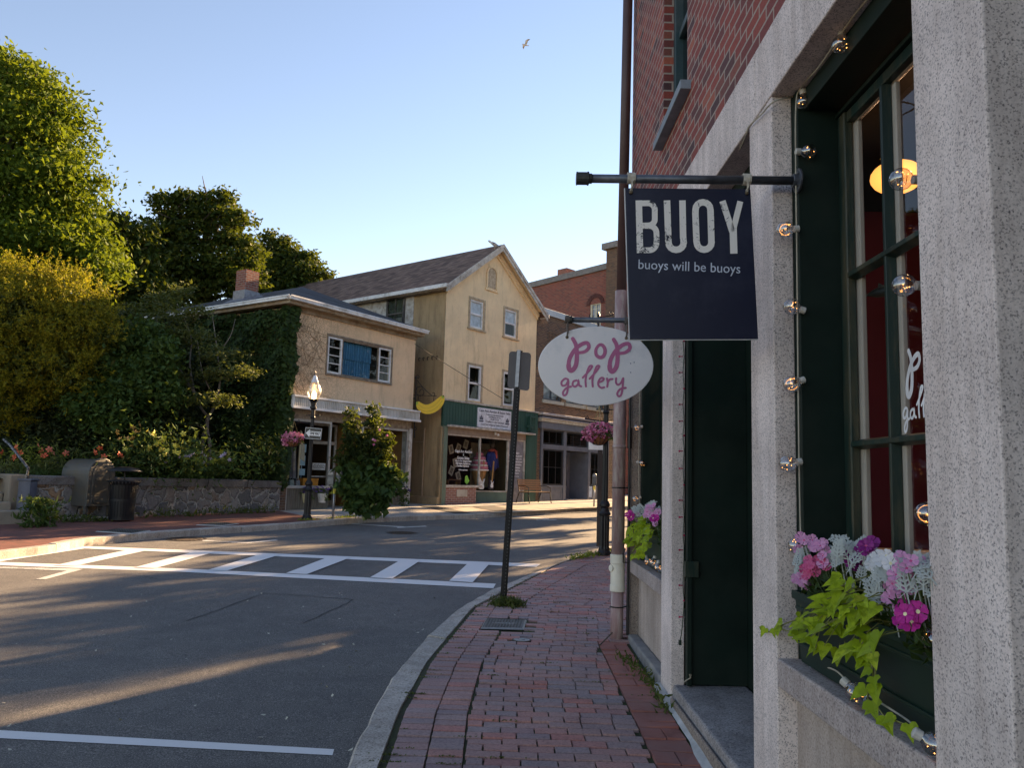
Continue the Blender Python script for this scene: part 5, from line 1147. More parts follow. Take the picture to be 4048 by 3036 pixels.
MB(T3).box(5.84, U1-.12, -.20, .1, 4.241, 4.339).build('cornice_band', M('slate_dark', (.05, .055, .08), .6), b3c)
MB(T3).box(5.85, U1-.14, -.16, .1, 4.08, 4.199).build('cornice_cream_band', M('cream_band_paint', (.50, .47, .38), .6), b3c)
MB(T3).box(5.95, U1-.2, -.10, .1, 3.80, 4.079).build('fascia', GBL, b3)
f = MB(T3); Z0 = .6
for (a, b) in ((6.12, 6.24), (7.78, 7.98), (9.74, 9.92), (11.36, 11.5)): f.box(a, b, .02, .16, Z0, 3.80)
f.box(6.24, 11.36, .03, .15, 2.96, 3.16).box(6.24, 7.78, .03, .15, 1.36, 1.46).box(9.92, 11.36, .03, .15, 1.36, 1.46).box(6.24, 11.36, .03, .15, 3.76, 3.80)
f.box(6.24, 7.78, .06, .12, Z0, 1.36).box(9.92, 11.36, .06, .12, Z0, 1.36)
f.box(6.34, 7.68, .045, .06, .88, .92).box(6.34, 7.68, .045, .06, 1.24, 1.28).box(6.34, 6.38, .045, .06, .92, 1.24).box(7.64, 7.68, .045, .06, .92, 1.24)
f.box(8.42, 9.74, 1.0, 1.08, Z0, 1.42).box(8.42, 8.56, 1.0, 1.08, 1.42, 2.96).box(9.5, 9.74, 1.0, 1.08, 1.42, 2.96).box(8.56, 9.5, 1.0, 1.08, 2.8, 2.96).box(9.74, 9.78, .16, 1.08, Z0, 2.96)
sf3 = f.build('shopfront', GBL, b3, bevel=.004)
k_ = MB(T3)
for (a, b) in ((6.24, 7.78), (7.98, 9.74), (9.92, 11.36)):
    k_.box(a+.06, b-.06, .07, .10, 3.2, 3.22).box(a+.06, b-.06, .07, .10, 3.70, 3.74)
    for j in (1, 2): k_.box(a+(b-a)*j/3-.012, a+(b-a)*j/3+.012, .08, .10, 3.22, 3.7)
for (a, b) in ((6.24, 7.78), (9.92, 11.36)):
    k_.box(a+.02, a+.10, .05, .13, 1.46, 2.96).box(b-.10, b-.02, .05, .13, 1.46, 2.96).box(a+.1, b-.1, .05, .13, 1.46, 1.52).box(a+.1, b-.1, .05, .13, 2.9, 2.96)
    for j in (1, 2): k_.box(a+(b-a)*j/3-.012, a+(b-a)*j/3+.012, .08, .10, 1.52, 2.9)
    k_.box(a+.1, b-.1, .08, .10, 2.2, 2.22)
k_.build('window_frame', M('black_frame', (.012, .012, .015), .5), sf3)
MB(T3).add([(6.24, .1, 1.46), (7.78, .1, 1.46), (7.78, .1, 3.76), (6.24, .1, 3.76)], [(0, 1, 2, 3)]).add([(9.92, .1, 1.46), (11.36, .1, 1.46), (11.36, .1, 3.76), (9.92, .1, 3.76)], [(0, 1, 2, 3)]).add([(7.98, .1, 3.16), (9.74, .1, 3.16), (9.74, .1, 3.76), (7.98, .1, 3.76)], [(0, 1, 2, 3)]).add([(8.5, 1.04, 1.42), (9.6, 1.04, 1.42), (9.6, 1.04, 2.9), (8.5, 1.04, 2.9)], [(0, 1, 2, 3)]).build('pane', GLD, sf3)
MB(T3).box(6.1, 11.5, 2.2, 2.25, .4, 4).box(7.76, 7.78, .16, 1.5, .5, 3.8).box(6.1, 11.5, .16, 2.2, 3.82, 3.84).build('interior', DARKIN, b3)
MB(T3).box(7.15, 7.35, 1.5, 1.6, 1.3, 3.3).box(6.5, 6.62, 1.5, 1.6, 1.9, 2.2).build('interior_column', M('pale_column', (.42, .44, .34), .7), b3)
MB(T3).box(7.98, 9.74, -.1, 1.0, .5, .86).build('door_step', CONC, b3)
# finial bracket on its roof edge
c = PY(2366, 1300, 33.5); rbk = thing('roof_sign_bracket', 'black scrolled iron bracket with a pointed finial above the brown brick parapet', 'bracket', c)
def q_(px, py): return PY(px, py, c.y)
MB().tube([q_(2366, 1330), q_(2366, 1262)], .05, 8).build('post', BLK, rbk); MB().lathe([(.05, 0), (.09, .03), (.04, .1), (.07, .16), (.01, .34)], q_(2366, 1262), 8).build('finial', BLK, rbk)
MB().tube([q_(2330, 1252), q_(2340, 1262), q_(2366, 1254), q_(2400, 1250), q_(2425, 1246)], .022, 6).tube(smooth_path([q_(2334, 1240), q_(2330, 1252), q_(2342, 1256), q_(2345, 1246)], 4), .02, 5).tube([q_(2366, 1262), q_(2425, 1262)], .015, 5).tube(smooth_path([q_(2415, 1245), q_(2408, 1236), q_(2418, 1232), q_(2424, 1240)], 4), .02, 5).build('scroll', BLK, rbk)

# ------------------------------------------------------------------ tall red brick building behind
Pn = PY(2470, 1500, 44.0); ax = Vector((math.sin(R(136)), math.cos(R(136)), 0)); O4 = Pn-ax*20
T4 = frame((O4.x, O4.y, 0), 136)
b4 = thing('red_brick_building', 'tall red brick building with sloping parapet and chimneys far behind the shops', 'building', (O4.x, O4.y, 1), R(90-136))
zL = onf(T4, 2080, 1143)[1]; zR = onf(T4, 2418, 1060)[1]; uL = onf(T4, 2080, 1143)[0]; uR = onf(T4, 2418, 1060)[0]; sl4 = (zR-zL)/(uR-uL)
u0, u1 = uL-4, 20
zz = lambda u: zL+(u-uL)*sl4
aw0, az0 = onf(T4, 2332, 1290); aw1, az1 = onf(T4, 2376, 1180)
m = MB(T4); m.wallholes(u0, u1, 1, zz(u0)-.5, [(aw0, aw1, az0-1.2, az1-.25)], 0, .15); m.add([(u0, 0, zz(u0)-.5), (u1, 0, zz(u0)-.5), (u1, 0, zz(u1)), (u0, 0, zz(u0))], [(0, 1, 2, 3)])
m.box(u1-.1, u1, .02, 10, 1, zz(u1)-.1).box(u0, u0+.1, .02, 10, 1, zz(u0)-.6); m.build('wall', BRF, b4)
MB(T4).add([(u0, -.12, zz(u0)), (u1, -.12, zz(u1)), (u1, -.12, zz(u1)+.35), (u0, -.12, zz(u0)+.35), (u0, .5, zz(u0)), (u1, .5, zz(u1)), (u1, .5, zz(u1)+.35), (u0, .5, zz(u0)+.35)], [(0, 1, 2, 3), (3, 2, 6, 7), (0, 4, 5, 1), (4, 7, 6, 5), (1, 5, 6, 2), (0, 3, 7, 4)]).build('coping', M('grey_coping', (.20, .19, .18), .8), b4)
a, z_ = onf(T4, 2203, 1120, 1.0); b, zt = onf(T4, 2240, 1058, 1.0); MB(T4).box(a, b, 1.0, 1.8, z_-2, zt).build('chimney', BRC, b4); MB(T4).box(a-.08, b+.08, .92, 1.88, z_-.6, z_+.0).build('chimney_base', M('tarred_base', (.05, .045, .045), .8), b4)
a, z_ = onf(T4, 2418, 1100); b, zt = onf(T4, 2462, 985); MB(T4).box(a, b, -.5, 1.2, 1, zt).build('stack', BRB, b4); MB(T4).box(a-.2, b+.1, -.7, 1.4, zt, zt+.35).build('stack_cap', M('grey_coping', (.2, .2, .2)), b4)
aw = (aw0+aw1)/2; hw = (aw1-aw0)/2
fr = MB(T4)
fr.box(aw0, aw0+hw*.28, .03, .12, az0-1.2, az1-.3).box(aw1-hw*.28, aw1, .03, .12, az0-1.2, az1-.3).box(aw0, aw1, .03, .12, az0+.35, az0+.5).box(aw-.04, aw+.04, .05, .12, az0-1.2, az1-.3)
fr.prism([(aw+hw*math.cos(R(q)), .03, az1-.3+.38*math.sin(R(q))) for q in range(0, 181, 15)], (0, .08, 0))
wf = fr.build('window', M('cream_frame', (.60, .56, .42), .7), b4)
MB(T4).add([(aw0, .1, az0-1.2), (aw1, .1, az0-1.2), (aw1, .1, az1-.3), (aw0, .1, az1-.3)], [(0, 1, 2, 3)]).build('pane', M('sky_glass', (.16, .20, .26), .08, 0, .2, 3, spec=1), wf)
mm = MB(T4)
for j in (1, 2, 3): mm.box(aw0+hw*.28+(2*hw-hw*.56)*j/4-.015, aw0+hw*.28+(2*hw-hw*.56)*j/4+.015, .085, .098, az0-1.2, az1-.3)
for j in range(6): mm.box(aw0+hw*.3, aw1-hw*.3, .087, .097, az0-1.0+j*.5, az0-.97+j*.5)
mm.build('muntins', M('cream_frame', (.6, .56, .42)), wf)
ar = MB(T4)
for i in range(12):
    q0, q1 = R(180-i*15), R(180-(i+1)*15+2); 
    ar.hexa([(aw+(hw+r_)*math.cos(q), -.002, az1-.3+(.38+r_)*math.sin(q)) for q, r_ in ((q0, .02), (q1, .02), (q1, .26), (q0, .26))], [(aw+(hw+r_)*math.cos(q), -.05, az1-.3+(.38+r_)*math.sin(q)) for q, r_ in ((q0, .02), (q1, .02), (q1, .26), (q0, .26))])
ar.build('arch', M('dark_brick', (.10, .035, .03), .9), wf)
# ------------------------------------------------------------------ stone retaining wall, garden and steps on the left
A = G(110, 2062); B = G(1092, 2020); angw = math.degrees(math.atan2(B.x-A.x, B.y-A.y)); LW = (B-A).xy.length
TW = frame((A.x, A.y, 0), angw)
zt0 = onf(TW, 300, 1884)[1]; zt1 = onf(TW, 1060, 1900)[1]
def rubble():
    m, nt, b = newmat('rubble_stone'); v = coords(nt, 'wall'); nd = noise(nt, v, 3, 3)
    sub = N(nt, 'ShaderNodeVectorMath', operation='MULTIPLY_ADD'); L(nt, nd.outputs['Color'], sub.inputs[0]); sub.inputs[1].default_value = (.6, .5, 0); L(nt, v, sub.inputs[2])
    mp = N(nt, 'ShaderNodeMapping'); mp.inputs['Scale'].default_value = (2.2, 3.1, 1); L(nt, sub.outputs[0], mp.inputs[0])
    vo = N(nt, 'ShaderNodeTexVoronoi'); vo.voronoi_dimensions = '2D'; vo.inputs['Scale'].default_value = 1; L(nt, mp.outputs[0], vo.inputs['Vector'])
    ve = N(nt, 'ShaderNodeTexVoronoi'); ve.voronoi_dimensions = '2D'; ve.feature = 'DISTANCE_TO_EDGE'; ve.inputs['Scale'].default_value = 1; L(nt, mp.outputs[0], ve.inputs['Vector'])
    bw = N(nt, 'ShaderNodeRGBToBW'); L(nt, vo.outputs['Color'], bw.inputs[0])
    c = ramp(nt, bw.outputs[0], [(.2, (.13, .125, .125)), (.38, (.24, .22, .21)), (.45, (.33, .21, .12)), (.50, (.19, .17, .16)), (.62, (.28, .26, .245)), (.69, (.34, .25, .16)), (.74, (.23, .21, .20)), (.85, (.20, .185, .18))]).outputs[0]
    n = noise(nt, v, 18, 6, .7); c = mix(nt, .6, c, ramp(nt, n.outputs[0], [(.35, (.45, .45, .45)), (.65, (1.25, 1.2, 1.15))]).outputs[0], 'MULTIPLY')
    e = ramp(nt, ve.outputs[0], [(.03, (1, 1, 1)), (.07, (0, 0, 0))]).outputs[0]
    c = mix(nt, e, c, (.36, .34, .31)); L(nt, c, b.inputs['Base Color']); b.inputs['Roughness'].default_value = .9
    e2 = ramp(nt, ve.outputs[0], [(.0, (0, 0, 0)), (.18, (1, 1, 1))]).outputs[0]; bump(nt, b, e2, .8, .06); return m
RUB = rubble(); CAPS = granite('wall_cap', (.17, .155, .15), (.05, .045, .045), (.26, .24, .22), .5, .9, .8)
rw = thing('stone_garden_wall', 'low rubble stone retaining wall with granite capstones along the garden', 'wall', TW @ Vector((LW/2, 0, .5)))
zc = lambda u: zt0+(zt1-zt0)*(u-1.0)/(LW-1.2)
MB(TW).add([(0, 0, .2), (LW+.1, 0, .2), (LW+.1, 0, zc(LW)-.19), (0, 0, zc(0)-.19), (0, .45, .2), (LW+.1, .45, .2), (LW+.1, .45, zc(LW)-.19), (0, .45, zc(0)-.19)], [(0, 1, 2, 3), (0, 3, 7, 4), (1, 5, 6, 2)]).build('masonry', RUB, rw)
cp = MB(TW); u = -.02; g = random.Random(5)
while u < LW:
    l = g.uniform(.8, 1.5); e = min(u+l, LW+.1); d = g.uniform(-.012, .012); n = 5; vs = []
    for i in range(n+1):
        uu = u+.008+(e-u-.016)*i/n; o = [g.uniform(-.018, .018) for _ in range(4)]
        vs += [(uu, -.05+o[0], zc(uu)-.19), (uu, -.055+o[1], zc(uu)-.02), (uu, -.02+o[2], zc(uu)+d), (uu, .5, zc(uu)+d+o[3]*.3), (uu, .5, zc(uu)-.19)]
    fs = []
    for i in range(n): fs += [(i*5+c, i*5+(c+1) % 5, i*5+5+(c+1) % 5, i*5+5+c) for c in range(5)]
    fs += [(4, 3, 2, 1, 0), tuple(n*5+c for c in range(5))]; cp.add(vs, fs); u = e
cp.build('cap', CAPS, rw)
# garden bed: raised ground rising to the back
gb = MB(TW); nx, ny = 24, 14; vs = []
for j in range(ny+1):
    for i in range(nx+1):
        u = -14+(LW+14.0)*i/nx; v = .42+13*j/ny; h = 1.38+v*.09+.06*math.sin(u*2+v)+.05*math.sin(u*5.1)
        if v < .5: h = 1.36
        vs.append((u, v, h))
gb.add(vs, [(j*(nx+1)+i, j*(nx+1)+i+1, (j+1)*(nx+1)+i+1, (j+1)*(nx+1)+i) for j in range(ny) for i in range(nx)])
tag(gb.build('garden_bed', SOIL), kind='structure')
# stone steps at the left edge
SAND = M('sandstone_step', (.34, .28, .21), .9, 0, .3, 5, dirt=(.14, .12, .09), dirt_amt=.5, bmp=.5, bscale=25)
ss = thing('stone_steps', 'rough stone steps climbing to the garden at the left edge', 'steps', G(30, 2075))
S0 = G(40, 2072); TS = frame((S0.x, S0.y, 0), angw)
g = random.Random(9)
hz = [onf(TS, 40, y, d)[1] for y, d in ((2020, 0), (1985, .35), (1945, .7), (1905, 1.05), (1872, 1.4))]
zb_ = S0.z-.1
for k, z in enumerate(hz):
    w_r = (.45 if k == 0 else .02-.03*k)
    MB(TS).box(-3.2, w_r+.15, k*.35, k*.35+.5+(.0 if k < 4 else 1.5), zb_, z).build('step', SAND, ss, bevel=.03)
    zb_ = z-.12
MB(TS).box(.12, .50, .5, 2.2, S0.z, zc(0)+.02).build('cheek', SAND, ss, bevel=.03)
hr = thing('handrail', 'dark metal handrail rising from a square post beside the stone steps', 'handrail', G(105, 2000))
Yh = TS @ Vector((.25, .55, 0)); yy = Yh.y
MB().tube([PY(14, 1738, yy+.5), PY(40, 1760, yy+.4), PY(112, 1852, yy), PY(103, 1900, yy), PY(103, 1990, yy)], .028, 8).build('rail', M('worn_rail', (.06, .06, .065), .4, .6, .4, 30, dirt=(.4, .38, .36), dirt_amt=.3, dirt_scale=20), hr)
q = PY(103, 1960, yy); MB().box(q.x-.13, q.x+.13, yy-.1, yy+.16, q.z-.32, q.z+.32).box(q.x-.15, q.x+.15, yy-.12, yy+.18, q.z+.32, q.z+.36).build('post_box', M('blue_grey_box', (.09, .10, .13), .6), hr, bevel=.01)

# ------------------------------------------------------------------ leaves
def BP(px, py, Y, rpx, fl=1.0):
    c = PY(px, py, Y); r = rpx*Y/FPX; return (c, (r, r, r*fl))
LM = dict(
    maple=leafmat('leaf_maple', [(.03, .065, .010), (.07, .12, .012), (.12, .17, .016), (.045, .08, .012)], .38),
    dark=leafmat('leaf_dark', [(.020, .040, .010), (.035, .06, .012), (.05, .08, .014), (.09, .10, .02)], .22),
    gold=leafmat('leaf_gold', [(.06, .08, .014), (.42, .33, .025), (.10, .12, .016), (.36, .27, .02)], .42),
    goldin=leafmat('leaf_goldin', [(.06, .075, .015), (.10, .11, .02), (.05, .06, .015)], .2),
    grn=leafmat('leaf_green', [(.035, .07, .018), (.05, .10, .025), (.07, .12, .03)], .25),
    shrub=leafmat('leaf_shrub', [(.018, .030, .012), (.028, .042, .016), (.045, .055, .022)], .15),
    dog=leafmat('leaf_dogwood', [(.075, .09, .03), (.10, .12, .035), (.13, .14, .045), (.06, .08, .025)], .25),
    ivy=leafmat('leaf_ivy', [(.016, .036, .010), (.026, .052, .014), (.042, .078, .018), (.020, .036, .012)], .15, .5),
    bush=leafmat('leaf_bush', [(.018, .034, .012), (.028, .048, .015), (.05, .07, .018)], .28),
    big=leafmat('leaf_big', [(.035, .075, .028), (.05, .10, .03), (.075, .13, .035)], .3),
    lime=leafmat('leaf_lime', [(.20, .30, .010), (.30, .42, .016), (.42, .54, .03), (.26, .36, .012), (.46, .55, .04)], .32, .3, big=(45, (.22, .31, .012))),
    weed=leafmat('leaf_weed', [(.05, .08, .02), (.08, .11, .03), (.12, .13, .04)], .3),
    yel=leafmat('leaf_yellow', [(.20, .26, .04), (.34, .38, .06), (.12, .18, .03)], .3),
    pink=leafmat('petal_pink', [(.70, .22, .40), (.62, .14, .30), (.80, .42, .55), (.55, .10, .26)], .25),
    purple=leafmat('petal_purple', [(.12, .06, .30), (.20, .10, .40)], .2))
BARK = M('bark', (.085, .065, .05), .95, 0, .35, 5, dirt=(.15, .13, .11), dirt_amt=.4, bmp=.8, bscale=18, stretch=(1, 1, .25))
BARKG = M('bark_grey', (.18, .155, .13), .9, 0, .3, 8, bmp=.6, bscale=30, stretch=(1, 1, .3))
def tree(name, label, base, blobs, n, size, mat, r0=.3, seed=1, clump=.5, cper=14, group=None, aspect=.6, bark=BARK, ntops=8, cat='tree', shell=.5, part='crown', trunkz=None, **kw):
    t = thing(name, label, cat, base, 0, group); g = random.Random(seed)
    if cat == 'tree':
        for c, r in list(blobs):
            rr = max(r) if not isinstance(r, (int, float)) else r
            for _ in range(4):
                d = Vector((g.gauss(0, 1), g.gauss(0, 1), g.gauss(.3, 1))).normalized(); k_ = rr*g.uniform(.14, .34); blobs = blobs+[(Vector(c)+d*(rr*g.uniform(.9, 1.12)), (k_, k_, k_*.8))]
    if r0:
        mb = MB(); bl = sorted(blobs, key=lambda b: -b[0].z); tops = [tuple(b[0]) for b in bl[:ntops]]; limbs(mb, base, tops, r0, seed); mb.build('trunk', bark, t)
    leafcloud(part, blobpts(blobs, n, seed, clump, cper, shell), size, LM[mat], t, seed, aspect, **kw)
    return t
def gp(px, Y, z=None):
    c = PY(px, 1500, Y); return Vector((c.x, Y, gz(Y) if z is None else z))
tree('maple_tree', 'huge bright green tree filling the upper left edge', gp(-160, 29, 1.2),
     [BP(*a) for a in ((-200, 420, 30, 260), (-250, 800, 29, 300), (-30, 290, 28, 110), (60, 330, 29, 130), (170, 430, 28.5, 130), (60, 560, 28, 190), (255, 530, 29, 110), (290, 690, 28.5, 110), (170, 760, 28, 170), (0, 800, 27.5, 200), (300, 860, 28.5, 95), (150, 980, 27.5, 170), (300, 1010, 28, 120), (395, 1060, 27.5, 75), (370, 950, 28, 70), (0, 1060, 27, 190), (-200, 1150, 27, 260))],
     76000, .18, 'maple', .5, 3, .75, 30, aspect=.6, droop=.6, upb=.4)
tree('dark_tree', 'dark drooping tree between the bright green tree and the round crowned tree', gp(480, 31, 1.2),
     [BP(*a) for a in ((450, 905, 31, 75), (520, 950, 31, 70), (475, 1010, 31, 95), (545, 1060, 31, 75), (430, 1110, 30.5, 100), (520, 1180, 30.5, 100), (380, 1230, 30.5, 90), (600, 1230, 31, 80))], 15000, .24, 'dark', .3, 5, .6, 14, aspect=.5, droop=.9)
tree('round_tree', 'dark green round crowned tree rising behind the ivy covered shop', gp(800, 35, 1.2),
     [BP(*a) for a in ((640, 800, 35, 45), (690, 835, 35, 60), (740, 800, 35, 45), (800, 825, 35, 60), (880, 815, 35, 55), (860, 880, 35, 95), (760, 900, 35, 90), (680, 920, 35, 85), (600, 960, 35, 80), (940, 910, 34.5, 70), (980, 990, 34.5, 60), (560, 1030, 35, 75), (650, 1040, 35, 105), (780, 1040, 34.5, 125), (900, 1040, 34.5, 110), (700, 1150, 34.5, 120), (860, 1160, 34.5, 120), (960, 1110, 34, 85), (1000, 1180, 34, 70), (600, 1150, 34.5, 90), (500, 1120, 34.5, 70))],
     26000, .19, 'dark', .35, 8, .42, 15, aspect=.7)
tree('round_tree', 'dark green tree behind the brick chimney, sunlit along its right side', gp(1130, 39, 1.2),
     [BP(*a) for a in ((1080, 965, 39, 45), (1110, 1000, 39, 65), (1040, 1040, 39, 65), (1160, 1050, 39, 75), (1225, 1040, 39, 45), (1250, 1100, 38.5, 60), (1090, 1110, 38.5, 90), (1190, 1120, 38.5, 75), (1290, 1160, 38.5, 45), (1030, 1150, 38.5, 80), (1250, 1170, 38.5, 60), (1130, 1190, 38, 80))],
     15000, .19, 'dark', .3, 9, .4, 14, aspect=.7)
# golden feathery shrub: sprays of small shoots
def sprays(name, blobs, n, seed, matin, matout, parent, ln=.34, per=22, leaf=.055):
    g = np.random.default_rng(seed); P = []; D = []
    c = blobpts(blobs, n, seed, .3, 3, .7)
    cen = np.array([np.array(b[0]) for b in blobs]); 
    for p in c:
        k = np.argmin(((cen-p)**2).sum(1)); d = (p-cen[k]); d /= np.linalg.norm(d)+1e-6; d = d*.7+np.array([0, 0, .55])+g.normal(size=3)*.35; d /= np.linalg.norm(d)
        s = np.linspace(0, 1, per)[:, None]; L_ = ln*(.5+g.random()); q = p+d*s*L_+g.normal(size=(per, 3))*.06*(1.1-s); q[:, 2] -= (s[:, 0]**2)*.05
        P.append(q)
    P = np.concatenate(P); return leafcloud(name, P, leaf, matout, parent, seed, .35, .3, -.2)
gs = thing('golden_shrub', 'large feathery golden shrub lit yellow at its top', 'shrub', gp(120, 20.5, 1.4))
gbl = [BP(*a) for a in ((20, 1180, 20.5, 120), (130, 1150, 20.5, 100), (230, 1170, 20.5, 95), (330, 1230, 20.3, 85), (-80, 1250, 20.5, 150), (100, 1280, 20, 150), (270, 1320, 20, 120), (380, 1330, 20, 60), (-40, 1420, 20, 150), (120, 1440, 19.8, 140), (270, 1460, 19.8, 110), (380, 1440, 20, 60), (30, 1560, 19.8, 120))]
sprays('foliage', gbl, 4300, 4, None, LM['gold'], gs, .42, 24, .075)
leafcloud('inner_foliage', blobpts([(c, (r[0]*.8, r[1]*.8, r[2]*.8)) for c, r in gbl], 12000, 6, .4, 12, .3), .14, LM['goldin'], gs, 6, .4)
limbs_ = MB(); limbs(limbs_, gp(120, 20.8, 1.3), [tuple(b[0]) for b in gbl[:6]], .12, 3); limbs_.build('trunk', BARK, gs)
def shrub(name, label, blobs, n, size, mat, seed, base=None, r0=.0, **kw):
    b = base or Vector((blobs[0][0].x, blobs[0][0].y, 1.35))
    return tree(name, label, b, blobs, n, size, mat, r0, seed, kw.pop('clump', .35), kw.pop('cper', 12), cat=kw.pop('cat', 'shrub'), part='foliage', **kw)
shrub('leafy_shrub', 'loose mid green shrub with layered leaves between the golden shrub and the pale branched tree', [BP(*a) for a in ((560, 1340, 20.8, 75), (500, 1400, 20.8, 70), (620, 1420, 20.6, 80), (470, 1480, 20.4, 80), (580, 1500, 20.4, 85), (390, 1540, 20.2, 80), (500, 1570, 20, 85), (640, 1560, 20.4, 70), (330, 1610, 19.8, 70), (440, 1640, 19.8, 80))], 13000, .14, 'grn', 12, r0=.06)
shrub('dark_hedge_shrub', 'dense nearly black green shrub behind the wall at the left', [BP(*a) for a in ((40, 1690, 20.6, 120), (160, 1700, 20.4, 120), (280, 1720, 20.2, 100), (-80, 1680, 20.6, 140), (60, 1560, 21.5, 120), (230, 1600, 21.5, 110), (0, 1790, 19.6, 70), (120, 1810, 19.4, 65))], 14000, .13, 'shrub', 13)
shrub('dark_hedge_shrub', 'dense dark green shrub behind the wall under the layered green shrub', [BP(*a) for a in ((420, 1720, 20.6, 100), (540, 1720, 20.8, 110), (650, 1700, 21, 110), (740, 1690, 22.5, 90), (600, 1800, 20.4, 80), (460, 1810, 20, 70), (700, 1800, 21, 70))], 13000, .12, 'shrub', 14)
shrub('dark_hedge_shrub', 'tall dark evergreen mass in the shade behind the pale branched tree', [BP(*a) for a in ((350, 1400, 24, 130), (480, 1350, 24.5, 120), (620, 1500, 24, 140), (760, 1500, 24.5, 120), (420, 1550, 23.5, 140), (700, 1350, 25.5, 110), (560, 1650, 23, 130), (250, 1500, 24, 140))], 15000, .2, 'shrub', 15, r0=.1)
# dogwood with layered branches
dg = thing('dogwood_tree', 'slender pale branched tree with flat layers of olive leaves in front of the ivy', 'tree', gp(800, 21.8, 1.35))
db = [BP(a[0], a[1], a[2]+.8, *a[3:]) for a in ((640, 1180, 21.3, 70, .5), (720, 1150, 21.3, 60, .5), (560, 1230, 21.3, 80, .4), (700, 1240, 21, 100, .4), (800, 1230, 21, 60, .4), (480, 1300, 21, 60, .4), (620, 1320, 20.8, 120, .35), (760, 1330, 20.8, 100, .35), (520, 1400, 20.8, 80, .35), (640, 1420, 20.6, 90, .35), (850, 1400, 20.6, 90, .35), (930, 1470, 20.5, 95, .3), (990, 1465, 20.4, 40, .3), (830, 1480, 20.6, 90, .3), (700, 1500, 20.4, 80, .35), (830, 1580, 20.2, 110, .25), (740, 1580, 20.2, 80, .25), (900, 1580, 20.2, 50, .25), (600, 1500, 20.6, 60, .3), (950, 1390, 20.8, 40, .4))]
leafcloud('crown', blobpts(db, 7500, 21, .24, 9, .3), .10, LM['dog'], dg, 21, .5, .9, .1)
mb = MB(); q0 = PY(785, 1880, 21.80); q0b = PY(812, 1870, 21.85); fk = PY(822, 1650, 21.80); 
mb.tube(smooth_path([q0, PY(795, 1780, 21.80), PY(812, 1700, 21.80), fk], 4), [.075]*4+[.065]*4+[.055]*5, 8); mb.tube(smooth_path([q0b, PY(830, 1770, 21.80), PY(818, 1700, 21.80), fk], 4), .05, 8)
def br_(pts, r):
    p = smooth_path([PY(x[0], x[1], x[2]+.8) for x in pts], 4); mb.tube(p, [r*(1-.75*i/(len(p)-1)) for i in range(len(p))], 6)
for pts, r in (([(822, 1650, 21), (780, 1590, 20.9), (760, 1540, 20.9), (700, 1440, 20.9), (640, 1330, 21)], .045), ([(822, 1650, 21), (850, 1600, 21), (870, 1500, 20.9), (860, 1400, 20.9), (840, 1250, 21.2)], .04),
               ([(770, 1560, 20.9), (750, 1440, 21), (755, 1330, 21), (700, 1200, 21.2)], .03), ([(760, 1540, 20.9), (690, 1480, 20.7), (600, 1440, 20.6), (540, 1390, 20.8)], .025), ([(870, 1500, 20.9), (930, 1480, 20.6), (985, 1470, 20.4)], .018),
               ([(812, 1700, 21), (760, 1670, 20.8), (700, 1640, 20.6)], .018), ([(850, 1600, 21), (900, 1590, 20.4), (940, 1560, 20.3)], .016), ([(840, 1560, 21), (800, 1470, 20.7), (780, 1340, 20.8)], .024), ([(700, 1440, 20.9), (620, 1400, 20.7), (500, 1310, 21)], .018), ([(860, 1400, 20.9), (910, 1330, 20.9), (930, 1260, 21)], .016)):
    br_(pts, r)
mb.build('trunk', BARKG, dg)
# ivy on the side wall of the tan shop
g = np.random.default_rng(31); P = []; D = []
inv = None
n = 30000; y = g.random(n)**1.2*9.6; z = .9+g.random(n)*5.55
lump = .10+.09*np.sin(y*3.1+z*1.7)+.06*np.sin(z*5.3+y*2)
loc = np.stack([-.05-np.abs(lump)*(.3+g.random(n)*1.2), y, z], 1)
n2 = 1500; z2 = 1.3+g.random(n2)*5.2; lim = .06+.13*np.abs(np.sin(z2*2.3))+.09*np.abs(np.sin(z2*7.1))+np.where(z2 < 3.8, -.02, .0)
loc2 = np.stack([g.random(n2)*lim*1.1, -.04-g.random(n2)*.12, z2], 1)
n3 = 500; z3 = 1.3+g.random(n3)*2.2; loc3 = np.stack([-.1+g.random(n3)*.22, -.06-g.random(n3)*.16, z3], 1)
n4 = 1500; z4 = 1.2+g.random(n4)*5.3; loc4 = np.stack([-.16+g.random(n4)*.24, -.10+g.random(n4)*.22, z4], 1); loc3 = np.concatenate([loc3, loc4]); n3 += n4
loc = np.concatenate([loc, loc2, loc3]); M1 = np.array(T1); Wp = loc @ M1[:3, :3].T+M1[:3, 3]
dd = np.concatenate([np.tile(np.array(T1.to_3x3() @ Vector((-1, 0, .25))), (n, 1)), np.tile(np.array(T1.to_3x3() @ Vector((-.2, -1, .25))), (n2+n3, 1))])
iv = thing('ivy', 'thick dark green ivy covering the side wall of the tan shop', 'climbing plant', T1 @ Vector((-.1, 2, .9)))
leafcloud('foliage', Wp, .16, LM['ivy'], iv, 31, .85, .2, .8, .4, dirs=dd)
st_ = MB(T1); gg = random.Random(6)
for k in range(14):
    y0 = gg.uniform(.1, 6); p = [(-.03, y0, .8)]; 
    for j in range(8): p.append((-.03, p[-1][1]+gg.uniform(-.25, .25), p[-1][2]+.65))
    st_.tube([(a, max(.02, b), c) for a, b, c in p], .015, 5)
st_.build('stems', BARK, iv)
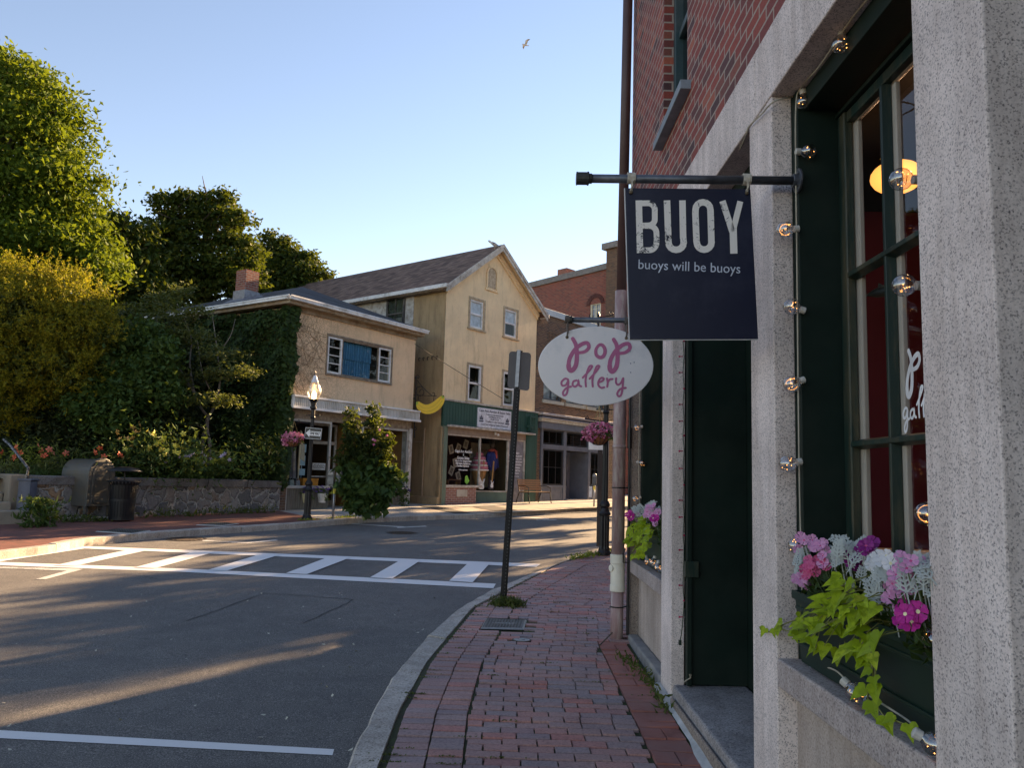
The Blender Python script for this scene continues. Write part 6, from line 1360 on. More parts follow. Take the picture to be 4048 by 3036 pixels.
# dead vine runners across the stucco
vr = MB(T1)
for k in range(40):
    x0, z0 = .05, gg.uniform(4.0, 6.3); p = [(x0, -.008, z0)]; a = gg.uniform(-.6, .5)
    for j in range(gg.randint(6, 14)):
        a += gg.uniform(-.35, .35); a = max(-1.2, min(1.2, a)); p.append((p[-1][0]+.16*math.cos(a), -.008, p[-1][2]+.16*math.sin(a)))
        if p[-1][2] < 3.98 or p[-1][2] > 6.4 or (1.45 < p[-1][0] < 4.5 and 4.62 < p[-1][2] < 6.0): break
        if gg.random() < .5:
            s = gg.choice((-1, 1)); q = [p[-1]]
            for _ in range(3): q.append((q[-1][0]+.06*gg.random(), -.008, q[-1][2]+s*.07))
            if not (1.4 < q[-1][0] < 4.55 and 4.6 < q[-1][2] < 6.05) and q[-1][2] < 6.45: vr.tube(q, .0028, 4)
    if len(p) > 2: vr.tube(p, .004, 4)
tag(vr.build('dead_vine', M('dead_vine_stem', (.26, .18, .11), .9)), 'dry brown vine runners creeping across the tan stucco front', 'climbing plant')
# shrubs in front of the tan shop
bt = G(1450, 2056); yb_ = bt.y+.45
bu = [BP(px, py, yb_+dy, r*.82) for px, py, dy, r in ((1390, 1632, .1, 20), (1390, 1685, .1, 36), (1478, 1620, .1, 24), (1480, 1672, 0, 38), (1405, 1750, 0, 60), (1475, 1750, 0, 55), (1385, 1820, 0, 55), (1450, 1830, 0, 75), (1525, 1740, -.1, 35), (1520, 1800, -.1, 40), (1490, 1880, 0, 55), (1530, 1860, -.1, 30))]
tree('flowering_shrub', 'tall dark leaved shrub with a few pink flowers in front of the tan shop', (bt.x, yb_, bt.z), bu, 6500, .10, 'bush', .04, 41, .15, 10, cat='shrub', part='foliage', bark=BARKG)
big = [BP(px, py, yb_+dy, r*.8) for px, py, dy, r in ((1400, 1870, -.2, 60), (1470, 1860, -.2, 50), (1530, 1880, -.2, 50), (1380, 1930, -.25, 60), (1460, 1940, -.3, 65), (1540, 1930, -.25, 50), (1560, 1890, -.2, 40), (1410, 1990, -.25, 50), (1490, 1985, -.3, 45), (1450, 2010, -.25, 30))]
tree('broad_leaf_plant', 'bushy plant with large drooping leaves below the flowering shrub by the kerb', (bt.x-.1, yb_-.3, bt.z), big, 1700, .20, 'big', .03, 42, .18, 8, cat='plant', part='foliage', aspect=.8, droop=1.0, bark=M('green_stem', (.20, .24, .08), .7), ntops=10)
fl_ = MB()
for (px, py) in ((1475, 1738), (1483, 1742), (1478, 1758), (1530, 1722), (1500, 1700)): fl_.ball(PY(px, py, yb_-.55), .035, 6)
tag(fl_.build('flower', LM['pink']), 'small pink blossoms on the tall shrub in front of the tan shop', 'flowers', kind='stuff')
def stalks():
    m = MB(); g = random.Random(3)
    for i in range(11):
        x = G(1400+i*11, 2052); p = (x.x, x.y+g.uniform(.05, .5), x.z); m.tube([p, (p[0]+g.uniform(-.08, .08), p[1], p[2]+.5)], .010, 5)
    return m.build('stalks', M('green_stem', (.2, .24, .08)), bpy.data.objects['broad_leaf_plant'])
stalks()
# ground-hugging green: wall foot weeds, garden border, kerb weeds, moss
def strip_leaves(name, label, pxs, n, size, mat, spread, h, seed, dz=0, cat='weeds', aspect=.35):
    g = np.random.default_rng(seed); P = [G(*p, dz) for p in pxs]; out = []
    for i in range(n):
        k = g.integers(0, len(P)-1); t = g.random(); q = P[k].lerp(P[k+1], t)
        hh = h*(.4+.6*abs(math.sin(q.x*3.3+seed)))
        out.append((q.x+g.normal()*spread, q.y+g.normal()*spread, q.z+g.random()*hh))
    return tag(leafcloud(name, np.array(out), size, LM[mat], None, seed, aspect, .2, -.6), label, cat, kind='stuff')
strip_leaves('weeds', 'weeds growing along the foot of the stone wall', ((560, 2048), (760, 2040), (950, 2030), (1085, 2026)), 380, .10, 'weed', .10, .22, 51, cat='weeds')
strip_leaves('weeds', 'leafy weeds at the foot of the stone steps', ((100, 2085), (205, 2080)), 420, .14, 'grn', .12, .6, 52)
strip_leaves('weeds', 'weeds round the legs of the mailbox', ((230, 2066), (420, 2060)), 260, .09, 'weed', .10, .16, 58)
strip_leaves('kerb_weeds', 'sunlit yellow green weeds growing over the kerb below the parking meter', ((1190, 2066), (1400, 2050)), 420, .08, 'yel', .07, .08, 53, dz=-.05)
strip_leaves('kerb_weeds', 'weeds around the foot of the right street lamp', ((2260, 2215), (2340, 2200), (2430, 2180)), 240, .07, 'yel', .05, .09, 54)
strip_leaves('wall_foot_weeds', 'small green weeds at the foot of the granite shop wall', ((2455, 2600), (2560, 2700), (2640, 2830)), 170, .055, 'weed', .03, .07, 55)
strip_leaves('grass_tuft', 'dry grass tuft round the foot of the leaning post', ((1965, 2395), (2010, 2390), (2030, 2398)), 700, .10, 'weed', .055, .085, 56, cat='grass', aspect=.12)
# garden border flowers on top of the wall
def border(name, label, u0, u1, v0, v1, z0, h, n, size, mat, seed, cat='border plants', aspect=.3):
    g = np.random.default_rng(seed); u = u0+(u1-u0)*g.random(n); v = v0+(v1-v0)*g.random(n)
    hh = h*(.45+.55*np.abs(np.sin(u*2.7+seed)*np.cos(v*3+u)))
    P = np.stack([u, v, z0+g.random(n)*hh], 1); Mw = np.array(TW); return tag(leafcloud(name, P @ Mw[:3, :3].T+Mw[:3, 3], size, LM[mat], None, seed, aspect, .3, -.5), label, cat, kind='stuff')
border('border_plants', 'low green border plants along the top of the stone wall', 0, LW-.3, .4, 1.4, 1.38, .34, 5200, .11, 'grn', 61)
border('border_plants', 'greyish dry border plants near the handrail', -2.6, 1.4, .6, 2.2, 1.4, .5, 2600, .10, 'dog', 62)
def clump(name, label, px, py, Y, w, h, n, size, mat, seed, cat='plant', flowers=None, **kw):
    c = PY(px, py, Y); t = thing(name, label, cat, (c.x, c.y, c.z)); g = np.random.default_rng(seed)
    P = np.array([c.x, c.y, c.z])+g.normal(size=(n, 3))*np.array([w*.42, w*.35, h*.38])+np.array([0, 0, h*.5])
    leafcloud('foliage', P, size, LM[mat], t, seed, kw.get('aspect', .4), .5, kw.get('droop', -.3))
    if flowers:
        fm, cnt, fs = flowers; gg = random.Random(seed)
        for i in range(cnt):
            q = Vector((c.x+gg.uniform(-w, w)*.5, c.y-w*.2-gg.uniform(0, .3), c.z+h*(.45+gg.random()*.55)))
            T = Matrix.Translation(q) @ Matrix.Rotation(gg.uniform(0, 6), 4, 'Z') @ Matrix.Rotation(R(gg.uniform(40, 90)), 4, 'X'); f_ = MB(T)
            for k in range(5):
                a = k*math.tau/5; f_.add([(0, 0, 0), (fs*math.cos(a-.45), fs*math.sin(a-.45), fs*.4), (fs*1.35*math.cos(a), fs*1.35*math.sin(a), fs*.5), (fs*math.cos(a+.45), fs*math.sin(a+.45), fs*.4)], [(0, 1, 2, 3)])
            f_.build('flower', fm, t)
    return t
DAY = M('daylily_orange', (.75, .12, .05), .6); YEL = M('daylily_yellow', (.70, .62, .10), .6); LIL = M('hosta_lilac', (.42, .36, .52), .6)
clump('daylily', 'orange daylilies lit by the sun beside the handrail', 120, 1850, 18.9, .9, .5, 300, .14, 'yel', 71, 'flower', (DAY, 5, .07), aspect=.2)
clump('daylily', 'salmon daylilies just left of the mailbox top', 250, 1850, 18.7, 1.0, .5, 260, .14, 'weed', 72, 'flower', (M('daylily_salmon', (.65, .16, .10), .6), 6, .06), aspect=.2)
clump('daylily', 'red daylilies just right of the mailbox top', 440, 1850, 19.2, 1.1, .45, 260, .14, 'weed', 73, 'flower', (DAY, 5, .06), aspect=.2)
clump('flowering_bush', 'bright green bush dotted with yellow flowers above the stone wall', 620, 1870, 19.9, 1.7, 1.0, 1800, .12, 'big', 74, 'bush', (YEL, 26, .06))
clump('daylily', 'tall orange and yellow daylilies left of the yellow flowered bush', 545, 1850, 19.9, .8, 1.1, 500, .16, 'grn', 75, 'flower', (M('daylily_gold', (.75, .38, .10), .6), 9, .06), aspect=.15)
clump('hosta', 'hostas with pale lilac flower spikes at the foot of the pale branched tree', 800, 1870, 20.6, 1.8, .5, 700, .16, 'grn', 76, 'plant', (LIL, 26, .04))
clump('leafy_bush', 'dark leafy bush between the pale branched tree and the brick pier', 1010, 1860, 22.0, 1.0, .8, 700, .13, 'ivy', 77, 'bush')
clump('sapling', 'young dark sapling growing against the ivy', 930, 1760, 22.2, .6, .9, 350, .14, 'ivy', 78, 'plant')
fn_ = thing('shade_fence', 'wooden board fence added out of view to shade the near pavement', 'fence', (2.6, 13, gz(13)))  # unseen fence put in to keep the sun off the near brick pavement
fb = MB()
for k in range(24): fb.box(2.58, 2.61, 11.2+k*.145, 11.2+k*.145+.138, gz(13)-.1, gz(13)+1.95+.02*(k % 3))
fb.build('boards', BARKG, fn_); MB().box(2.61, 2.66, 11.2, 14.65, gz(13)+.4, gz(13)+.48).box(2.61, 2.66, 11.2, 14.65, gz(13)+1.5, gz(13)+1.58).build('rails', BARKG, fn_)
# ------------------------------------------------------------------ buildings and trees added out of view on the right to shape the light
def block(name, label, x0, x1, y0, y1, h, mat):
    t = thing(name, label, 'building', ((x0+x1)/2, (y0+y1)/2, gz(y0))); m = MB(); m.box(x0, x1, y0, y1, -1, h); m.build('wall', mat, t)
    MB().box(x0-.2, x1+.2, y0-.2, y1+.2, h, h+.35).build('cornice', WHW, t)
    w = MB()
    for k in range(int((y1-y0)/2.4)):
        for z in (1.8, 4.9, 8.0):
            if z+1.8 < h: w.box(x0-.03, x0+.05, y0+.8+k*2.4, y0+1.9+k*2.4, z, z+1.7)
    for k in range(int((x1-x0)/2.4)):
        for z in (1.8, 4.9, 8.0):
            if z+1.8 < h: w.box(x0+.8+k*2.4, x0+1.9+k*2.4, y0-.03, y0+.05, z, z+1.7)
    w.build('window', GLD2 if 'GLD2' in globals() else M('dark_glazing', (.03, .04, .05), .1), t); return t
block('added_garage_row', 'long low brick garage row added out of view to darken the shop window reflections', 19, 28, 27, 52, 6.2, BRB)  # row put in so the shop panes mirror less bright low sky
block('shade_house', 'brick house added out of view to shade the near road and pavement', 12, 22, 13, 24.9, 10.5, BRW)  # unseen house placed so its corner cuts off the sunlight on the road
for k, (x, y, r, h, n, lab) in enumerate(((13.0, 28.6, 1.5, 7.9, 1250, 'unseen leafy tree nearest the added house, put in to dapple the road'), (13.5, 32.3, 1.7, 8.3, 1150, 'second unseen tree put in to dapple the road'), (12.0, 33.6, 1.5, 7.6, 520, 'thin crowned unseen tree put in to dapple the road'), (12.0, 37.6, 1.6, 7.2, 620, 'sparse unseen tree put in to dapple the road, far along the side street'), (15.0, 41.3, 1.6, 8.3, 420, 'slender young unseen tree put in to dapple the road'), (9.0, 40.9, 2.1, 8.9, 1500, 'tall unseen tree beyond the grey shopfront, added to shade the garden'), (11.5, 39.9, 1.4, 7.6, 700, 'rounded unseen tree beyond the grey shopfront, added to shade the far pavement'))):
    z = gz(y); bl = [(Vector((x+dx*r, y+dy*r, z+h+dz*r)), r*.5) for dx, dy, dz in ((0, 0, .4), (.5, .1, 0), (-.5, .2, 0), (.1, -.5, .1), (.0, .6, -.1), (.3, .3, -.7), (-.4, -.3, -.6), (0, 0, -.9))]
    tree('dapple_tree', lab, (x, y, z), bl, n, .3, 'grn', .13, 80+k, .5, 10)  # crowns out of view, placed and thinned to break the sun into streaks
# ------------------------------------------------------------------ street furniture
def lamp_post(px, py, label, basket_side, group='black acorn street lamps'):
    c = G(px, py); t = thing('street_lamp', label, 'street lamp', c, 0, group); c = Vector((0, 0, 0)); m = MB(Matrix.Translation(t.location))
    t2 = t
    m.lathe([(.125, 0), (.125, .05), (.10, .09), (.10, .11)], n=16).build('base', BLK, t2, bevel=.004)
    MB(Matrix.Translation(t.location)).lathe([(.095, .11), (.085, .16), (.085, .68), (.095, .70)], n=24, flute=1, fl_amt=.14).lathe([(.105, .70), (.11, .73), (.09, .76), (.07, .82), (.095, .86), (.095, .89), (.065, .95)], n=20).lathe([(.055, .95), (.042, 2.55)], n=20, flute=1, fl_amt=.16).lathe([(.05, 2.5), (.062, 2.53), (.05, 2.56)], n=16).lathe([(.045, 2.56), (.05, 2.72), (.085, 2.76), (.085, 2.79), (.06, 2.82), (.07, 2.90), (.11, 2.96), (.12, 2.98)], n=16).build('post', BLK, t2)
    MB(Matrix.Translation(t.location)).lathe([(.10, 2.98), (.135, 3.05), (.165, 3.14), (.17, 3.20), (.155, 3.28), (.12, 3.36), (.09, 3.40)], n=24).build('globe', GLOBE, t2, smooth=True)
    MB(Matrix.Translation(t.location)).lathe([(.092, 3.40), (.10, 3.41), (.075, 3.47), (.055, 3.52), (.05, 3.54), (.045, 3.57), (.02, 3.60)], n=20).build('cap', GLOBEC, t2, smooth=True)
    MB(Matrix.Translation(t.location)).lathe([(.012, 3.59), (.028, 3.61), (.012, 3.64), (.022, 3.66), (.004, 3.72)], n=10).build('finial', BLK, t2)
    MB(Matrix.Translation(t.location)).lathe([(.01, 2.99), (.05, 3.0), (.055, 3.14), (.02, 3.20)], n=10).build('bulb', emis('lamp_bulb', (1.0, .66, .28), 6.0), t2)
    MB(Matrix.Translation(t.location)).tube([(-.16, 0, 2.58), (.16, 0, 2.58)], .012, 8).ball((.165, 0, 2.58), .018, 8).ball((-.165, 0, 2.58), .018, 8).build('ladder_bar', BLK, t2)
    s = basket_side; MB(Matrix.Translation(t.location)).tube([(0, 0, 2.36), (s*.38, -.02, 2.40)], .014, 6).tube([(s*.30, -.02, 2.39), (s*.34, -.02, 2.46), (s*.38, -.02, 2.40)], .008, 6).build('basket_arm', BLK, t2)
    return t
GLOBE = glassmat('lamp_globe', (.85, .85, .82), .26, .35); GLOBEC = M('pale_glass_cap', (.62, .64, .68), .2, 0, .1, 20)
lL = lamp_post(1213, 2053, 'black acorn street lamp with a glowing bulb and one way sign by the left kerb', -1)
lR = lamp_post(2388, 2195, 'black acorn street lamp beyond the corner, its globe hidden behind the oval sign', -1)
def basket(px, py, Y, r, label, seed, group='hanging flower baskets'):
    c = PY(px, py, Y); t = thing('flower_basket', label, 'flower basket', c, 0, group); T = Matrix.Translation(c)
    BSK = M('coir_basket', (.22, .085, .035), .9, 0, .3, 10, bmp=.4)
    MB(T).lathe([(.02, -r*.85), (r*.45, -r*.78), (r*.78, -r*.5), (r*.95, -r*.15), (r, 0), (r*.9, .01)], n=20).build('basket', BSK, t)
    w_ = MB(T)
    for a in range(0, 360, 30): w_.tube([(r*f*math.cos(R(a)), r*f*math.sin(R(a)), z*r) for f, z in ((.06, -.87), (.5, -.79), (.8, -.5), (.98, -.15), (1.03, .0))], .006, 4)
    w_.build('wire', BLK, t)
    for a in (30, 150, 270): pass
    ch = MB(T)
    for a in (30, 150, 270): ch.tube([(r*math.cos(R(a)), r*math.sin(R(a)), 0), (0, 0, r*2.6)], .006, 4)
    ch.build('chain', M('brass_chain', (.30, .22, .10), .5, .6), t)
    leafcloud('foliage', blobpts([(c+Vector((0, 0, r*.25)), (r*1.15, r*1.15, r*.55)), (c+Vector((r*.6, 0, -.02)), (r*.5, r*.5, r*.4))], 900, seed, .08, 8, .3), .06, LM['big'], t, seed)
    leafcloud('flowers', blobpts([(c+Vector((0, 0, r*.35)), (r*1.2, r*1.2, r*.65)), (c+Vector((-r*.8, -r*.3, -.0)), (r*.5, r*.6, r*.6))], 1300, seed+1, .07, 7, .8), .05, LM['pink'], t, seed, .95, .2, 0)
    return t
yl = lL.location.y; basket(1158, 1742, yl-.03, .19, 'hanging basket full of pink flowers on the left lamp beside the one way sign', 5)
yr = lR.location.y; basket(2368, 1722, yr-.05, .20, 'hanging basket of pink flowers on the right lamp below the oval sign', 7)
# one way sign
c = PY(1238, 1714, yl-.1); ow = thing('one_way_sign', 'black and white ONE WAY arrow sign on the left street lamp', 'road sign', c)
TO = Matrix.Translation(c) @ Matrix.Rotation(R(3.5), 4, 'Y') @ Matrix.Rotation(R(-6), 4, 'Z')
MB(TO).box(-.215, .215, 0, .008, -.14, .14).build('plate', M('sign_black', (.012, .012, .014), .4), ow, bevel=.006)
SW = M('sign_white', (.68, .70, .70), .4)
o_ = MB(TO)
for (a, b, c_, d_) in ((-.212, .212, .130, .138), (-.212, .212, -.138, -.130), (-.212, -.204, -.13, .13), (.204, .212, -.13, .13)): o_.box(a, b, -.002, 0, c_, d_)
o_.prism([(-.19, -.002, 0), (-.09, -.002, -.10), (-.09, -.002, -.055), (.19, -.002, -.055), (.19, -.002, .055), (-.09, -.002, .055), (-.09, -.002, .10)], (0, .002, 0)); o_.build('arrow', SW, ow)
text('ONE WAY', .095, TO @ Matrix.Translation((.045, -.004, 0)) @ Matrix.Rotation(R(90), 4, 'X'), M('sign_black', (0, 0, 0)), ow, 'lettering', .001, width=.25, bold=.004)
# second black post beside the right lamp (parking sign seen edge-on) with a small white plate
pp = G(2367, 2150); sp2 = thing('slim_sign_post', 'slim dark post with a pale plate just left of the right street lamp', 'sign post', pp)
MB().box(pp.x-.045, pp.x+.045, pp.y-.03, pp.y+.03, pp.z-.05, PY(2360, 1770, pp.y).z).build('post', M('dark_wood_post', (.035, .028, .026), .8), sp2); q = PY(2360, 1765, pp.y-.05); MB().box(q.x-.17, q.x+.12, q.y, q.y+.01, q.z-.07, q.z+.16).build('plate', SW, sp2)
# leaning post with the back of a sign
b0 = G(1989, 2382); t0 = PY(2054, 1386, 9.42); np_ = thing('leaning_sign_post', 'leaning perforated black post with the grey back of a small sign at its top', 'sign post', b0)
ax_ = (t0-b0).normalized(); UP = M('u_channel', (.016, .016, .018), .45, .5, .3, 20)
uc = MB(); 
def at_(t, x, y): return b0.lerp(t0, t)+Vector((x, y, 0))
for (x0, x1, y0, y1) in ((-.038, -.014, .012, .018), (.014, .038, .012, .018), (-.018, -.012, -.022, .018), (.012, .018, -.022, .018), (-.018, .018, -.026, -.020)):
    uc.hexa([at_(-.02, x0, y0), at_(-.02, x1, y0), at_(-.02, x1, y1), at_(-.02, x0, y1)], [at_(1, x0, y0), at_(1, x1, y0), at_(1, x1, y1), at_(1, x0, y1)])
uc.build('post', UP, np_)
ho = MB(); HL = M('hole_light', (.12, .13, .14), .6)
for k in range(60):
    p = b0.lerp(t0, .03+k*.0135); ho.add([p+Vector((.005, -.0272, 0)), p+Vector((.012, -.0272, 0)), p+Vector((.012, -.0272, .012)), p+Vector((.005, -.0272, .012))], [(0, 1, 2, 3)])
ho.build('holes', HL, np_)
ct = [PY(*p, 9.40) for p in ((2013, 1388), (2100, 1395), (2092, 1546), (2005, 1532))]; cc_ = sum(ct, Vector())/4; rc = []
for k, p in enumerate(ct):
    a, b = ct[k-1], ct[(k+1) % 4]; e1 = (a-p).normalized()*.035; e2 = (b-p).normalized()*.035; rc += [p+e1, p+(e1+e2)*.3, p+e2]
MB().prism(rc, (0, .006, 0)).build('sign_plate', M('sign_back', (.10, .095, .10), .5, .3, .1, 5), np_)
MB().prism([at_(.85, -.03, .0)+Vector((0, -.05, 0)), at_(.85, .012, 0)+Vector((0, -.05, 0)), at_(1.0, .012, 0)+Vector((0, -.05, 0)), at_(1.0, -.03, 0)+Vector((0, -.05, 0))], (0, .02, 0)).build('post_top', M('galvanised', (.30, .32, .36), .4, .7, .2, 15), np_)
# mailbox (relay box, olive)
mc = G(385, 2055); MBX = M('olive_mailbox', (.078, .078, .070), .5, .05, .12, 3, dirt=(.09, .07, .045), dirt_amt=.4, dirt_scale=3)
mbx = thing('mailbox', 'olive grey relay mailbox with a rounded top standing on legs before the stone wall', 'mailbox', mc)
TM = Matrix.Translation(mc) @ Matrix.Rotation(R(70), 4, 'Z')      # local x = width of the door, y = depth away
hw, dp_, z0_, z1_ = .34, .62, .30, 1.02
def arch_prof(hw, z0, z1, ex=0, n=14): return [(-hw-ex, z0), (hw+ex, z0)]+[((hw+ex)*math.cos(math.pi*i/n), z1+(hw+ex)*math.sin(math.pi*i/n)) for i in range(n+1)]
sc_ = .97
MB(TM).prism([(x, .02, z) for x, z in arch_prof(hw, z0_, z1_)], (0, .80, 0)).build('body', MBX, mbx, bevel=.01)
MB(TM).prism([(x, -.03, z) for x, z in arch_prof(hw, z0_+.0, z1_, .03)], (0, .07, 0)).build('door_rim', MBX, mbx, bevel=.015)
d_ = MB(TM).prism([(x, -.045, z) for x, z in arch_prof(hw*.78, z0_+.06, z1_, 0)], (0, .02, 0)).build('door', MBX, mbx, bevel=.006)
e_ = MB(TM)
for z in (.38, .63, .88): e_.box(-.2, .2, -.058, -.045, z, z+.018).box(-.2, .2, -.056, -.045, z+.19, z+.20).box(-.2, -.19, -.056, -.045, z, z+.2).box(.19, .2, -.056, -.045, z, z+.2)
e_.prism([(.19*math.cos(a), -.052, 1.06+.16*math.sin(a)) for a in [math.pi*i/12 for i in range(13)]], (0, .006, 0)); e_.build('panel_mouldings', MBX, d_)
for (x, y) in ((-.32, .0), (.32, .0), (-.32, .74), (.32, .74)): MB(TM).box(x-.035, x+.035, y, y+.07, .06, .34).build('leg', MBX, mbx)
pd = thing('concrete_pad', 'small mossy concrete pad under the mailbox', 'pad', mc); MB(TM).box(-.5, .5, -.2, .95, -.05, .06).build('slab', CONW, pd, bevel=.02)
# litter bin
bc = G(478, 2060); bn = thing('litter_bin', 'black slatted litter bin with a domed rain lid beside the mailbox', 'litter bin', bc); TB = Matrix.Translation(bc)
sl_ = MB(TB)
for k in range(28):
    a = k*math.tau/28; r0, r1 = .26, .30; w_ = .022
    P_ = []
    for (r_, z) in ((r0, .05), (r0+.01, .5), (r1, .80), (r1+.05, .88)): P_ += [(r_*math.cos(a-w_/r_), r_*math.sin(a-w_/r_), z), (r_*math.cos(a+w_/r_), r_*math.sin(a+w_/r_), z)]
    sl_.add(P_, [(0, 1, 3, 2), (2, 3, 5, 4), (4, 5, 7, 6)])
sl_.build('slats', BLKR, bn)
MB(TB).lathe([(.255, .03), (.265, .03), (.265, .08), (.255, .08)], n=28).lathe([(.27, .44), (.275, .44), (.275, .49), (.27, .49)], n=28).tube([(.35*math.cos(a), .35*math.sin(a), .885) for a in [j*math.tau/24 for j in range(25)]], .012, 6, cap=False).lathe([(.23, .06), (.25, .84), (.24, .84)], n=24).build('frame', BLKR, bn)
MB(TB).lathe([(.36, 1.10), (.365, 1.12), (.27, 1.18), (.10, 1.21), (.0, 1.215)], n=28).build('lid', BLKR, bn, smooth=True); MB(TB).tube([(0, 0, .84), (0, 0, 1.16)], .02, 8).tube([(-.22, 0, .84), (.22, 0, .84)], .015, 6).build('lid_post', BLKR, bn)
# parking meters
def meter(px, py, label, double, Yo=None, lean=0):
    c = G(px, py); t = thing('parking_meter', label, 'parking meter', c, 0, 'parking meters'); T = Matrix.Translation(c); GM = M('meter_grey', (.12, .13, .14), .4, .5, .2, 12); GP = M('galvanised', (.3, .3, .3))
    MB(T).tube([(0, 0, -.02), (0, 0, .84)], .032, 12).build('pole', GP, t, smooth=True)
    for s in ((-1, 1) if double else (0,)):
        x = s*.105; h = MB(T @ Matrix.Translation((x, 0, .84))); h.box(-.085, .085, -.06, .06, .0, .22).prism([(-.085, -.05, .22), (.085, -.05, .22)]+[(.085*math.cos(math.pi*i/10), -.05, .22+.05+.13*math.sin(math.pi*i/10)) for i in range(11)], (0, .10, 0)); h.build('head', GM, t, bevel=.012)
        MB(T @ Matrix.Translation((x, 0, .84))).prism([(.06*math.cos(math.pi*i/8), -.056, .27+.09*math.sin(math.pi*i/8)) for i in range(9)], (0, .006, 0)).build('display', M('meter_glass', (.30, .32, .34), .2), t)
    MB(T).box(-.11, .11, -.03, .03, .80, .845).build('yoke', GM, t)
    MB(T).lathe([(.033, .62), (.0345, .62), (.0345, .76), (.033, .76)], n=12).build('sticker', M('yellow_sticker', (.65, .55, .08), .6), t); return t
meter(1316, 2050, 'double headed parking meter left of the tall shrub', True)
mt = meter(2348, 2004, 'small parking meter far off before the blue grey shopfront', False)
MB(Matrix.Translation(mt.location)).box(-.20, -.09, -.05, -.04, .35, .75).build('notice', WHT, mt)
# bench
bo = T2 @ Vector((4.65, -.75, 0)); bz = gz(bo.y)-.0; be = thing('bench', 'wooden slatted bench with black iron ends under the green shopfront', 'bench', (bo.x, bo.y, bz)); TBn = T2 @ Matrix.Translation((4.65, -.72, bz)); WDB = M('bench_wood', (.26, .15, .08), .7, 0, .2, 6, stretch=(.3, 4, 4))
s_ = MB(TBn)
for k in range(5): s_.box(-.75, .75, -.30+k*.085, -.30+k*.085+.065, .42, .445)
s_.build('seat', WDB, be); s_ = MB(TBn)
for k in range(5): s_.box(-.75, .75, .17+k*.018, .19+k*.018, .50+k*.085, .50+k*.085+.065)
s_.build('backrest', WDB, be)
for x in (-.72, .72): MB(TBn).tube([(x, -.34, 0), (x, -.30, .2), (x, -.28, .41), (x, .16, .41), (x, .27, .92)], .022, 6).tube([(x, .16, .41), (x, .24, .2), (x, .30, 0)], .022, 6).tube([(x, .2, .66), (x, -.1, .66), (x, -.28, .60), (x, -.3, .42)], .018, 6).build('leg', BLK, be)
# dark asphalt mats on the far pavement
def patch(px, name='asphalt_patch'):
    ps = [G(*p) for p in px]; return tag(MB().add([(p.x, p.y, gz(p.y)+.004) for p in ps], [(0, 1, 2, 3)]).build(name, MAT_), kind='structure')
patch(((1650, 1998), (1725, 2001), (1862, 2029), (1795, 2030))); patch(((1868, 2005), (1948, 2000), (2050, 2018), (1960, 2022)))
cb = G(1640, 2012)
ps = [G(*p, -.0) for p in ((1562, 2012), (1725, 2003), (2420, 1990), (2420, 2004), (2281, 2009), (2027, 2026), (1880, 2030))]
tag(sheet('pavement_concrete_old', [xy(p) for p in ps], -.004, CONW), kind='structure')
# hanging pots on the bulkhead
for (u, lab, seed) in ((.92, 'cream enamel pot of purple flowers hanging below the window, left of the lamp post', 91), (1.52, 'white ribbed pot of purple flowers hanging below the window, right of the lamp post', 92)):
    c = T1 @ Vector((u, -.16, .98)); t = thing('hanging_pot', lab, 'flower pot', c); T = Matrix.Translation(c)
    MB(T).lathe([(.10, -.17), (.13, .0), (.145, .10), (.135, .10)], n=16).build('pot', M('cream_enamel', (.58, .52, .32), .5) if u < 1 else WHT, t)
    leafcloud('foliage', blobpts([(c+Vector((0, 0, .16)), (.20, .15, .12)), (c+Vector((.1, -.05, 0)), .12)], 260, seed, .06, 8, .3), .05, LM['grn'], t, seed); leafcloud('flowers', blobpts([(c+Vector((0, 0, .2)), (.22, .15, .13))], 90, seed, .04, 5, .8), .05, LM['purple'], t, seed, .9)
c = T1 @ Vector((5.05, -.2, 1.0)); t = thing('trailing_plant', 'trailing purple flowered plant below the right window of the tan shop', 'plant', c)
leafcloud('foliage', blobpts([(c+Vector((0, 0, .1)), (.3, .15, .25)), (c+Vector((.1, 0, -.25)), (.2, .1, .25))], 500, 93, .07, 8, .3), .06, LM['grn'], t, 93); leafcloud('flowers', blobpts([(c+Vector((0, 0, .25)), (.3, .15, .1))], 80, 94, .04, 5, .8), .05, LM['purple'], t, 94, .9)
# banana sign and its scroll bracket (pixels of the zoomed crop 1600,1450 scale .1808)
YB = T1 @ Vector((5.72, -.10, 0)); yb2 = YB.y
def zs(x, y, l=0): return PY(1600+x*.1808, 1450+y*.1808, yb2-.002*l)
bkt = thing('scroll_bracket', 'black wrought iron scroll bracket at the right corner of the tan shop', 'bracket', zs(240, 650))
k_ = MB()
def wire(pts, r=.014, m=k_): m.tube([zs(a, b) for a, b in sm(pts, 4)] if len(pts) > 2 else [zs(a, b) for a, b in pts], r, 6)
wire([(245, 190), (240, 600), (215, 1180), (210, 1560)], .022); wire([(0, 610), (240, 622), (700, 640)], .012); wire([(270, 290), (380, 430), (500, 550), (600, 635)], .014)
wire([(330, 560), (340, 510), (390, 490), (420, 550), (400, 610), (330, 635), (265, 600), (250, 520), (280, 450), (350, 430), (400, 460)], .013)
wire([(245, 200), (290, 190), (320, 225), (290, 245), (280, 225)], .013); wire([(605, 580), (630, 565), (660, 600), (640, 640)], .013); wire([(300, 640), (298, 760)], .013); wire([(640, 640), (632, 745)], .013)
wire([(210, 1310), (260, 1310)], .012); wire([(225, 1390), (250, 1370), (250, 1340), (215, 1330)], .012)
k_.ball(zs(245, 240), .045, 8).ball(zs(205, 690), .03, 8); k_.build('ironwork', BLK, bkt)
bs2 = thing('banana_sign', 'yellow banana shaped sign hanging from the scroll bracket', 'shop sign', zs(520, 860))
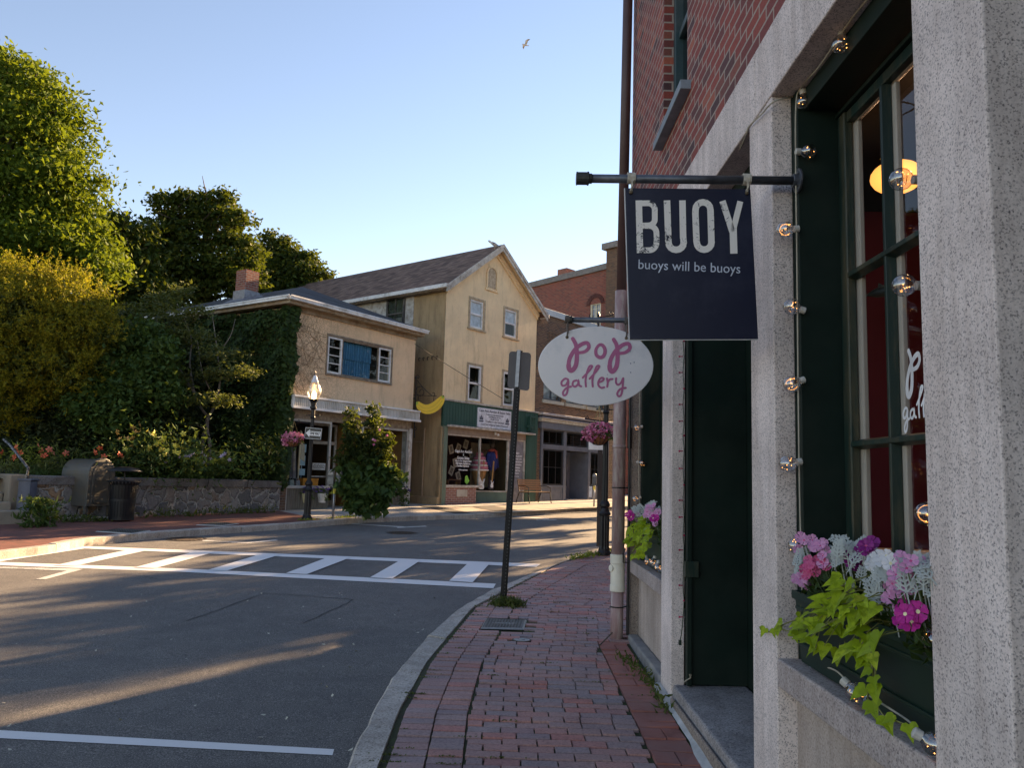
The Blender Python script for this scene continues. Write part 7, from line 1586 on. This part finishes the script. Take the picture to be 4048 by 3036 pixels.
top_ = sm([(250, 770), (300, 755), (360, 790), (440, 825), (520, 820), (620, 770), (720, 690), (790, 640), (830, 628)], 3); bot_ = sm([(868, 650), (862, 760), (800, 880), (700, 970), (580, 1025), (460, 1032), (350, 990), (270, 910), (245, 840)], 3)
pl = [zs(a, b) for a, b in top_]+[zs(855, 628)]+[zs(a, b) for a, b in bot_]
MB().prism(pl, (0, .03, 0)).build('board', M('banana_yellow', (.80, .50, .02), .5, 0, .06, 4), bs2, bevel=.004)
GT = M('banana_green', (.30, .42, .04), .6)
MB().prism([zs(800, 632, 1), zs(830, 624, 1), zs(858, 630, 1), zs(868, 655, 1), zs(850, 695, 1), zs(815, 690, 1)], (0, .001, 0)).prism([zs(248, 772, 1), zs(290, 762, 1), zs(300, 790, 1), zs(262, 840, 1), zs(246, 830, 1)], (0, .001, 0)).build('green_tips', GT, bs2)
ln = MB()
for pts in ([(290, 815), (380, 885), (480, 908), (600, 875), (700, 800), (800, 680)], [(285, 890), (370, 955), (480, 978), (600, 950), (720, 870), (820, 740)]): ribbon(ln, sm(pts, 4), 5, lambda x, y, l: zs(x, y, 1.3), cap='')
ln.build('outline', M('banana_line', (.30, .20, .01), .6), bs2); MB().ball(zs(848, 634, 2), .02, 8).build('tip', BLK, bs2)
# cable strung to the cream building
cbw = thing('cable', 'thin black cable sloping across the front of the cream building', 'cable', T2 @ Vector((1, -.1, 6)))
p = [T1 @ Vector((5.6, -.4, 6.5)), PY(1700, 1400, 27.6), PY(1830, 1490, 28.6), T2 @ Vector((3.4, -.03, 4.7))]
MB().tube(smooth_path([PY(1640, 1360, 27.0), PY(1735, 1421, 27.9), PY(1850, 1493, 29.0), PY(1985, 1575, 30.2)], 6), .011, 5).build('wire', BLK, cbw)
# gulls
def gull(name, label, T, flying):
    t = thing(name, label, 'gull', T.translation); m = MB(T); GW = M('gull_white', (.62, .60, .58), .8, 0, .1, 10); GG = M('gull_grey', (.18, .18, .20), .8)
    prof = [(.004, -.21), (.03, -.17), (.065, -.08), (.075, .02), (.055, .12), (.038, .17), (.045, .21), (.04, .245), (.015, .275), (.004, .31)]
    TT = T @ Matrix.Rotation(R(90), 4, 'Y') if flying else T @ Matrix.Rotation(R(62), 4, 'Y')
    b = MB(TT); b.lathe(prof, n=12)
    if flying:
        for s in (-1, 1): b.T = T; b.prism([(.08, s*.04, .02), (-.10, s*.04, .02), (-.10, s*.28, .17), (-.14, s*.62, .10), (.0, s*.5, .16), (.10, s*.27, .20)], (0, 0, .012))
        b.prism([(-.18, -.03, 0), (-.28, -.05, 0), (-.28, .05, 0), (-.18, .03, 0)], (0, 0, .01)); b.build('body', GW, t)
    else:
        b.build('body', GW, t, smooth=True)
        for s in (-1, 1): MB(TT).prism([(-.0-.02, s*.062, .13), (-.05, s*.066, .02), (-.03, s*.055, -.18), (-.01, s*.03, -.30), (.03, s*.05, -.1), (.05, s*.06, .06)], (0, s*.012, 0)).build('wing', GG, t)
        for s in (-1, 1): MB(T).tube([(-.02, s*.03, -.06), (-.02, s*.03, -.19)], .008, 5).build('leg', M('gull_leg', (.5, .35, .2)), t)
        MB(T).tube([(.20, 0, .155), (.245, 0, .14)], [.012, .004], 6).build('beak', M('beak_yellow', (.6, .42, .08)), t)
    return t
c = PY(1955, 966, 29.9); gull('gull', 'grey winged gull standing on the gable peak of the cream building', Matrix.Translation(c) @ Matrix.Rotation(R(190), 4, 'Z'), False)
c = PY(2077, 176, 60); gull('gull', 'gull gliding high in the open sky', Matrix.Translation(c) @ Matrix.Rotation(R(205), 4, 'Z') @ Matrix.Rotation(R(12), 4, 'X'), True)
# ------------------------------------------------------------------ bulb strings on the granite shop
CAB = M('pale_cable', (.42, .38, .30), .8); SOCK = M('bulb_socket', (.50, .48, .44), .5)
GLINT = emis('fairy_glint', (1.0, .45, .12), 1.3); WIREC = M('copper_wire', (.35, .16, .07), .4, .8)
def string_lights(label, cable, bulbs, r, loc, cab_r=.0035):
    t = thing('bulb_string', label, 'string lights', loc)
    MB().tube(smooth_path(cable, 5), cab_r, 5).build('cable', CAB, t)
    g = random.Random(17)
    for (c, d) in bulbs:
        c = Vector(c); d = Vector(d).normalized()
        TBb = Matrix.Translation(c) @ d.to_track_quat('Z', 'Y').to_matrix().to_4x4()
        b = MB(TBb).lathe([(.002, -r)]+[(r*math.sin(a), -r*math.cos(a)) for a in [math.pi*k/12 for k in range(1, 11)]]+[(r*.42, r*1.0), (r*.36, r*1.18)], n=20).build('bulb', GLR, t, smooth=True)
        MB(TBb).lathe([(r*.36, r*1.02), (r*.42, r*1.05), (r*.42, r*1.6), (r*.25, r*1.7)], n=12).build('socket', SOCK, b)
        fil = MB(TBb); q = []
        for k in range(12): a = k*2.4; q.append((r*.45*math.cos(a), r*.45*math.sin(a), -r*.5+r*.1*k))
        fil.tube(q, r*.02, 4); 
        fil.build('filament', WIREC, b)
        gl = MB(TBb)
        for k in range(6): a = g.uniform(0, 6.28); h_ = g.uniform(-.6, .5); rr = r*.62; gl.ball((rr*math.cos(a), rr*math.sin(a), h_*r), r*.05, 6)
        gl.build('glow_points', GLINT, b)
    return t
XS = WX+.10; YA = 3.44
def pa(px, py, y=YA): return PY(px, py, y)
cab = [PX(3480, -60, WX+.10), PX(3400, 30, WX+.10), PX(3340, 110, WX+.10), PX(3240, 260, WX+.10), pa(3166, 345), pa(3146, 420), pa(3146, 700), pa(3150, 1000), pa(3155, 1500), pa(3160, 1900), pa(3167, 2200), pa(3175, 2500), pa(3185, 2590), pa(3230, 2630), PX(3300, 2650, 1.20), PX(3370, 2710, 1.19), PX(3560, 2830, 1.19), PX(3650, 2900, 1.19), PX(3730, 2960, 1.19)]
bl = [(PX(3324, 174, WX+.10), (.1, 0, 1)), (pa(3180, 403), (-.1, 0, 1)), (pa(3198, 600), (-1, 0, 0)), (pa(3105, 907), (1, 0, .1)), (pa(3130, 1212), (1, 0, -.3)), (pa(3130, 1519), (1, 0, .4)), (pa(3115, 1834), (1, 0, .2)), (pa(3150, 2159), (1, 0, -.2)), (pa(3228, 2650, 3.38), (.9, -.3, .2)), (PX(3388, 2742, 1.19), (-.5, .5, .5)),
      (Vector((WX+.08, 2.50, PX(3637, 650, WX+.08).z)), (1, 0, 0)), (Vector((WX+.08, 2.50, PX(3650, 1090, WX+.08).z)), (1, 0, 0)), (Vector((WX+.10, 2.44, PX(3690, 2034, WX+.1).z)), (1, 0, 0)), (PX(3697, 2532, 1.20), (1, 0, .5)), (PX(3700, 2945, 1.185), (-.8, .3, .4))]
string_lights('string of large clear bulbs round the near shop window and its granite post', cab, bl, .037, (WX, 3.5, 2))
# cable on the lintel and the second window's string
sw3 = PX(3155, 395, 1.165); cable2 = [pa(3140, 380, 3.52), PX(3060, 400, 1.155), PX(3010, 450, 1.155), PX(2960, 500, 1.155), PX(2945, 540, 1.16), PX(2900, 640, 1.24), PX(2860, 700, 1.25)]
tcb = thing('loose_cable', 'pale cable looping over the granite lintel above the hanging sign', 'cable', cable2[1]); MB().tube(smooth_path(cable2, 5), .004, 5).build('wire', CAB, tcb)
YD = 7.63
def pd_(px, py, y=YD): return PY(px, py, y)
cab2 = [pd_(2532, 800), pd_(2530, 1300), pd_(2527, 1690), pd_(2525, 1850), pd_(2528, 2000), pd_(2535, 2160), PX(2560, 2210, 1.2), PX(2600, 2250, 1.19)]
string_lights('string of clear bulbs hanging beside the far window of the granite shop', cab2, [(pd_(2518, 1690), (1, 0, .2)), (pd_(2540, 1832), (-1, 0, .2)), (pd_(2512, 1972), (1, 0, .3)), (PX(2562, 2222, 1.2), (-.3, .3, 1)), (PX(2582, 2225, 1.2), (.3, 0, 1)), (PX(2602, 2245, 1.18), (0, 0, 1))], .034, (WX, 7.6, 2))
# string of little red lights beside the door
rl = thing('mini_light_string', 'green wire of tiny red lights down the doorway edge of the middle granite post', 'string lights', (1.26, 5.76, 2)); YR = 5.688
ys_ = [1150+(y*.5425) for y in (365, 478, 595, 712, 828, 950, 1055, 1168, 1295, 1415, 1527, 1650)]+[2117, 2175, 2315, 2375, 2440]
pts = [PY(2700+(4 if i % 2 else 0), y, YR) for i, y in enumerate(ys_)]+[PY(2697, 2480, YR), PY(2690, 2530, YR)]
MB().tube(smooth_path(pts, 3), .0035, 5).build('wire', M('green_wire', (.01, .03, .015), .5), rl)
for i, y in enumerate(ys_): s = -1 if i % 3 else .3; q = PY(2700+s*14, y, YR); MB().ball(q, .0075, 8).tube([q, PY(2700, y, YR)], .004, 5).build('bulb', M('red_bulb', (.45, .03, .08), .25), rl)
MB().box(PY(2682, 2530, YR).x, PY(2692, 2550, YR).x, YR-.02, YR, PY(2688, 2550, YR).z, PY(2688, 2530, YR).z).build('plug', GREENW, rl)
dhk = thing('door_hook', 'small metal hook and eye at the foot of the doorway', 'hook', PY(2725, 2680, 5.7)); MB().tube(smooth_path([PY(2703, 2698, 5.68), PY(2718, 2688, 5.68), PY(2730, 2680, 5.68), PY(2726, 2668, 5.68), PY(2734, 2672, 5.68)], 4), .005, 5).build('hook', M('tan_metal', (.35, .30, .22), .5, .5), dhk)
stk = thing('fallen_stick', 'thin dark stick leaning against the foot of the downpipe', 'stick', G(2380, 2560)); MB().tube([G(2371, 2556)+Vector((0, 0, .01)), PY(2420, 2503, 7.66)], .007, 5).build('twig', BARK, stk)

# ------------------------------------------------------------------ window boxes and their plants
def planter(y0, y1, label):
    t = thing('window_box', label, 'window box', (WX+.15, (y0+y1)/2, .945))
    m = MB(); a, b = WX+.045, WX+.075       # front face: bottom, top x
    Z0, Z1 = .955, 1.245
    def pr(x, z): return [(x, y0, z), (x, y1, z)]
    m.hexa([(a+.02, y0+.02, Z0), (a+.18, y0+.02, Z0), (a+.18, y1-.02, Z0), (a+.02, y1-.02, Z0)], [(a-.0, y0+.01, Z1-.03), (a+.205, y0+.01, Z1-.03), (a+.205, y1-.01, Z1-.03), (a-.0, y1-.01, Z1-.03)])
    m.box(a-.012, a+.0, y0, y1, Z1-.035, Z1).box(a+.20, a+.215, y0, y1, Z1-.035, Z1).box(a, a+.20, y0, y0+.012, Z1-.035, Z1).box(a, a+.20, y1-.012, y1, Z1-.035, Z1)
    m.box(a+.004, a+.012, y0+.03, y1-.03, Z0+.07, Z0+.085).box(a-.004, a+.004, y0+.02, y1-.02, Z1-.075, Z1-.06)
    m.build('trough', GRBOX, t, bevel=.005)
    MB().box(a+.002, a+.2, y0+.013, y1-.013, Z1-.029, Z1-.022).build('soil', SOIL, t); return t
planter(2.27, 3.44, 'dark green window box overflowing with flowers on the near granite sill')
planter(6.22, 7.30, 'green window box of flowers on the far granite sill')
def flower(mb, c, n, r, petals=5, cup=.25, m=(0, 1), notch=.05, rot=0):
    """flat-faced flower: rounded notched petals and an eye"""
    n = Vector(n).normalized(); T = Matrix.Translation(Vector(c)) @ n.to_track_quat('Z', 'Y').to_matrix().to_4x4() @ Matrix.Rotation(rot, 4, 'Z'); old = mb.T; mb.T = T
    for k in range(petals):
        a = k*math.tau/petals; w = math.pi/petals*1.16
        pts = [(0, 0, 0), (r*.55*math.cos(a-w*.75), r*.55*math.sin(a-w*.75), r*cup*.3), (r*.92*math.cos(a-w*.8), r*.92*math.sin(a-w*.8), r*cup*.6), (r*1.02*math.cos(a-w*.35), r*1.02*math.sin(a-w*.35), r*cup), (r*(1-notch)*math.cos(a), r*(1-notch)*math.sin(a), r*cup*1.2), (r*1.02*math.cos(a+w*.35), r*1.02*math.sin(a+w*.35), r*cup), (r*.92*math.cos(a+w*.8), r*.92*math.sin(a+w*.8), r*cup*.6+.001), (r*.55*math.cos(a+w*.75), r*.55*math.sin(a+w*.75), r*cup*.3+.001)]
        mb.add(pts, [(0, 1, 2, 3), (0, 3, 4), (0, 4, 5), (0, 5, 6, 7)], m[0])
    mb.add([(r*.2*math.cos(q*math.pi/4), r*.2*math.sin(q*math.pi/4), r*.05) for q in range(8)], [tuple(range(8))], m[1]); mb.T = old
def petal(name, col, vein):
    if name in MATS: return MATS[name]
    m, nt, b = newmat(name); v = coords(nt); n = noise(nt, v, 120, 3); g_ = N(nt, 'ShaderNodeNewGeometry')
    c = mix(nt, ramp(nt, n.outputs[0], [(.4, (0, 0, 0)), (.7, (1, 1, 1))]).outputs[0], col, vein); L(nt, c, b.inputs['Base Color']); b.inputs['Roughness'].default_value = .6
    b.inputs['Subsurface Weight'].default_value = 0
    t = N(nt, 'ShaderNodeBsdfTranslucent'); L(nt, c, t.inputs[0]); mx = N(nt, 'ShaderNodeMixShader'); mx.inputs[0].default_value = .25
    L(nt, b.outputs[0], mx.inputs[1]); L(nt, t.outputs[0], mx.inputs[2]); L(nt, mx.outputs[0], nt.nodes['Material Output'].inputs[0]); MATS[name] = m; return m
PP = petal('vinca_pink', (.74, .36, .58), (.66, .24, .48)); PH = petal('vinca_hot', (.72, .14, .30), (.62, .05, .18)); PM = petal('petunia_magenta', (.58, .02, .30), (.42, .01, .22)); PV = petal('petunia_purple', (.34, .025, .26), (.22, .01, .16)); PW = petal('vinca_white', (.80, .80, .82), (.70, .70, .74))
EYE = M('flower_eye', (.55, .06, .20), .6); EYEY = M('flower_eye_pale', (.75, .70, .40), .6)
def bouquet(name, label, pts, r, pm, em, seed, leaves=None, petals=5, cat='flower', xoff=0):
    c0 = pts[0]; t = thing(name, label, cat, c0); g = random.Random(seed); s = MB(); lf = []
    pts = [Vector(q) for q in pts]; pts = pts+[q+Vector((g.uniform(-.01, .04), g.uniform(-.035, .035), g.uniform(-.03, .02))) for q in pts]; r = r*.84
    for p in pts:
        p = Vector(p); n = Vector((-.55+g.uniform(-.35, .3), -.75+g.uniform(-.3, .3), .45+g.uniform(-.35, .4))); p = p+Vector((-.035, 0, .0)); f = MB(); flower(f, p, n, r*g.uniform(.85, 1.12), petals, g.uniform(.1, .45), rot=g.uniform(0, 6)); f.build('blossom', [pm, em], t)
        b_ = Vector((p.x+.05+g.uniform(0, .04), p.y+g.uniform(-.02, .05), min(p.z-.03, 1.24))); s.tube([p+Vector((.004, .004, -.004)), p.lerp(b_, .5)+Vector((0, 0, -.01)), b_], .0018, 4)
        for k in range(5): q = p.lerp(b_, g.uniform(.25, 1)); lf.append((q.x+g.uniform(-.03, .03)+.01, q.y+g.uniform(-.03, .03), q.z-.02+g.uniform(-.03, .01)))
    s.build('stems', M('stem_dark', (.05, .09, .03), .7), t)
    leafcloud('leaves', np.array(lf), .042, LM['ivy'], t, seed, .5, .8, 0); return t
def w1(lst, x=1.22): return [PX(px, py, x+random.Random(px*7+py).uniform(-.03, .03)) for px, py in lst]
bouquet('pink_vinca', 'pale pink vinca blossoms at the far end of the near window box', w1([(3213, 2137), (3190, 2175), (3247, 2137), (3280, 2160), (3300, 2185), (3255, 2165), (3185, 2290), (3205, 2300), (3290, 2200), (3196, 2285)]), .027, PP, EYE, 1)
bouquet('pink_geranium', 'cluster of hot pink blossoms under the pale pink vinca', w1([(3230, 2215), (3245, 2250), (3215, 2255), (3240, 2238), (3255, 2225), (3222, 2240), (3285, 2210), (3232, 2265)]), .025, PH, EYE, 2)
bouquet('purple_petunia', 'deep purple petunias in the middle of the near window box', w1([(3465, 2160), (3445, 2175), (3485, 2150), (3450, 2200), (3470, 2205), (3410, 2225), (3425, 2240), (3395, 2190)], 1.27), .032, PV, EYE, 3)
bouquet('white_vinca', 'white vinca blossoms in the middle of the near window box', w1([(3500, 2215), (3520, 2205), (3485, 2235), (3515, 2230), (3550, 2200)], 1.21), .028, PW, EYEY, 4)
bouquet('pink_vinca', 'pale pink vinca blossoms beside the near granite post', w1([(3590, 2275), (3575, 2310), (3560, 2315), (3600, 2330), (3565, 2360), (3555, 2370), (3620, 2215), (3650, 2220), (3680, 2220), (3600, 2250), (3580, 2260), (3605, 2335)], 1.19), .025, PP, EYE, 5)
bouquet('magenta_petunia', 'bright magenta petunia hanging over the front edge of the near window box', w1([(3632, 2410), (3625, 2455), (3640, 2440), (3628, 2430)], 1.17), .036, PM, EYEY, 6)
bouquet('pink_vinca', 'pink vinca blossoms in the far window box', w1([(2585, 2010), (2600, 2020), (2575, 2025), (2595, 2045), (2605, 2060), (2580, 2015), (2608, 2035), (2600, 2000)], 1.2), .033, PP, EYE, 7)
bouquet('magenta_petunia', 'magenta petunias at the far end of the far window box', w1([(2505, 2030), (2498, 2036), (2512, 2034), (2600, 2050)], 1.16), .045, PM, EYEY, 8)
# dusty miller: silver lobed leaves
SIL = M('silver_leaf', (.36, .39, .37), .8, 0, .1, 30)
def dusty(name, label, pts, seed, size=.062):
    t = thing(name, label, 'plant', pts[0]); g = random.Random(seed); mb = MB()
    for p in pts:
        p = Vector(p)
        for k in range(3):
            n = Vector((-.7+g.uniform(-.5, .5), -.6+g.uniform(-.5, .5), .3+g.uniform(-.4, .6))).normalized(); up_ = Vector((g.uniform(-.9, .5), g.uniform(-.7, .7), .9)); up_ = (up_-n*up_.dot(n)).normalized(); sd_ = n.cross(up_)
            o = p+Vector((g.uniform(-.03, .03), g.uniform(-.03, .03), g.uniform(-.03, .02))); s = size*g.uniform(.7, 1.15); bend = g.uniform(.1, .35)
            def mp(x, y, l, o=o, s=s, up_=up_, sd_=sd_, n=n, bend=bend): return o+sd_*x*s+up_*y*s-n*(y*y*bend*s)+n*l*.002
            ribbon(mb, [(0, -.6), (0, -.1), (0, .5), (0, 1)], [.05, .08, .10, .10], mp, cap='')
            for j in range(5):
                y = -.05+j*.22; l_ = .42*(1-.12*j)
                for s2 in (-1, 1):
                    ribbon(mb, [(0, y), (s2*l_*.6, y+l_*.45), (s2*l_, y+l_*.95)], [.07, .085, .09], mp, cap='')
                    ribbon(mb, [(s2*l_*.5, y+l_*.4), (s2*l_*.95, y+l_*.38)], [.06, .07], mp, cap=''); ribbon(mb, [(s2*l_*.5, y+l_*.4), (s2*l_*.5, y+l_*.95)], [.06, .07], mp, cap='')
        b_ = Vector((p.x+.04, p.y+.02, 1.23)); mb.tube([p, b_], .0025, 4)
    mb.build('leaves', SIL, t); return t
dusty('dusty_miller', 'silvery dusty miller between the pink vinca and the purple petunias', w1([(3330, 2165), (3350, 2200), (3390, 2180), (3360, 2230), (3325, 2215), (3410, 2200), (3300, 2230)], 1.22), 1)
dusty('dusty_miller', 'silvery dusty miller in front of the white vinca', w1([(3480, 2290), (3510, 2310), (3505, 2350), (3450, 2270), (3530, 2280), (3490, 2330)], 1.19), 2)
dusty('dusty_miller', 'silvery dusty miller tucked against the near granite post', w1([(3640, 2260), (3680, 2280), (3625, 2300), (3670, 2250), (3660, 2310)], 1.19), 3)
dusty('dusty_miller', 'small silvery leaves at the far end of the near window box by the bulb cable', w1([(3175, 2240), (3180, 2265)], 1.2), 4, .06)
dusty('dusty_miller', 'silvery dusty miller in the far window box', w1([(2530, 2030), (2550, 2020), (2560, 2035), (2590, 2030)], 1.2), 5, .11)
# mixed dark foliage filling the boxes
for (y0, y1, s, lab) in ((2.3, 3.42, 1, 'dark green foliage filling the near window box'), (6.25, 7.28, 2, 'dark green foliage filling the far window box')):
    g = np.random.default_rng(s); n = 1100; P = np.stack([WX+.06+g.random(n)*.18, y0+(y1-y0)*g.random(n), 1.235+g.random(n)**1.5*.13], 1)
    tag(leafcloud('box_foliage', P, .045, LM['grn'], None, s, .55, .6, 0), lab, 'plant', kind='stuff')
# sweet potato vine
def lobed(mb, c, n, tip, s, g):
    """broad heart shaped leaf with shallow lobes, folded on its midrib"""
    n = Vector(n).normalized(); tip = Vector(tip); tip = (tip-n*tip.dot(n)).normalized(); sd_ = n.cross(tip); out = []
    prof = [(-.02, -.28), (.18, -.42), (.40, -.36), (.52, -.12), (.40, .02), (.36, .18), (.24, .42), (.12, .66), (0, .86)] if g.random() < .5 else [(-.02, -.26), (.2, -.42), (.46, -.34), (.62, .02), (.36, .02), (.26, .26), (.14, .6), (0, .92)]
    f = g.uniform(.12, .35); dr = g.uniform(.1, .45)
    def P(x, y): return Vector(c)+sd_*x*s+tip*y*s+n*(abs(x)*f-max(0, y)**2*dr*.6-.06*math.sin(x*9+y*4)*abs(x))*s
    k = len(prof); mid = [(0, y) for _, y in prof]; mid[0] = (0, -.12); vs = [P(x, y) for x, y in prof]+[P(0, -.16+(1.0)*i/(k-1)*.98 if i < k-1 else prof[-1][1]) for i in range(k)]+[P(-x, y) for x, y in prof]
    fs = []
    for i in range(k-1): fs.append((i, i+1, k+i+1, k+i)); fs.append((k+i, k+i+1, 2*k+i+1, 2*k+i))
    mb.add(vs, fs)
def vine(name, label, mass, n, trails, x, size, seed, camx=0):
    g = random.Random(seed); t = thing(name, label, 'trailing plant', PX(*mass[0], x)); mb = MB(); st = MB()
    def inside(px, py):
        c = False; j = len(mass)-1
        for i in range(len(mass)):
            (xi, yi), (xj, yj) = mass[i], mass[j]
            if (yi > py) != (yj > py) and px < (xj-xi)*(py-yi)/(yj-yi)+xi: c = not c
            j = i
        return c
    xs = [m[0] for m in mass]; ys = [m[1] for m in mass]; k = 0
    while k < n:
        px, py = g.uniform(min(xs), max(xs)), g.uniform(min(ys), max(ys))
        if not inside(px, py): continue
        k += 1; xx = x-.05+g.uniform(-.05, .09); c = PX(px, py, xx)
        nn = Vector((-.5+g.uniform(-.5, .35), -.5+g.uniform(-.5, .5), .95+g.uniform(-.5, .3))); tp = Vector((g.uniform(-1.0, .1), g.uniform(-.7, .7), -.7+g.uniform(-.4, .6)))
        lobed(mb, c, nn, tp, size*g.uniform(.65, 1.15), g); b_ = Vector((x+.06, c.y+g.uniform(-.08, .08), max(c.z+.02, min(1.25, c.z+.12)))); st.tube([c-tp.normalized()*size*.2, c.lerp(b_, .5)+Vector((-.01, 0, .02)), b_], .0018, 4)
    for tr in trails:
        p = smooth_path([PX(a, b, x-.04-.0*i) for i, (a, b) in enumerate(tr)], 4); st.tube(p, .0028, 5)
        for i in range(2, len(p), 3):
            s_ = 1 if (i//3) % 2 else -1; c = p[i]+Vector((-.01, s_*.03, .0)); lobed(mb, c, (-.8+g.uniform(-.3, .3), -.5+g.uniform(-.3, .3), .6+g.uniform(-.3, .3)), (g.uniform(-.3, .3), s_*.6, -.9), size*g.uniform(.55, .95), g)
    mb.build('leaves', LM['lime'], t); st.build('stems', M('vine_stem', (.16, .16, .04), .7), t); return t
vine('potato_vine', 'lime green sweet potato vine spilling over the near window box', [(3330, 2275), (3400, 2300), (3470, 2400), (3480, 2480), (3470, 2560), (3400, 2620), (3290, 2600), (3200, 2570), (3120, 2530), (3160, 2440), (3200, 2380), (3260, 2340)], 84,
     [[(3400, 2560), (3440, 2610), (3450, 2680), (3430, 2760), (3470, 2800), (3500, 2840)], [(3440, 2560), (3460, 2640), (3455, 2720)], [(3200, 2440), (3120, 2460), (3060, 2490), (3035, 2500)], [(3500, 2830), (3540, 2850), (3590, 2870)], [(3180, 2500), (3110, 2495), (3080, 2480)]], 1.20, .060, 1)
vine('potato_vine', 'lime green sweet potato vine spilling over the far window box by the downpipe', [(2500, 2060), (2560, 2040), (2590, 2080), (2580, 2150), (2540, 2200), (2490, 2210), (2475, 2160), (2480, 2100)], 46,
     [[(2500, 2140), (2470, 2145), (2450, 2150)], [(2510, 2190), (2495, 2205)]], 1.19, .085, 2)
# ------------------------------------------------------------------ moss in the joints, fallen leaves and litter
g = np.random.default_rng(5); n = 1500; out = []
for k in range(70):
    y = 4.4+g.random()**1.3*8; xl = interp_curve(KI2, y)
    if xl is None: continue
    x = xl+.02+(g.random()*.05 if g.random() < .4 else g.random()*(1.05-xl) if y < 7.7 else g.random()*1.6)
    y_ = round((y-3.4)/.105)*.105+3.4; m_ = 16
    out.append(np.stack([x+g.normal(size=m_)*.05, np.full(m_, y_)+g.normal(size=m_)*.004, np.full(m_, gz(y_)+.002)+g.random(m_)*.006], 1))
tag(leafcloud('joint_moss', np.concatenate(out), .016, LM['weed'], None, 5, .6, .9, 0), 'moss and tiny weeds in the brick joints', 'moss', kind='stuff')
g = np.random.default_rng(6); n = 60; P = np.stack([-5+g.random(n)*4.2, 4.6+g.random(n)*6, np.zeros(n)], 1); P[:, 2] = [gz(v)+RD+.006 for v in P[:, 1]]
tag(leafcloud('fallen_petals', P, .03, [M('litter_pale', (.45, .44, .36), .8)], None, 6, .7, 2.5, 0), 'scattered pale petals and litter on the road', 'litter', kind='stuff')
